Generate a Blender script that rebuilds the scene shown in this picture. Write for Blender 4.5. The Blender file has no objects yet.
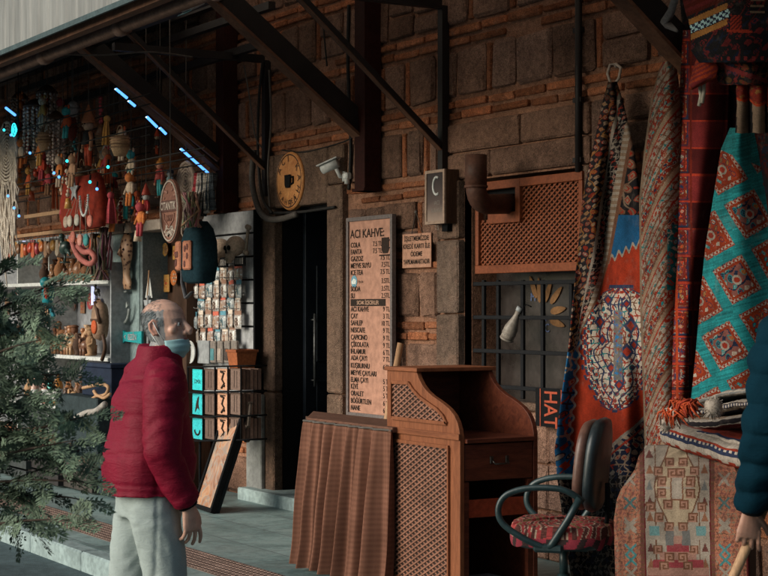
import bpy, bmesh, math, random
import numpy as np
from mathutils import Vector, Matrix, noise
random.seed(7)
SC = bpy.context.scene
COL = SC.collection
PI = math.pi
# ------------------------------------------------------------------ camera frame
# world: x along the shop wall, y into the wall (wall face y = 0), z up, pavement z = 0
F, CX, HY = 1700.0, 384.0, 310.0
ANG = math.radians(59.46)
CAM = Vector((11.566, -6.365, 1.58))
RT = Vector((math.cos(ANG), math.sin(ANG), 0)); FW = Vector((-math.sin(ANG), math.cos(ANG), 0)); ZZ = Vector((0, 0, 1))
def ray(u, v): return FW + RT*((u-CX)/F) + ZZ*((HY-v)/F)
def W(u, v, q=0.0):            # point in the wall-parallel plane y = -q
    d = ray(u, v); return CAM + d*((-q-CAM.y)/d.y)
def D(u, v, Y): return CAM + ray(u, v)*Y
def G(u, v, z=0.0):
    d = ray(u, v); return CAM + d*((z-CAM.z)/d.z)
def XW(u, q=0.0): return W(u, HY, q).x
def ZW(u, v, q=0.0): return W(u, v, q).z
def V(*a): return Vector(a)

# ------------------------------------------------------------------ mesh builder
BOXF = None
class MB:
    def __init__(s, o=(0, 0, 0)):
        s.o = Vector(o.location) if isinstance(o, bpy.types.Object) else Vector(o)
        s.v = []; s.f = []; s.m = []; s.s = []; s.c = []
    def add(s, vs, fs, mat=0, smooth=False, col=(1, 1, 1)):
        b = len(s.v); s.v += [Vector(p) for p in vs]
        for f in fs:
            s.f.append(tuple(i+b for i in f)); s.m.append(mat); s.s.append(smooth); s.c.append(col)
    def box(s, c, size, R=None, mat=0, ch=0.0, col=(1, 1, 1), jit=0.0):
        c = Vector(c); h = [x/2 for x in size]; ch = min(ch, min(h)*.9)
        if ch <= 0:
            P = [V(x*h[0], y*h[1], z*h[2]) for x in (-1, 1) for y in (-1, 1) for z in (-1, 1)]
            Fs = [(0, 1, 3, 2), (4, 6, 7, 5), (0, 4, 5, 1), (2, 3, 7, 6), (0, 2, 6, 4), (1, 5, 7, 3)]
        else:
            idx = {}; P = []
            for x in (-1, 1):
                for y in (-1, 1):
                    for z in (-1, 1):
                        for a in range(3):
                            q = [x*(h[0]-ch), y*(h[1]-ch), z*(h[2]-ch)]
                            q[a] = (x, y, z)[a]*h[a]; idx[(x, y, z, a)] = len(P); P.append(V(*q))
            Fs = []
            for a in range(3):
                o1, o2 = [k for k in range(3) if k != a]
                for sg in (-1, 1):
                    L = []
                    for (p, q) in ((-1, -1), (1, -1), (1, 1), (-1, 1)):
                        k = [0, 0, 0]; k[a] = sg; k[o1] = p; k[o2] = q; L.append(idx[(*k, a)])
                    Fs.append(L)
                for p in (-1, 1):
                    for q in (-1, 1):
                        k0 = [0, 0, 0]; k1 = [0, 0, 0]; k0[a] = -1; k1[a] = 1
                        for k in (k0, k1): k[o1] = p; k[o2] = q
                        Fs.append([idx[(*k0, o1)], idx[(*k1, o1)], idx[(*k1, o2)], idx[(*k0, o2)]])
            for x in (-1, 1):
                for y in (-1, 1):
                    for z in (-1, 1): Fs.append([idx[(x, y, z, a)] for a in range(3)])
            out = []
            for f in Fs:
                n = (P[f[1]]-P[f[0]]).cross(P[f[2]]-P[f[0]]); m = sum((P[i] for i in f), V(0, 0, 0))
                out.append(f if n.dot(m) > 0 else f[::-1])
            Fs = out
        if jit:
            P = [p + V(random.uniform(-jit, jit), random.uniform(-jit, jit)*.5, random.uniform(-jit, jit)) for p in P]
        if R is not None: P = [R @ p for p in P]
        s.add([c+p for p in P], Fs, mat, False, col)
    def bb(s, a, b, mat=0, ch=0.0, col=(1, 1, 1)):
        a = Vector(a); b = Vector(b)
        s.box((a+b)/2, [abs(b[i]-a[i]) for i in range(3)], None, mat, ch, col)
    def bar(s, p, q, w, h, mat=0, up=(0, 0, 1), ch=0.0, col=(1, 1, 1)):   # rectangular bar from p to q
        p = Vector(p); q = Vector(q); d = q-p; L = d.length; d.normalize()
        u = Vector(up); x = d.cross(u)
        if x.length < 1e-4: x = d.cross(V(0, 1, 0))
        x.normalize(); z = x.cross(d)
        R = Matrix((x, d, z)).transposed()
        s.box((p+q)/2, (w, L, h), R, mat, ch, col)
    def tube(s, pts, r, seg=8, mat=0, smooth=True, caps=True, col=(1, 1, 1), flat=None, closed=False):
        pts = [Vector(p) for p in pts]; n = len(pts)
        rr = r if isinstance(r, (list, tuple)) else [r]*n
        T = []
        for i in range(n):
            a = pts[(i-1) % n] if closed else pts[max(i-1, 0)]; b = pts[(i+1) % n] if closed else pts[min(i+1, n-1)]
            t = (b-a); T.append(t.normalized() if t.length > 1e-9 else V(0, 0, 1))
        x = T[0].cross(V(0, 0, 1))
        if x.length < 1e-3: x = T[0].cross(V(0, 1, 0))
        x.normalize(); vs = []; fs = []
        for i in range(n):
            x = x - T[i]*x.dot(T[i]); x.normalize(); y = T[i].cross(x)
            for k in range(seg):
                a = 2*PI*k/seg
                vs.append(pts[i] + (x*math.cos(a)*rr[i] + y*math.sin(a)*rr[i]*(flat or 1)))
        for i in range(n if closed else n-1):
            j = (i+1) % n
            for k in range(seg):
                l = (k+1) % seg
                fs.append((i*seg+k, i*seg+l, j*seg+l, j*seg+k))
        if caps and not closed:
            fs.append(tuple(range(seg))[::-1]); fs.append(tuple((n-1)*seg+k for k in range(seg)))
        s.add(vs, fs, mat, smooth, col)
    def lathe(s, prof, c=(0, 0, 0), R=None, seg=14, mat=0, smooth=True, col=(1, 1, 1), sx=1, sy=1):
        c = Vector(c); vs = []; fs = []; n = len(prof)
        for (r, z) in prof:
            for k in range(seg):
                a = 2*PI*k/seg; p = V(r*math.cos(a)*sx, r*math.sin(a)*sy, z)
                vs.append(c + (R @ p if R is not None else p))
        for i in range(n-1):
            for k in range(seg):
                l = (k+1) % seg; fs.append((i*seg+k, i*seg+l, (i+1)*seg+l, (i+1)*seg+k))
        fs.append(tuple(range(seg))[::-1]); fs.append(tuple((n-1)*seg+k for k in range(seg)))
        s.add(vs, fs, mat, smooth, col)
    def ball(s, c, r, seg=12, rings=8, mat=0, R=None, col=(1, 1, 1)):
        rr = r if isinstance(r, (tuple, list)) else (r, r, r)
        c = Vector(c); vs = [c+(R @ V(0, 0, -rr[2]) if R is not None else V(0, 0, -rr[2]))]; fs = []
        for i in range(1, rings):
            t = PI*i/rings
            for k in range(seg):
                a = 2*PI*k/seg; p = V(rr[0]*math.sin(t)*math.cos(a), rr[1]*math.sin(t)*math.sin(a), -rr[2]*math.cos(t))
                vs.append(c+(R @ p if R is not None else p))
        vs.append(c+(R @ V(0, 0, rr[2]) if R is not None else V(0, 0, rr[2]))); e = len(vs)-1
        for k in range(seg):
            l = (k+1) % seg; fs.append((0, 1+l, 1+k))
            for i in range(rings-2): fs.append((1+i*seg+k, 1+i*seg+l, 1+(i+1)*seg+l, 1+(i+1)*seg+k))
            fs.append((e, 1+(rings-2)*seg+k, 1+(rings-2)*seg+l))
        s.add(vs, fs, mat, True, col)
    def prism(s, poly, o, ax, ay, depth, mat=0, smooth=False, col=(1, 1, 1)):   # poly in (ax, ay) plane, extruded along ax x ay * -depth
        o = Vector(o); ax = Vector(ax); ay = Vector(ay); n = ax.cross(ay).normalized(); k = len(poly)
        A = [o+ax*p[0]+ay*p[1] for p in poly]; B = [p-n*depth for p in A]
        fs = [tuple(range(k)), tuple(range(k, 2*k))[::-1]]
        for i in range(k):
            j = (i+1) % k; fs.append((j, i, k+i, k+j))
        s.add(A+B, fs, mat, smooth, col)
    def rings(s, R, mat=0, smooth=True, closed=True, caps=True, col=(1, 1, 1)):
        n = len(R[0]); vs = [p for r in R for p in r]; fs = []
        for i in range(len(R)-1):
            for k in range(n if closed else n-1):
                l = (k+1) % n; fs.append((i*n+k, i*n+l, (i+1)*n+l, (i+1)*n+k))
        if caps and closed: fs += [tuple(range(n))[::-1], tuple((len(R)-1)*n+k for k in range(n))]
        s.add(vs, fs, mat, smooth, col)
    def text(s, txt, o, ax=(1, 0, 0), ay=(0, 0, 1), h=.1, w=None, mat=0, align='L', mw=None, col=(1, 1, 1), bold=0.0, curve=None):
        vs, fs = text_geo(txt, bold)
        if not vs: return
        x0 = min(p[0] for p in vs); x1 = max(p[0] for p in vs)
        k = h/.70; kx = k
        if w: kx = w/(x1-x0)
        if mw and (x1-x0)*kx > mw: kx = mw/(x1-x0)
        sh = {'L': x0, 'C': (x0+x1)/2, 'R': x1}[align]
        o = Vector(o); ax = Vector(ax); ay = Vector(ay)
        if curve: P = [o+curve((p[0]-sh)*kx, p[1]*k) for p in vs]
        else: P = [o+ax*((p[0]-sh)*kx)+ay*(p[1]*k) for p in vs]
        s.add(P, fs, mat, False, col)
    def build(s, name, mats, parent=None, label=None, bevel=0.0, kind=None, colattr=False, solid=0.0, sub=0):
        me = bpy.data.meshes.new(name)
        me.from_pydata([tuple(p-s.o) for p in s.v], [], s.f)
        if not isinstance(mats, (list, tuple)): mats = [mats]
        for m in mats: me.materials.append(m)
        me.polygons.foreach_set('material_index', s.m); me.polygons.foreach_set('use_smooth', s.s)
        if colattr:
            a = me.color_attributes.new('Col', 'FLOAT_COLOR', 'CORNER')
            lt = np.array([len(f) for f in s.f]); cc = np.array([(*c, 1.0)[:4] for c in s.c], dtype=np.float32)
            a.data.foreach_set('color', np.repeat(cc, lt, axis=0).ravel())
        me.update()
        ob = bpy.data.objects.new(name, me); COL.objects.link(ob)
        if parent is not None: ob.parent = parent
        if label: ob['label'] = label
        if kind: ob['kind'] = kind
        if solid:
            md = ob.modifiers.new('s', 'SOLIDIFY'); md.thickness = solid; md.offset = 0
        if sub:
            md = ob.modifiers.new('u', 'SUBSURF'); md.levels = sub; md.render_levels = sub
        if bevel:
            md = ob.modifiers.new('b', 'BEVEL'); md.width = bevel; md.segments = 2; md.limit_method = 'ANGLE'; md.angle_limit = .7
        return ob
    def solo(s, name, mats, label, cat, group=None, **k):
        ob = s.build(name, mats, None, **k); ob.location = s.o
        tag(ob, label, cat, group); return ob

_TG = {}
def text_geo(txt, bold=0.0):
    key = (txt, bold)
    if key in _TG: return _TG[key]
    cu = bpy.data.curves.new('t', 'FONT'); cu.body = txt; cu.size = 1.0; cu.offset = bold; cu.resolution_u = 3
    ob = bpy.data.objects.new('t', cu); COL.objects.link(ob)
    dg = bpy.context.evaluated_depsgraph_get(); dg.update()
    me = bpy.data.meshes.new_from_object(ob.evaluated_get(dg))
    r = ([tuple(v.co) for v in me.vertices], [tuple(p.vertices) for p in me.polygons])
    # make faces look along +z of the text plane
    out = []
    for f in r[1]:
        a, b, c = (Vector(r[0][i]) for i in f[:3]); out.append(f if (b-a).cross(c-a).z >= 0 else f[::-1])
    bpy.data.objects.remove(ob); bpy.data.curves.remove(cu); bpy.data.meshes.remove(me)
    _TG[key] = (r[0], out); return _TG[key]

def tag(o, label, cat, group=None):
    o['label'] = label; o['category'] = cat
    if group: o['group'] = group
    return o
def thing(name, label, cat, loc=(0, 0, 0), rz=0.0, group=None, rot=None):
    o = bpy.data.objects.new(name, None); COL.objects.link(o); o.empty_display_size = .1
    o.location = loc; o.rotation_euler = rot if rot else (0, 0, rz)
    return tag(o, label, cat, group)
def dup(root, loc, label=None, rot=None, scale=None):
    r = root.copy(); COL.objects.link(r); r.location = loc
    if label: r['label'] = label
    if rot: r.rotation_euler = rot
    if scale: r.scale = scale
    for ch in list(root.children):
        c = ch.copy(); COL.objects.link(c); c.parent = r
        for g in list(ch.children):
            d = g.copy(); COL.objects.link(d); d.parent = c
    return r
def organic(mb, voxel=.012, it=3, fac=.5):     # fuse overlapping pieces of one body into one skin; returns verts, faces
    o = mb.build('tmp', [], None); md = o.modifiers.new('r', 'REMESH'); md.mode = 'VOXEL'; md.voxel_size = voxel
    sm = o.modifiers.new('s', 'SMOOTH'); sm.iterations = it; sm.factor = fac
    dg = bpy.context.evaluated_depsgraph_get(); dg.update()
    me = bpy.data.meshes.new_from_object(o.evaluated_get(dg))
    vs = [v.co.copy() for v in me.vertices]; ns = [v.normal.copy() for v in me.vertices]; fs = [tuple(p.vertices) for p in me.polygons]
    old = o.data; bpy.data.objects.remove(o); bpy.data.meshes.remove(old); bpy.data.meshes.remove(me)
    return vs, ns, fs

# ------------------------------------------------------------------ materials
class NT:
    def __init__(s, name):
        s.mat = bpy.data.materials.new(name); s.mat.use_nodes = True; s.t = s.mat.node_tree; s.n = s.t.nodes
        s.b = s.n['Principled BSDF']
    def node(s, ty, **k):
        n = s.n.new(ty)
        for a, v in k.items(): setattr(n, a, v)
        return n
    def link(s, a, b): s.t.links.new(a, b)
    def inp(s, x, sock):
        if isinstance(x, (int, float)): sock.default_value = x
        elif isinstance(x, tuple): sock.default_value = (*x, 1) if len(x) == 3 else x
        else: s.link(x, sock)
    def coord(s, kind='Object', scale=None):
        c = s.node('ShaderNodeTexCoord').outputs[kind]
        if scale is not None:
            m = s.node('ShaderNodeMapping'); m.inputs['Scale'].default_value = scale; s.link(c, m.inputs['Vector']); c = m.outputs[0]
        return c
    def noise(s, vec, scale, detail=4, rough=.55, dist=0):
        n = s.node('ShaderNodeTexNoise'); s.link(vec, n.inputs['Vector']); n.inputs['Scale'].default_value = scale
        n.inputs['Detail'].default_value = detail; n.inputs['Roughness'].default_value = rough; n.inputs['Distortion'].default_value = dist
        return n.outputs['Fac']
    def ramp(s, x, *st):
        r = s.node('ShaderNodeValToRGB'); s.link(x, r.inputs[0]); e = r.color_ramp.elements
        while len(e) < len(st): e.new(.5)
        for el, (p, c) in zip(e, st):
            el.position = p; el.color = (*c, 1) if isinstance(c, tuple) else (c, c, c, 1)
        return r.outputs[0]
    def mix(s, f, a, b, mode='MIX'):
        m = s.node('ShaderNodeMix', data_type='RGBA', blend_type=mode)
        s.inp(f, m.inputs[0]); s.inp(a, m.inputs[6]); s.inp(b, m.inputs[7]); return m.outputs[2]
    def math(s, op, a, b=0.0):
        m = s.node('ShaderNodeMath', operation=op); s.inp(a, m.inputs[0]); s.inp(b, m.inputs[1]); return m.outputs[0]
    def bump(s, h, st=.3, dist=.01):
        b = s.node('ShaderNodeBump'); b.inputs['Strength'].default_value = st; b.inputs['Distance'].default_value = dist
        s.link(h, b.inputs['Height']); s.link(b.outputs[0], s.b.inputs['Normal'])
    def attr(s, name='Col'): return s.node('ShaderNodeAttribute', attribute_name=name).outputs['Color']
    def fin(s, col, rough=.7, metal=0.0, spec=.4):
        s.inp(col, s.b.inputs['Base Color']); s.inp(rough, s.b.inputs['Roughness']); s.b.inputs['Metallic'].default_value = metal
        s.b.inputs['Specular IOR Level'].default_value = spec
        return s.mat

def mk(name, col, var=.35, scale=9.0, rough=.65, bump=.25, bscale=60.0, metal=0.0, spec=.18, attr=False, dirt=.3, stretch=None, bdist=.004):
    n = NT(name); c = n.coord('Object', stretch)
    a = n.noise(c, scale, 5); b = n.noise(c, scale*6, 3)
    base = n.attr() if attr else (*col, 1)
    if attr: base = n.mix(1.0, base, (*col, 1), 'MULTIPLY')
    v = n.ramp(a, (.25, 1-var), (.75, 1+var*.5)); out = n.mix(1.0, base, v, 'MULTIPLY')
    d = n.ramp(b, (.35, 1-dirt), (.65, 1.0)); out = n.mix(1.0, out, d, 'MULTIPLY')
    if bump: n.bump(n.noise(c, bscale, 4), bump, bdist)
    rr = n.math('ADD', n.math('MULTIPLY', a, .3), rough-.15)
    return n.fin(out, rr, metal, spec)
def wood(name, c1, c2, scale=(1, 1, 1), rough=.45, fine=28.0):
    n = NT(name); c = n.coord('Object', scale)
    a = n.noise(c, 3.0, 6, .6, 1.5); b = n.noise(c, fine, 3, .5)
    col = n.mix(n.ramp(a, (.3, 0.0), (.7, 1.0)), c1, c2); col = n.mix(1.0, col, n.ramp(b, (.3, .72), (.7, 1.05)), 'MULTIPLY')
    n.bump(b, .15, .002); return n.fin(col, n.math('ADD', n.math('MULTIPLY', b, .25), rough), 0, .2)
def emit(name, col, st):
    n = NT(name); n.b.inputs['Base Color'].default_value = (*col, 1); n.b.inputs['Emission Color'].default_value = (*col, 1); n.b.inputs['Emission Strength'].default_value = st
    return n.mat
def woven(name, rough=.9, k=1.0, fine=900.0, var=.3):   # cloth coloured by its woven pattern (Col attribute)
    n = NT(name); c = n.coord('Object')
    a = n.noise(c, 14, 5); b = n.noise(c, fine*.4, 2); w = n.noise(c, 3.5, 3)
    col = n.mix(1.0, n.attr(), n.ramp(a, (.25, k*(1-var)), (.75, k*1.08)), 'MULTIPLY'); col = n.mix(1.0, col, n.ramp(b, (.3, .72), (.7, 1.12)), 'MULTIPLY')
    col = n.mix(1.0, col, n.ramp(w, (.3, .62), (.65, 1.05)), 'MULTIPLY'); col = n.mix(n.ramp(n.noise(c, 5, 6, .8), (.55, 0.0), (.8, .35)), col, (.20, .15, .12))
    n.bump(b, .5, .003); m = n.fin(col, rough, 0, .12); return m
# ------------------------------------------------------------------ shared materials
m_stone = None
def stone_mat(name, lo, hi, pit=.55, sc=60):
    n = NT(name); c = n.coord('Object')
    a = n.noise(c, 3.2, 6, .6); b = n.noise(c, 26, 6, .7); p = n.noise(c, sc, 3, .6)
    vo = n.node('ShaderNodeTexVoronoi'); n.link(c, vo.inputs['Vector']); vo.inputs['Scale'].default_value = sc*1.6
    col = n.mix(n.ramp(a, (.3, 0.0), (.7, 1.0)), lo, hi)
    col = n.mix(1.0, col, n.attr(), 'MULTIPLY')
    col = n.mix(1.0, col, n.ramp(b, (.3, .55), (.7, 1.25)), 'MULTIPLY')
    col = n.mix(1.0, col, n.ramp(vo.outputs['Distance'], (.08, pit), (.4, 1.05)), 'MULTIPLY')
    gr = n.noise(c, 150, 3, .75); col = n.mix(1.0, col, n.ramp(gr, (.34, .42), (.66, 1.5)), 'MULTIPLY')
    pale = n.ramp(n.noise(c, 6, 8, .8), (.54, 0.0), (.70, .75))
    col = n.mix(pale, col, (.36, .20, .135))
    soot = n.ramp(n.noise(n.coord('Object', (.8, .8, .35)), 2.1, 5, .7), (.38, .74), (.60, 1.08)); col = n.mix(1.0, col, soot, 'MULTIPLY')
    n.bump(n.math('ADD', n.math('ADD', n.math('MULTIPLY', b, 1.2), p), n.math('MULTIPLY', gr, .5)), 1.0, .025); return n.fin(col, .92, 0, .15)
m_stone = stone_mat('volcanic_stone', (.19, .105, .075), (.36, .205, .145))
m_ashlar = stone_mat('dressed_stone', (.22, .14, .105), (.34, .22, .16), .75, 90)
m_brick = stone_mat('old_brick', (.38, .125, .058), (.52, .20, .095), .75, 40)
m_mortar = stone_mat('mortar', (.36, .17, .105), (.50, .26, .165), .8, 50)
m_blacksteel = mk('black_steel', (.012, .008, .008), .4, 6, .55, .2, 80, 0, .3)
m_maroon = mk('maroon_steel', (.030, .007, .005), .4, 6, .7, .2, 80, 0, .12)
m_rust = mk('rusty_steel', (.16, .075, .045), .5, 5, .75, .4, 60)
m_dark = mk('dark_void', (.006, .006, .007), .2, 5, .9, 0)  # near-black colour standing in for shade inside openings and hollows
m_white = mk('white_board', (.62, .62, .60), .15, 4, .5, .1, 60)
m_grey = mk('grey_board', (.34, .35, .36), .2, 4, .5, .1, 60)
m_blk = mk('black_paint', (.010, .010, .011), .3, 9, .9, .1, 60, 0, .08)
m_ink = mk('dark_ink', (.03, .018, .013), .2, 9, .8, 0)
m_chrome = mk('metal_bright', (.55, .55, .55), .2, 9, .35, .05, 60, 1.0)
m_wood = wood('brown_veneer', (.14, .043, .017), (.25, .085, .036), (6, 6, .7))
m_woodh = wood('brown_veneer_flat', (.14, .043, .017), (.25, .085, .036), (.7, 6, 6))
m_redwood = wood('red_mahogany', (.06, .014, .008), (.14, .036, .017), (6, .8, 6), .35)
m_dwood = wood('dark_brown_wood', (.05, .025, .015), (.10, .05, .03), (6, 6, .8))
m_pine = wood('pale_wood', (.36, .2, .11), (.5, .3, .17), (5, 5, .8))
m_lat = mk('copper_lattice', (.22, .060, .024), .3, 9, .5, .2, 80)
m_latp = mk('pinkish_lattice', (.25, .115, .075), .3, 9, .5, .2, 80)
m_iron = mk('blue_black_iron', (.010, .010, .012), .3, 9, .75, .2, 80, 0, .15)
m_cable = mk('cable_sheath', (.10, .085, .075), .3, 9, .6, 0)
m_cord = mk('dark_cable_sheath', (.02, .018, .017), .3, 9, .6, 0)
m_led = emit('led_blue', (.10, .36, 1.0), 2.0); m_ledw = emit('led_core', (.55, .8, 1.0), 3.5); m_ledc = emit('led_cyan', (.03, .75, .9), 2.2)
m_ledp = emit('led_pale', (.62, .66, .95), 1.1)
m_col = mk('painted_goods', (1.4, 1.4, 1.4), .25, 12, .6, .2, 90, attr=True)
m_colm = mk('painted_goods_matte', (1.35, 1.35, 1.35), .35, 12, .85, .5, 160, attr=True)
m_gloss = mk('glossy_goods', (1.45, 1.45, 1.45), .25, 12, .3, .1, 60, attr=True, spec=.4)
m_weave = woven('hand_knotted_wool')
m_flat = woven('flat_weave_wool', .92, 1.0, 700)

# ------------------------------------------------------------------ ground
def tile_mat():
    n = NT('paving_tiles'); c = n.coord('Object')
    sep = n.node('ShaderNodeSeparateXYZ'); n.link(c, sep.inputs[0])
    br = n.node('ShaderNodeTexBrick'); n.link(c, br.inputs['Vector']); br.offset = .5
    br.inputs['Scale'].default_value = 1.0; br.inputs['Brick Width'].default_value = .80; br.inputs['Row Height'].default_value = .45
    br.inputs['Mortar Size'].default_value = .006; br.inputs['Color1'].default_value = (0, 0, 0, 1); br.inputs['Color2'].default_value = (1, 1, 1, 1); br.inputs['Mortar'].default_value = (.5, .5, .5, 1)
    a = n.noise(c, 1.6, 6, .65); b = n.noise(c, 18, 6, .7)
    col = n.mix(br.outputs['Color'], (.15, .235, .235), (.28, .41, .405))
    col = n.mix(n.ramp(a, (.35, 0.0), (.72, .55)), col, (.27, .27, .25))
    col = n.mix(1.0, col, n.ramp(b, (.25, .72), (.75, 1.15)), 'MULTIPLY'); st = n.noise(c, 3.3, 8, .8, .6); col = n.mix(1.0, col, n.ramp(st, (.36, .55), (.56, 1.0)), 'MULTIPLY'); sp_ = n.noise(c, 60, 2); col = n.mix(n.ramp(sp_, (.70, 0.0), (.74, .6)), col, (.05, .06, .06))
    col = n.mix(br.outputs['Fac'], col, (.12, .15, .155))
    n.bump(n.math('SUBTRACT', n.math('MULTIPLY', b, .25), br.outputs['Fac']), .35, .01)
    return n.fin(col, n.ramp(a, (.3, .38), (.7, .7)), 0, .45)
m_tile = tile_mat()
m_kerb = mk('kerb_concrete', (.32, .40, .40), .3, 4, .75, .4, 70)
m_street = mk('street_asphalt', (.10, .14, .15), .4, 2.2, .75, .5, 140, bdist=.01)
m_tact = mk('tactile_concrete', (.17, .115, .095), .35, 6, .8, .3, 90)
KQ = 2.43
g = MB(); g.add([(-120, -130, -.124), (120, -130, -.124), (120, 60, -.124), (-120, 60, -.124)], [(0, 1, 2, 3)])
g.build('street', m_street, kind='structure')
g = MB(); g.bb((-40, -KQ+.14, -.3), (30, .2, 0.0)); g.build('pavement', m_tile, kind='structure')
g = MB()
x = -40.0
while x < 30: g.bb((x, -KQ, -.3), (x+.995, -KQ+.137, .004), ch=.012); x += 1.0
g.build('kerb', m_kerb, kind='structure')
g = MB(); g.bb((-16, -2.09, -.05), (9, -1.75, .005))
x = -12.0
while x < 8:
    for k in range(7):
        c = V(x, -2.09+.028+k*.0475, .004)
        P = [(.017, 0), (.012, .006)]
        vs = [c+V(r*math.cos(a*PI/3), r*math.sin(a*PI/3), z) for r, z in P for a in range(6)]
        g.add(vs, [(i, (i+1) % 6, 6+(i+1) % 6, 6+i) for i in range(6)]+[tuple(range(6, 12))], 1)
    x += .0475
g.build('tactile_paving', [m_tact, mk('tactile_dome', (.30, .2, .165), .35, 6, .8, .2, 90)], kind='structure')

# ------------------------------------------------------------------ stone building
bld = thing('stone_building', 'old stone and brick building with banded masonry behind the stalls', 'building', (0, 0, 0))
DX0, DX1 = -.905, 0.0
DZ = ZW(306, 206, 0)          # underside of the door lintel
WX0, WX1, WZ0, WZ1 = XW(472), XW(584), .95, 2.46
mo = MB()
LX, RX, TZ = -18.0, 9.0, 5.2
for a, b in [((LX, 0, -.3), (DX0-.03, .5, TZ)), ((DX0-.03, 0, DZ+.03), (DX1+.03, .5, TZ)), ((DX1+.03, 0, -.3), (WX0, .5, TZ)), ((WX0, 0, -.3), (WX1, .5, WZ0)),
             ((WX0, 0, WZ1), (WX1, .5, TZ)), ((WX1, 0, -.3), (RX, .5, TZ))]:
    mo.bb(a, b, 0, col=(1, 1, 1))
EX = [(-1.27, .255, -1, 2.865), (XW(443)-.02, WX1+.10, -1, 2.865)]     # dressed-stone zones: door surround, window surround
def free(x0, x1, z0, z1):
    segs = [(x0, x1)]
    for (a, b, c, d) in EX:
        if z1 <= c+.01 or z0 >= d-.01: continue
        out = []
        for (p, q) in segs:
            if b <= p or a >= q: out.append((p, q)); continue
            if a > p: out.append((p, a))
            if b < q: out.append((b, q))
        segs = out
    return segs
rw = random.Random(3)
def stone(x0, x1, z0, z1, mat, y=.02, ch=.012, tint=None, jit=.006):
    t = tint or rw.uniform(.6, 1.3); w = rw.uniform(-.05, .05)
    mo.box(((x0+x1)/2, .03-y/2-.02, (z0+z1)/2), (x1-x0, y+.04, z1-z0), None, mat, ch, (t*(1+w), t, t*(1-w)), jit)
def brickrow(x0, x1, z0, z1):
    x = x0 - rw.uniform(0, .2)
    while x < x1-.04:
        w = rw.uniform(.26, .40); a = max(x, x0); b = min(x+w, x1)
        if b-a > .03 and rw.random() < .985:
            t = rw.uniform(.55, 1.25)
            stone(a, b, z0+rw.uniform(0, .008), z1-rw.uniform(0, .012), 2, rw.uniform(.008, .022), .007, t, .004)
        x += w+rw.uniform(.012, .03)
bz = [.345+.505*k for k in range(10)]
for k, z in enumerate(bz):
    for (a, b) in free(-13, 8.5, z, z+.155):
        brickrow(a, b, z+.012, z+.068); brickrow(a, b, z+.088, z+.145)
    zl = 0 if k == 0 else bz[k-1]+.155
    for (a, b) in free(-13, 8.5, zl, z):
        x = a
        while x < b-.08:
            w = rw.uniform(.22, .46)
            if b-(x+w) < .2: w = b-x
            split = rw.random() < .25 and w > .3
            g0 = .018
            if split:
                zm = zl+(z-zl)*rw.uniform(.4, .6)
                stone(x+g0, x+w-g0, zl+.015, zm-.01, 1, rw.uniform(.012, .03)); stone(x+g0, x+w-g0, zm+.01, z-.015, 1, rw.uniform(.012, .03))
            else:
                stone(x+g0, x+w-g0, zl+.018, z-.018, 1, rw.uniform(.01, .032), .018, None, .012)
            x += w
            if x < b-.15 and rw.random() < .42:
                stone(x+.006, x+.056, zl+.02, z-.02, 2, rw.uniform(.005, .016), .008, rw.uniform(.6, 1.1)); x += .062
# dressed stones over the window and door
for (x0, x1, z0, z1) in [(XW(443), 2.55, 2.66, 2.85), (2.57, WX1+.09, 2.66, 2.85), (XW(443), 2.2, WZ1+.015, 2.645), (2.22, WX1+.09, WZ1+.015, 2.645)]:
    stone(x0, x1, z0, z1, 1, .03, .012, rw.uniform(.85, 1.0), .004)
for (z0, z1) in [(-.02, .5), (.51, .98), (.99, 1.55), (1.56, 2.06), (2.07, WZ1+.005)]:
    stone(XW(443), WX0-.09, z0, z1, 3, .05, .012, rw.uniform(.8, .98), .003)
    stone(WX1, WX1+.09, z0, z1, 3, .03, .01, rw.uniform(.75, .95), .003)
for k in range(4):
    a = WX0-.08+k*(WX1-WX0+.08)/4; b = a+(WX1-WX0+.08)/4-.012
    for (z0, z1) in [(0, .3), (.315, .6), (.615, .93)]: stone(a, b, z0, z1, 1, .02, .012, rw.uniform(1.2, 2.0), .008)
stone(WX0-.085, WX1+.09, .94, .985, 3, .05, .008, .8)
mo.build('wall', [m_mortar, m_stone, m_brick, m_ashlar], bld, colattr=True)
# door surround
fr = MB()
def fstone(x0, x1, z0, z1, y0, y1, t): fr.bb((x0, -y0, z0), (x1, y1, z1), 0, .012, (t, t*.98, t*.95))
for (z0, z1, t) in [(0, .9, .70), (.91, DZ, .60)]: fstone(-1.24, DX0, z0, z1, .06, .03, t)
for (z0, z1, t) in [(0, .93, .8), (.94, DZ+.13, .95)]: fstone(DX1, .237, z0, z1, .06, .45, t)
fstone(-1.24, -.003, DZ+.004, 2.85, .05, .45, .75)
fstone(0.0, .237, DZ+.14, 2.85, .045, .45, .8)
ln = MB(); ln.bb((DX0-.028, .032, .1), (DX0-.002, .52, DZ)); ln.bb((DX0, .06, DZ-.02), (DX1, .5, DZ+.002)); ln.build('reveal_shade_board', m_dark, bld)  # black boards added so the doorway reveal reads as deep shade
fr.build('door_frame', m_ashlar, bld, colattr=True)
th = MB(); th.bb((-1.3, -.2, -.05), (.3, .5, .10), ch=.01); th.build('threshold', m_kerb, bld)
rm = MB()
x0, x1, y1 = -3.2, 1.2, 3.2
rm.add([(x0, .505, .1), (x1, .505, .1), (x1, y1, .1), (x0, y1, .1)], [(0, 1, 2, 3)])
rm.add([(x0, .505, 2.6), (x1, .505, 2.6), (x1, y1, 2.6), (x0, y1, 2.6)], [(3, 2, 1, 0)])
rm.add([(x0, y1, .1), (x1, y1, .1), (x1, y1, 2.6), (x0, y1, 2.6)], [(0, 1, 2, 3)])
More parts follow.
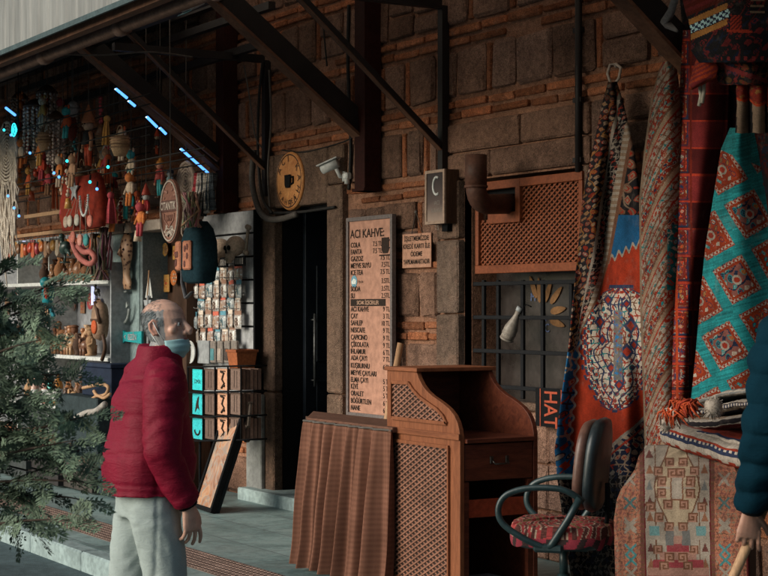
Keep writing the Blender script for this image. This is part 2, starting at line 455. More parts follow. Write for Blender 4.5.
rm.add([(x0, .505, .1), (x0, y1, .1), (x0, y1, 2.6), (x0, .505, 2.6)], [(0, 1, 2, 3)])
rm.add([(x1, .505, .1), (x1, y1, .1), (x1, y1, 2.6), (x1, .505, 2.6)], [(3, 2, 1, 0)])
rm.build('dark_interior', m_dark, bld)  # room darkness is put into its near-black wall colour
dl = MB(); dl.bb((DX0+.02, .20, .12), (DX0+.065, .98, DZ-.02), ch=.006)
for (z0, z1) in [(.3, 1.0), (1.15, 1.95)]: dl.bb((DX0+.066, .3, z0), (DX0+.078, .88, z1), ch=.01)
pp = MB(); pp.bb((XW(246, .10), -.10, .0), (XW(261, .10), -.061, .88), 0, .008); pp.build('plinth_panel', mk('pale_grey_plinth', (.26, .26, .25), .3, 4, .8, .3, 60), bld)
door = dl.build('door', mk('navy_door_paint', (.012, .016, .022), .3, 6, .4, .1), bld)
h = MB(); h.tube([(DX0+.12, .26, .95), (DX0+.12, .26, 1.55)], .012); h.tube([(DX0+.06, .26, 1.0), (DX0+.12, .26, 1.0)], .008); h.tube([(DX0+.06, .26, 1.5), (DX0+.12, .26, 1.5)], .008)
h.build('handle', mk('dull_handle', (.12, .12, .12), .3, 9, .5, 0, 60, .8), door)

# window: pane, iron grille and the lattice box above it
pane = MB(); pane.bb((WX0-.0, .20, WZ0), (WX1, .215, WZ1))
win = pane.build('window', mk('dusty_pane', (.05, .038, .034), .6, 5, .3, .05, 30, 0, .5), bld)
rv = MB()
rv.bb((WX0-.088, .0, .985), (WX0-.002, .3, WZ1)); 
rv.build('window_reveal', m_dwood, win)
st = MB()                         # sunflower-like sticker petals and letters on the pane
pc = W(536, 308, -.19)
for (u, v, a) in [(539, 290, 95), (548, 291, 62), (556, 295, 40), (558, 310, 8), (557, 323, -14), (533, 287, 118)]:
    c = W(u, v, -.19); d = V(math.cos(math.radians(a)), 0, math.sin(math.radians(a))); e = V(-d.z, 0, d.x)
    st.prism([(.085*math.cos(t), .024*math.sin(t)*(1-.35*math.cos(t))) for t in [2*PI*i/12 for i in range(12)]], c, d, e, .003)
st.build('sticker_petal', mk('petal_orange', (.24, .115, .045), .3), win)
st = MB()
for ch, u, v in [('M', 533, 301), ('A', 544, 321), ('C', 547, 332)]: st.text(ch, W(u, v, -.192), h=.055, align='C')
st.build('sticker_letters', mk('sticker_blue', (.12, .16, .32), .2), win)
gr = MB(); yq = -.03
for u in (484, 498.5, 523, 543, 571.5): gr.bar(W(u, 280, yq), W(u, 399, yq), .030, .022)
for v in (283, 317.5, 352, 388): 
    z = ZW(520, v, yq); gr.bar((WX0-.07, .018, z), (WX1, .018, z), .02, .026)
gr.build('grille', m_iron, win, bevel=.004)
lb = MB()
PX0, PX1 = XW(476, .05), XW(583, .05); PZ0, PZ1 = ZW(476, 274, .05), ZW(530, 177, .05)
fw = .055; HX1, HZ0 = XW(521, .05), ZW(505, 223, .05)
lb.bb((PX0, -.06, PZ1-fw), (PX1, -.01, PZ1)); lb.bb((PX0, -.06, PZ0), (PX1, -.01, PZ0+fw)); lb.bb((PX0, -.058, PZ0+fw), (PX0+fw*.7, -.012, PZ1-fw)); lb.bb((PX1-fw*.7, -.058, PZ0+fw), (PX1, -.012, PZ1-fw))
hx0 = XW(489, .05); 
lb.bb((HX1-.05, -.063, HZ0), (HX1, -.01, PZ1-.004)); lb.bb((hx0, -.063, HZ0), (HX1-.05, -.01, HZ0+.07))
sc = lb.build('lattice_box', m_lat, win, bevel=.004)
lt = MB(); lt.bb((PX0+.02, .02, PZ0+.02), (PX1-.02, .03, PZ1-.02), 1)
def lattice(mb, x0, x1, z0, z1, y, pitch, w, t, inside=None, mat=0, sl=.65):
    # two crossing layers of diagonal slats clipped to a rectangle (or to inside(x, z))
    for s in (sl, -sl):
        c0 = min(z0-s*x0, z0-s*x1); c1 = max(z1-s*x0, z1-s*x1); c = c0
        while c < c1:
            N = 160; run = None; pv = None
            for i in range(N+1):
                x = x0+(x1-x0)*i/N; z = s*x+c; ok = z0 <= z <= z1 and (inside is None or inside(x, z))
                if ok and run is None: run = (x, z)
                if (not ok or i == N) and run is not None:
                    e = (x, z) if ok else pv; yy = y+(0 if s > 0 else t*1.02)
                    if abs(e[0]-run[0]) > .008: mb.bar((run[0], yy, run[1]), (e[0], yy, e[1]), t, w, mat)
                    run = None
                pv = (x, z)
            c += pitch
lattice(lt, PX0+.03, PX1-.03, PZ0+.04, PZ1-.04, -.035, .036, .012, .006, lambda x, z: not (x < HX1-.02 and z > HZ0+.03))
lt.build('lattice', [m_lat, m_dark], sc)
# ------------------------------------------------------------------ awning over the stalls
aw = thing('awning', 'long steel framed awning with grey ribbed front board over the stalls', 'awning', (0, 0, 0))
AX0, AX1, FQ, FZ = -20.0, 8.95, 2.94, 3.215
roofz = lambda q: 4.36-.36*q
r_ = MB()
y0, y1 = .0, -FQ
RXS = -1.9
def roofpiece(r_, xa, xb): r_.add([(xa, y0, roofz(0)), (xb, y0, roofz(0)), (xb, y1, roofz(FQ)), (xa, y1, roofz(FQ)), (xa, y0, roofz(0)+.03), (xb, y0, roofz(0)+.03), (xb, y1, roofz(FQ)+.03), (xa, y1, roofz(FQ)+.03)],
       [(0, 1, 2, 3), (7, 6, 5, 4), (0, 3, 7, 4), (1, 5, 6, 2), (3, 2, 6, 7), (0, 4, 5, 1)])
roofpiece(r_, AX0, RXS); r_.build('roof_sheet', mk('roof_underside', (.020, .024, .028), .4, 3, .8, .2), aw)
def translucent():
    n = NT('fill_light_roof_panel'); t = n.node('ShaderNodeBsdfTranslucent'); t.inputs[0].default_value = (.55, .46, .38, 1); d = n.node('ShaderNodeBsdfDiffuse'); d.inputs[0].default_value = (.25, .24, .23, 1)
    mx = n.node('ShaderNodeMixShader'); mx.inputs[0].default_value = .3; n.link(t.outputs[0], mx.inputs[1]); n.link(d.outputs[0], mx.inputs[2]); n.link(mx.outputs[0], n.n['Material Output'].inputs[0]); return n.mat
r_ = MB(); r_.add([(RXS+.01, y0, roofz(0)), (AX1, y0, roofz(0)), (AX1, y1, roofz(FQ)), (RXS+.01, y1, roofz(FQ))], [(0, 1, 2, 3)]); r_.build('fill_light_roof_panel', translucent(), aw)  # unseen roof stretch, made translucent to let fill light onto the upper wall
fa = MB(); x = AX0; P = []
while x < AX1-.2:
    P += [(x, -FQ-.012), (x+.07, -FQ-.012), (x+.085, -FQ-.005), (x+.145, -FQ-.005)]; x += .16
vs = [(p[0], p[1], z) for z in (FZ+.015, FZ+1.1) for p in P]; n_ = len(P)
fa.add(vs, [(i, i+1, n_+i+1, n_+i) for i in range(n_-1)], 0)
vs = [(p[0], p[1]+.01, z) for z in (FZ+.015, FZ+1.1) for p in P]
fa.add(vs, [(n_+i, n_+i+1, i+1, i) for i in range(n_-1)], 0)
def ribbed():
    n = NT('ribbed_board'); c = n.coord('Object', (1, 1, .12)); a = n.noise(c, 5, 6, .7); b = n.noise(c, 30, 4)
    return n.fin(n.mix(1.0, n.ramp(a, (.3, (.13, .128, .122)), (.7, (.23, .226, .215))), n.ramp(b, (.3, .7), (.7, 1.05)), 'MULTIPLY'), .6)
fa.build('front_board', ribbed(), aw)
e = MB(); e.bb((AX0, -FQ-.030, FZ-.012), (AX1, -FQ-.013, FZ+.018))
e.build('edge_trim', mk('grey_trim', (.05, .075, .08), .3), aw)
e = MB(); e.bb((AX0, -FQ+.05, FZ-.03), (AX1, -FQ+.11, FZ+.05)); e.build('front_beam', m_rust, aw)
e = MB(); e.tube([(AX0, -FQ+.22, FZ-.02), (AX1, -FQ+.22, FZ-.02)], .035, 10)
for x in np.arange(-8, 8, 1.3): e.tube([(x, -FQ+.22, FZ-.02), (x+.09, -FQ+.22, FZ-.02)], .05, 10)
e.build('roller_tube', mk('roller_tube_paint', (.20, .12, .09), .4), aw)
for q in (.5, 1.3, 2.02):
    e = MB(); e.bb((AX0, -q-.04, roofz(q)-.13), (AX1, -q+.04, roofz(q)-.012)); e.build('purlin', m_rust if q > 2 else m_blacksteel, aw)
def thick(u, vend, post=True, vbot=None):
    x = XW(u, .1); z0 = ZW(u, vend, .15)
    if post:
        p = MB(); zb = ZW(u, vbot, .1); p.bb((x-.02, -.17, zb), (x+.13, -.028, roofz(.15)-.01)); p.bb((x-.035, -.185, zb), (x+.145, -.028, zb+.02)); p.build('post', m_maroon, aw, bevel=.004)
    s = MB(); q1 = (4.24-z0+.13)/(.36+.78) if False else 1.24
    a = V(x+.0, -.10, z0); b = V(x+.0, -1.42, z0+.76*1.32)
    s.bar(a, b, .07, .17); s.bar(a+V(0, 0, -.1), b+V(0, 0, -.1), .12, .02, 1)
    s.build('strut', [m_blacksteel, m_rust], aw)
thick(364, 128, True, 192); thick(224, 163, True, 214); thick(697, 62, True, 130)
def thin(u, v0, v1):
    x = XW(u, .06); zb = ZW(u, v0, .06); zt = ZW(u, v1, .06)
    p = MB(); p.bb((x-.03, -.085, zb-.25), (x+.03, -.028, zt+.02)); p.build('bracket_post', m_blacksteel, aw)
    p = MB(); p.bb((x-.03, -1.4, zt), (x+.03, -.085, zt+.06)); p.build('bracket_arm', m_blacksteel, aw)
    p = MB(); p.bar((x, -.09, zb), (x, -1.32, zb+1.05), .045, .05); p.bar((x+.01, -.09, zb-.03), (x+.01, -1.32, zb+1.02), .05, .006, 1); p.build('bracket_strut', [m_blacksteel, m_rust], aw)
thin(443, 146, 9); thin(266, 166, 63)
for (u, v, q) in [(150, 47, .5), (160, 75, .35)]:
    p = MB(); z = ZW(u, v, q); p.bb((-6, -q-.03, z-.03), (XW(272, q), -q+.03, z+.03)); p.build('side_rail', m_blacksteel, aw)
p = MB(); p.bar(W(98, 62, 1.3), W(218, 160, .22), .03, .03); p.build('light_rail', m_rust, aw)

# LED tubes clipped below the strut
for i, (u0, v0, u1, v1) in enumerate([(116, 89, 127, 98), (129, 101, 135, 106), (147, 117, 157, 127), (160, 128, 166, 134), (181, 149, 208, 173)]):
    qa = 1.35-.0102*(u0-98)+.02; qb = 1.35-.0102*(u1-98)+.02
    a = W(u0, v0, qa); b = W(u1, v1, qb); o = (a+b)/2
    t = MB(o); t.tube([a, b], .012, 8, 0); d = (b-a).normalized(); t.tube([a+V(0, -.009, 0), b+V(0, -.009, 0)], .0055, 6, 1)
    t.solo('led_tube', [m_led, m_ledw], ['short blue LED tube highest on the sloping rail', 'blue LED stub just below the highest tube on the rail', 'blue LED tube halfway down the sloping rail', 'blue LED stub below the middle tube near the red puppets', 'long blue LED tube at the low end of the rail above the scarves'][i], 'light', 'blue LED tubes along the strut')

# cables along the wall
def cable(pts, r, label, mat=m_cord, name='cable', cat='cable'):
    # smooth curve through the points
    P = []
    for i in range(len(pts)-1):
        p0 = pts[max(i-1, 0)]; p1 = pts[i]; p2 = pts[i+1]; p3 = pts[min(i+2, len(pts)-1)]
        for k in range(8):
            t = k/8; P.append(.5*((2*p1)+(p2-p0)*t+(2*p0-5*p1+4*p2-p3)*t*t+(3*p1-p0-3*p2+p3)*t**3))
    P.append(pts[-1]); m = MB(pts[0]); m.tube(P, r, 7); return m.solo(name, mat, label, cat)
cable([W(254, 150, .1), W(252, 180, .12), W(257, 205, .13), W(266, 218, .14), W(280, 219, .12), W(297, 214, .1)], .026, 'thick grey conduit bending under the round wooden sign', m_cable, 'conduit', 'conduit')
cable([W(263, 60, .1), W(259, 100, .1), W(258, 150, .1), W(262, 195, .12), W(272, 213, .12)], .012, 'black cable hanging down the wall beside the bracket')
cable([W(269, 70, .08), W(271, 120, .08), W(268, 170, .1), W(270, 210, .1)], .009, 'thin pale cable dropping beside the black cable', m_cable)
cable([W(36, 45, 2.4), W(58, 53, 2.2), W(100, 55, 1.9), W(150, 52, 1.6), W(192, 57, 1.2)], .006, 'thin pale wire sagging under the awning roof', m_cable)
cable([W(244, 65, .25), W(250, 100, .2), W(255, 135, .15), W(262, 148, .1)], .006, 'loose wire looping down beside the maroon post', m_cable)
cable([W(323, 20, .05), W(325, 45, .05), W(327, 66, .05)], .007, 'short dark wire stub on the upper wall')
cable([W(349, 5, .05), W(348, 60, .05), W(350, 120, .05), W(351, 150, .05), W(349, 190, .05)], .014, 'dark cable clipped along the second maroon post')
cable([W(282, 150, .06), W(305, 152, .05), W(340, 143, .05), W(352, 138, .06)], .006, 'thin cable strung from round sign to post')
cable([W(270, 213, .1), W(300, 212, .09), W(335, 207, .08)], .012, 'dark cable running along the top of the doorway')
p = MB(W(578, 180, .06)); a = W(578.5, -30, .06); b = W(578.5, 172, .06); p.tube([a, b], .022, 8)
for v in (30, 100, 160): c = W(578.5, v, .05); p.box(c, (.08, .03, .03))
p.solo('wall_pipe', m_blacksteel, 'thin black vertical pipe above the right edge of window', 'pipe')
# small floodlight under the roof
fl = thing('floodlight', 'small white floodlight mounted under the awning roof', 'lamp', W(192, 4, 1.5))
m = MB(fl); o = fl.location; m.box(o, (.16, .13, .07), Matrix.Rotation(.5, 3, 'X'), 0, .012); m.build('lamp_body', m_grey, fl)
m = MB(fl); m.box(o+V(0, -.032, -.055), (.13, .11, .004), Matrix.Rotation(.5, 3, 'X')); m.build('lamp_glass', mk('lamp_glass', (.25, .5, .55), .2, 5, .2), fl)
m = MB(fl); m.bar(o+V(0, .02, .03), o+V(0, .05, .35), .03, .03); m.build('bracket', m_blacksteel, fl)
# security camera
cc = thing('security_camera', 'white bullet security camera above the dark doorway', 'camera', W(331, 166, .12))
m = MB(cc); o = cc.location; d = V(-.75, -.5, -.33).normalized()
m.tube([o-d*.065, o+d*.08], [.036, .034], 12); m.build('camera_body', m_white, cc)
m = MB(cc); m.tube([o+d*.08, o+d*.087], .027, 12); m.build('lens', m_blk, cc)
m = MB(cc); m.bar(o-d*.07+V(0, 0, .04), o+d*.115+V(0, 0, .04), .08, .010); m.build('sun_shield', m_white, cc)
m = MB(cc); m.tube([o-d*.05+V(0, 0, -.04), o+V(.05, .05, -.08), o+V(.05, .11, -.08)], .016, 8); m.tube([o+V(.05, .075, -.08), o+V(.05, .095, -.08)], .04, 10); m.build('bracket', m_white, cc)
m = MB(W(347, 176, .07)); o = m.o; m.box(o, (.07, .05, .05), None, 0, .01); m.tube([o, o+V(0, 0, -.06)], .02, 8); m.solo('junction_box', m_white, 'tiny white junction box beside the security camera', 'junction box')

# ------------------------------------------------------------------ signs on the wall
# round wooden sign
rs = thing('round_sign', 'round carved wooden sign with dark cup emblem left of the camera', 'sign', W(289, 181, .07))
o = rs.location; RX90 = Matrix.Rotation(PI/2, 3, 'X')
m = MB(rs); m.lathe([(.0, 0), (.225, 0), (.235, .012), (.235, .05), (.225, .062), (.0, .062)], o+V(0, .06, 0), RX90, 40, 0, False)
m.build('disc', wood('orange_wood_disc', (.44, .16, .05), (.66, .31, .11), (3, 3, 3), .4), rs, bevel=.004)
m = MB(rs); m.lathe([(.205, 0), (.212, .004), (.220, 0)], o+V(0, -.001, 0), RX90, 40, 0); m.build('rim_ring', m_dwood, rs)
m = MB(rs)
for i, ch in enumerate('ACI KAHVE '):
    a = math.radians(150-i*29); c = o+V(.155*math.cos(a), -.006, .155*math.sin(a)); ax = V(math.sin(a), 0, -math.cos(a)); ay = V(math.cos(a), 0, math.sin(a))
    if ch != ' ': m.text(ch, c, ax, ay, .058, align='C')
for i, ch in enumerate('KAHVESI'):
    a = math.radians(215+i*19); c = o+V(.195*math.cos(a), -.006, .195*math.sin(a)); ax = V(-math.sin(a), 0, math.cos(a)); ay = -V(math.cos(a), 0, math.sin(a))
    m.text(ch, c, ax, ay, .045, align='C')
m.build('lettering', m_dwood, rs)
m = MB(rs); m.prism([(-.05, .05), (-.045, -.03), (-.03, -.055), (.03, -.055), (.045, -.03), (.05, .05)], o+V(0, -.010, .0), (1, 0, 0), (0, 0, 1), -.008); m.tube([o+V(.045, -.008, .03), o+V(.085, -.008, .03), o+V(.085, -.008, -.02), o+V(.04, -.008, -.03)], .009, 6)
m.build('cup_emblem', m_blk, rs)
# menu board
q = .10
mb_ = thing('menu_board', 'tall framed coffee house menu board with drink prices beside the doorway', 'sign', W(370, 415, q))
x0, x1, zt, zb = XW(347.5, q), XW(393.5, q), ZW(370, 216, q), ZW(370, 418, q)
m = MB(mb_); m.bb((x0+.01, -q, zb), (x1-.01, -q+.02, zt)); m.build('panel', mk('menu_board_face', (.46, .235, .165), .14, 3, .45, .03), mb_)
m = MB(mb_); fwd = -q-.014
for a, b in [((x0, fwd, zb), (x0+.03, -q+.022, zt)), ((x1-.03, fwd, zb), (x1, -q+.022, zt)), ((x0+.03, fwd, zt-.03), (x1-.03, -q+.022, zt)), ((x0+.03, fwd, zb), (x1-.03, -q+.022, zb+.03))]: m.bb(a, b)
m.build('frame', mk('brown_grey_frame', (.16, .13, .125), .2, 9, .4, .05), mb_, bevel=.003)
tx = x0+.055; rx = x1-.05; yy = -q-.003
def zrow(v): return ZW(370, v, q)
m = MB(mb_); m.text('ACI KAHVE:', (tx-.01, yy, zrow(237)), h=.062, w=.50, bold=.012)
rows = [('COLA', '7.5 TL', 246.5), ('FANTA', '7.5 TL', 253.5), ('GAZOZ', '7.5 TL', 260.5), ('MEYVE SUYU', '7.5TL', 267.5), ('ICE TEA', '7.5 TL', 274.5), ('', '3.5TL', 283.5), ('SODA', '3.5TL', 291), ('SU', '2.5TL', 298),
        ('ACI KAHVE', '9 TL', 311.5), ('ÇAY', '3 TL', 318.5), ('SAHLEP', '10 TL', 325.5), ('NESCAFE', '9 TL', 332.7), ('CAPICINO', '9 TL', 340), ('ÇİKOLATA', '9 TL', 347.3), ('IHLAMUR', '6 TL', 354.3), ('ADA ÇAYI', '7 TL', 361), ('KUŞBURNU', '6 TL', 368.7),
        ('MEYVE ÇAYLARI', '', 376), ('ELMA ÇAYI', '5 TL', 383), ('KİVİ', '5 TL', 390), ('ORALET', '5 TL', 397), ('BÖĞÜRTLEN', '6 TL', 404.5), ('NANE', '6 TL', 411.5)]
m.build('title', m_ink, mb_)
for i, (t, p, v) in enumerate(rows):
    m = MB(mb_)
    if t: m.text(t, (tx, yy, zrow(v)), h=.037, mw=.46, bold=.018)
    if p and i not in (0, 1): m.text(p, (rx, yy, zrow(v)), h=.036, align='R', mw=.17, bold=.006)
    elif p: m.text(p, (tx+.33, yy, zrow(v)), h=.036, align='L', mw=.15, bold=.006)
    m.build('menu_line', m_ink, mb_)
m = MB(mb_); zc = zrow(302.5); m.bb((tx-.005, yy+.001, zc-.026), (rx-.06, yy+.003, zc+.026)); m.build('heading_bar', m_ink, mb_)
m = MB(mb_); m.text('SICAK İÇECEKLER', ((tx+rx-.06)/2, yy-.001, zc-.014), h=.028, mw=.4, align='C', bold=.01); m.build('heading_lettering', mk('menu_paper', (.6, .36, .25), .1), mb_)
m = MB(mb_); c = V(tx+.05, yy, zrow(281)); m.prism([(.045*math.cos(a), .045*math.sin(a)) for a in [2*PI*i/20 for i in range(20)]], c, (1, 0, 0), (0, 0, 1), .002, 0)
m.prism([(-.03, -.02), (.03, -.02), (.035, .008), (.0, .022), (-.035, .0)], c+V(0, -.002, 0), (1, 0, 0), (0, 0, 1), .002, 1); m.text('Ayran', c+V(.06, 0, -.012), h=.022, mat=2)
m.build('round_logo', [mk('logo_blue', (.16, .33, .42), .2), mk('logo_pale', (.7, .75, .72), .1), m_ink], mb_)
m = MB(mb_); c = V(rx-.06, yy, zrow(246)); m.prism([(-.055, .055), (-.055, -.035), (-.035, -.06), (.03, -.06), (.05, -.035), (.05, .055)], c, (1, 0, 0), (0, 0, 1), .002); m.bb(c+V(-.09, -.001, -.078), c+V(.075, .002, -.068))
m.tube([c+V(.05, 0, .035), c+V(.08, 0, .035), c+V(.08, 0, -.02), c+V(.045, 0, -.02)], .006, 6); m.build('cup_emblem', m_ink, mb_)
# light box sign
q = .15; ls = thing('light_box_sign', 'narrow vertical light box sign with crescent mark left of stove pipe', 'sign', W(436, 225, q))
x0, x1 = XW(426, q), XW(445.5, q); zt, zb = ZW(436, 170, q), ZW(436, 224, q)
m = MB(ls); m.bb((x0, -q, zb), (x1, -.035, zt)); m.build('case', m_dwood, ls, bevel=.004)
def lbm():
    n = NT('light_box_face'); c = n.coord('Generated'); s = n.node('ShaderNodeSeparateXYZ'); n.link(c, s.inputs[0]); a = n.noise(n.coord('Object'), 9, 3)
    return n.fin(n.ramp(n.math('ADD', s.outputs[2], n.math('MULTIPLY', a, .3)), (.1, (.30, .22, .18)), (.55, (.09, .065, .06)), (1.1, (.045, .035, .035))), .6, 0, .1)
m = MB(ls); m.bb((x0+.02, -q-.003, zb+.02), (x1-.02, -q+.01, zt-.02)); m.build('face', lbm(), ls)
m = MB(ls)
for a, b in [((x0, zb), (x0+.02, zt)), ((x1-.02, zb), (x1, zt)), ((x0+.02, zb), (x1-.02, zb+.02)), ((x0+.02, zt-.02), (x1-.02, zt))]: m.bb((a[0], -q-.01, a[1]), (b[0], -q+.004, b[1]))
m.build('frame', mk('pale_frame', (.36, .25, .19), .2), ls)
m = MB(ls); c = V((x0+x1)/2+.02, -q-.005, ZW(436, 186, q)); m.tube([c+V(.045*math.cos(a), 0, .06*math.sin(a)) for a in [math.radians(60+i*20) for i in range(13)]], .009, 6)
m.build('crescent_mark', m_white, ls)
m = MB(ls); m.text('ACI', c+V(0, .001, -.13), h=.03, align='C'); m.text('KAHVE', c+V(0, .001, -.18), h=.03, align='C', mw=.15); m.text('7.5', c+V(0, .001, -.30), h=.03, align='C'); m.build('lettering', mk('sign_grey', (.22, .19, .17), .1), ls)
m = MB(ls); m.bb(((x0+x1)/2, -.1, zb-.05), ((x0+x1)/2+.07, -.035, zb-.001)); m.build('bracket', m_blk, ls)
# paper notice hung on a string
q = .045; pn = thing('paper_notice', 'small cream notice hanging from a string on the wall', 'sign', W(417, 268, q))
x0, x1 = XW(402.5, q), XW(431, q); zt, zb = ZW(417, 233.5, q), ZW(417, 267.5, q)
m = MB(pn); m.bb((x0, -q, zb), (x1, -q+.006, zt)); m.build('panel', mk('notice_board', (.46, .24, .16), .15, 5, .6, .05), pn)
for i, t in enumerate(['İŞLETMEMİZDE', 'KREDİ KARTI İLE', 'ÖDEME', 'YAPILMAMAKTADIR']):
    m = MB(pn); m.text(t, ((x0+x1)/2, -q-.002, zt-.050-i*.055), h=.033, align='C', mw=.36, bold=.02); m.build('text_line', m_ink, pn)
m = MB(pn); n0 = W(416, 212, .03); m.tube([(x0+.12, -q+.004, zt), n0, (x1-.12, -q+.004, zt)], .003, 5); m.ball(n0, .012); m.build('string', m_cable, pn)
# stove pipe leaving the lattice box
sp = thing('stove_pipe', 'dark brown elbowed stove pipe leaving the lattice box over the window', 'pipe', W(507, 203, .06))
a = W(506, 203, .05); b = a+V(-.02, -.27, -.02); c = W(476, 175, .36); t = V(c.x, c.y, ZW(476, 155, .36))
b = V(c.x, c.y, a.z-.03)
pts = [a+V(.02, .1, 0), a, a*.35+b*.65+V(0, 0, -.0)] + [] 
e1 = a*.45+b*.55; k_ = [a+V(.02, .12, 0), e1]
for i in range(1, 6):
    tt = i/6; p = e1*(1-tt)**2+b*2*tt*(1-tt)+V(b.x, b.y, b.z+.13)*tt*tt; k_.append(p)
k_ += [V(b.x, b.y, b.z+.13)]
m = MB(sp); m.tube(k_, .066, 18); m.build('elbow', mk('stove_pipe_brown', (.085, .035, .022), .5, 7, .62, .3, 60, 0, .25), sp)
m = MB(sp); m.tube([V(b.x, b.y, b.z+.11), t], .070, 20); m.tube([V(b.x, b.y, b.z+.11), V(b.x, b.y, b.z+.125)], .076, 20)
m.build('pipe_end', sp.children[0].data.materials[0], sp)
m = MB(sp); m.tube([t+V(0, 0, -.02), t+V(0, 0, .002)], .062, 18); m.build('pipe_mouth', m_dark, sp)
# bottle tied to the grille
a = W(519.5, 309, -.01); b = W(507.5, 337, .02); d = (b-a); L = d.length; d.normalize()
bt = thing('plastic_bottle', 'grey plastic bottle tied upside on the window grille', 'bottle', a)
Rb = d.to_track_quat('Z', 'X').to_matrix()
m = MB(bt); m.lathe([(.018, 0), (.019, .05), (.03, .09), (.046, .14), (.047, L-.03), (.044, L-.015), (.046, L), (.0, L)], a, Rb, 16)
for z in (.18, .22): m.lathe([(.047, z-.006), (.049, z), (.047, z+.006)], a, Rb, 16)
m.build('bottle_body', mk('dusty_plastic', (.30, .255, .22), .3, 9, .35), bt)
m = MB(bt); m.tube([a-d*.012, a+d*.014], .022, 12); m.build('cap', m_grey, bt)
m = MB(bt); m.tube([a+d*.05+V(.02, 0, 0), a+V(.03, .03, .03), a+V(.07, .045, .015)], .005, 5); m.build('tie', m_blk, bt)
# dark poster with rotated lettering, leaning below the window
q = .10; x0, x1 = XW(535.5, q), XW(562, q); zt, zb = ZW(548, 389, q), ZW(548, 427, q)
hp = thing('dark_poster', 'black poster with red sideways lettering below the window grille', 'sign', W(548, 427, q))
m = MB(hp); m.bb((x0, -q, zb), (x1+.12, -q+.02, zt)); m.build('panel', m_blk, hp)
mr = mk('poster_red', (.42, .075, .035), .2)
m = MB(hp); m.text('HAT', (x0+.10, -q-.003, zt-.015), (0, 0, -1), (1, 0, 0), h=.135, w=(zt-zb)*.96, bold=.01); m.build('lettering', mr, hp)
m = MB(hp); m.bb((x0+.05, -q-.003, zb), (x0+.058, -q, zt)); m.bb((x0+.27, -q-.003, zb), (x0+.278, -q, zt)); m.build('border_lines', mr, hp)

# ------------------------------------------------------------------ cabinet (till desk)
Q1, Q0 = 1.50, 1.0
cx0, cx1 = XW(387, Q1), XW(460, Q1); ct = ZW(400, 371, Q1); cz = ZW(459, 437, Q1)
cb = thing('till_cabinet', 'brown wooden till cabinet with curved lattice sides and open front', 'cabinet', ((cx0+cx1)/2, -(Q0+Q1)/2, 0))
crv = [W(416.5, 371, Q1), W(418.5, 378, Q1), W(422, 385, Q1), W(426.5, 391, Q1), W(432, 396, Q1), W(438, 400, Q1), W(444, 404.5, Q1), W(449.5, 409.5, Q1), W(454, 415.5, Q1), W(457, 422, Q1), W(459, 429.5, Q1), W(460, 437, Q1)]
cv = [(p.x, p.z) for p in crv]; cv[0] = (cv[0][0], ct)
poly = [(cx0, .02), (cx1, .02)]+cv[::-1]+[(cx0, ct)]
for q_, nm, mt in ((Q1, 'lattice_panel', m_wood), (Q0, 'rear_panel', m_redwood)):
    m = MB(cb); m.prism(poly, (0, -q_, 0), (1, 0, 0), (0, 0, 1), .028 if q_ == Q1 else -.028); pan = m.build(nm, mt, cb, bevel=.003)
    if q_ == Q1: side = pan
def inpoly(P):
    def f(x, z):
        c = False; j = len(P)-1
        for i in range(len(P)):
            if (P[i][1] > z) != (P[j][1] > z) and x < (P[j][0]-P[i][0])*(z-P[i][1])/(P[j][1]-P[i][1])+P[i][0]: c = not c
            j = i
        return c
    return f
def wp(*pts): return [(W(u, v, Q1).x, W(u, v, Q1).z) for u, v in pts]
up = wp((392.5, 382), (409.5, 383), (414, 390), (421, 397.5), (430, 404), (438, 409.5), (444, 416), (447.5, 423.5), (392.5, 417.5))
lowp = [(cx0+.05, ct-.89*(ct-.0)+.0), (cx1-.10, ct-.89*ct), (cx1-.10, cz-.07), (cx0+.05, cz-.07)]
lowp = [(cx0+.055, .10), (cx1-.10, .10), (cx1-.10, cz-.06), (cx0+.055, cz-.06)]
for P in (up, lowp):
    m = MB(cb); m.prism(P, (0, -Q1-.001, 0), (1, 0, 0), (0, 0, 1), -.0 or .0005); m.build('lattice_shade_sheet', mk('lattice_shadow', (.03, .016, .012), .2), side)  # dark sheet painting the shade behind the lattice holes
    m = MB(cb); xs = [p[0] for p in P]; zs = [p[1] for p in P]
    lattice(m, min(xs), max(xs), min(zs), max(zs), -Q1-.004, .030, .0095, .004, inpoly(P), 0, .5); m.build('lattice', m_latp, side)
    m = MB(cb)
    for i in range(len(P)):
        a = V(P[i][0], -Q1-.006, P[i][1]); b = V(P[(i+1) % len(P)][0], -Q1-.006, P[(i+1) % len(P)][1]); m.bar(a, b, .012, .018)
    m.build('moulding', m_wood, side)
m = MB(cb); m.bb((cx0-.004, -Q1-.012, cz-.018), (cx1+.004, -Q1-.001, cz+.016)); m.build('waist_rail', m_woodh, side, bevel=.003)
m = MB(cb); m.bb((cx0-.012, -Q1-.012, ct), (cv[0][0]+.02, -Q0+.012, ct+.022)); m.build('top', m_woodh, cb, bevel=.004)
m = MB(cb); m.bb((cx0, -Q1+.028, .02), (cx0+.018, -Q0-.028, ct-.002)); m.build('back_panel', m_redwood, cb)
m = MB(cb); m.bb((cx0+.02, -Q1+.029, cz-.035), (cx1+.022, -Q0-.029, cz-.012)); m.build('desk_top', m_redwood, cb, bevel=.004)
m = MB(cb); rail = [(cv[i][0], cv[i][1]) for i in range(len(cv))]
dz0, dz1 = cz-.235, cz-.042
m = MB(cb); m.bb((cx1-.03, -Q1+.032, dz0), (cx1-.004, -Q0-.032, dz1)); m.bb((cx1-.4, -Q1+.05, dz0+.01), (cx1-.03, -Q0-.05, dz1-.02)); dr = m.build('drawer', m_redwood, cb, bevel=.004)
m = MB(cb); yc = -(Q0+Q1)/2
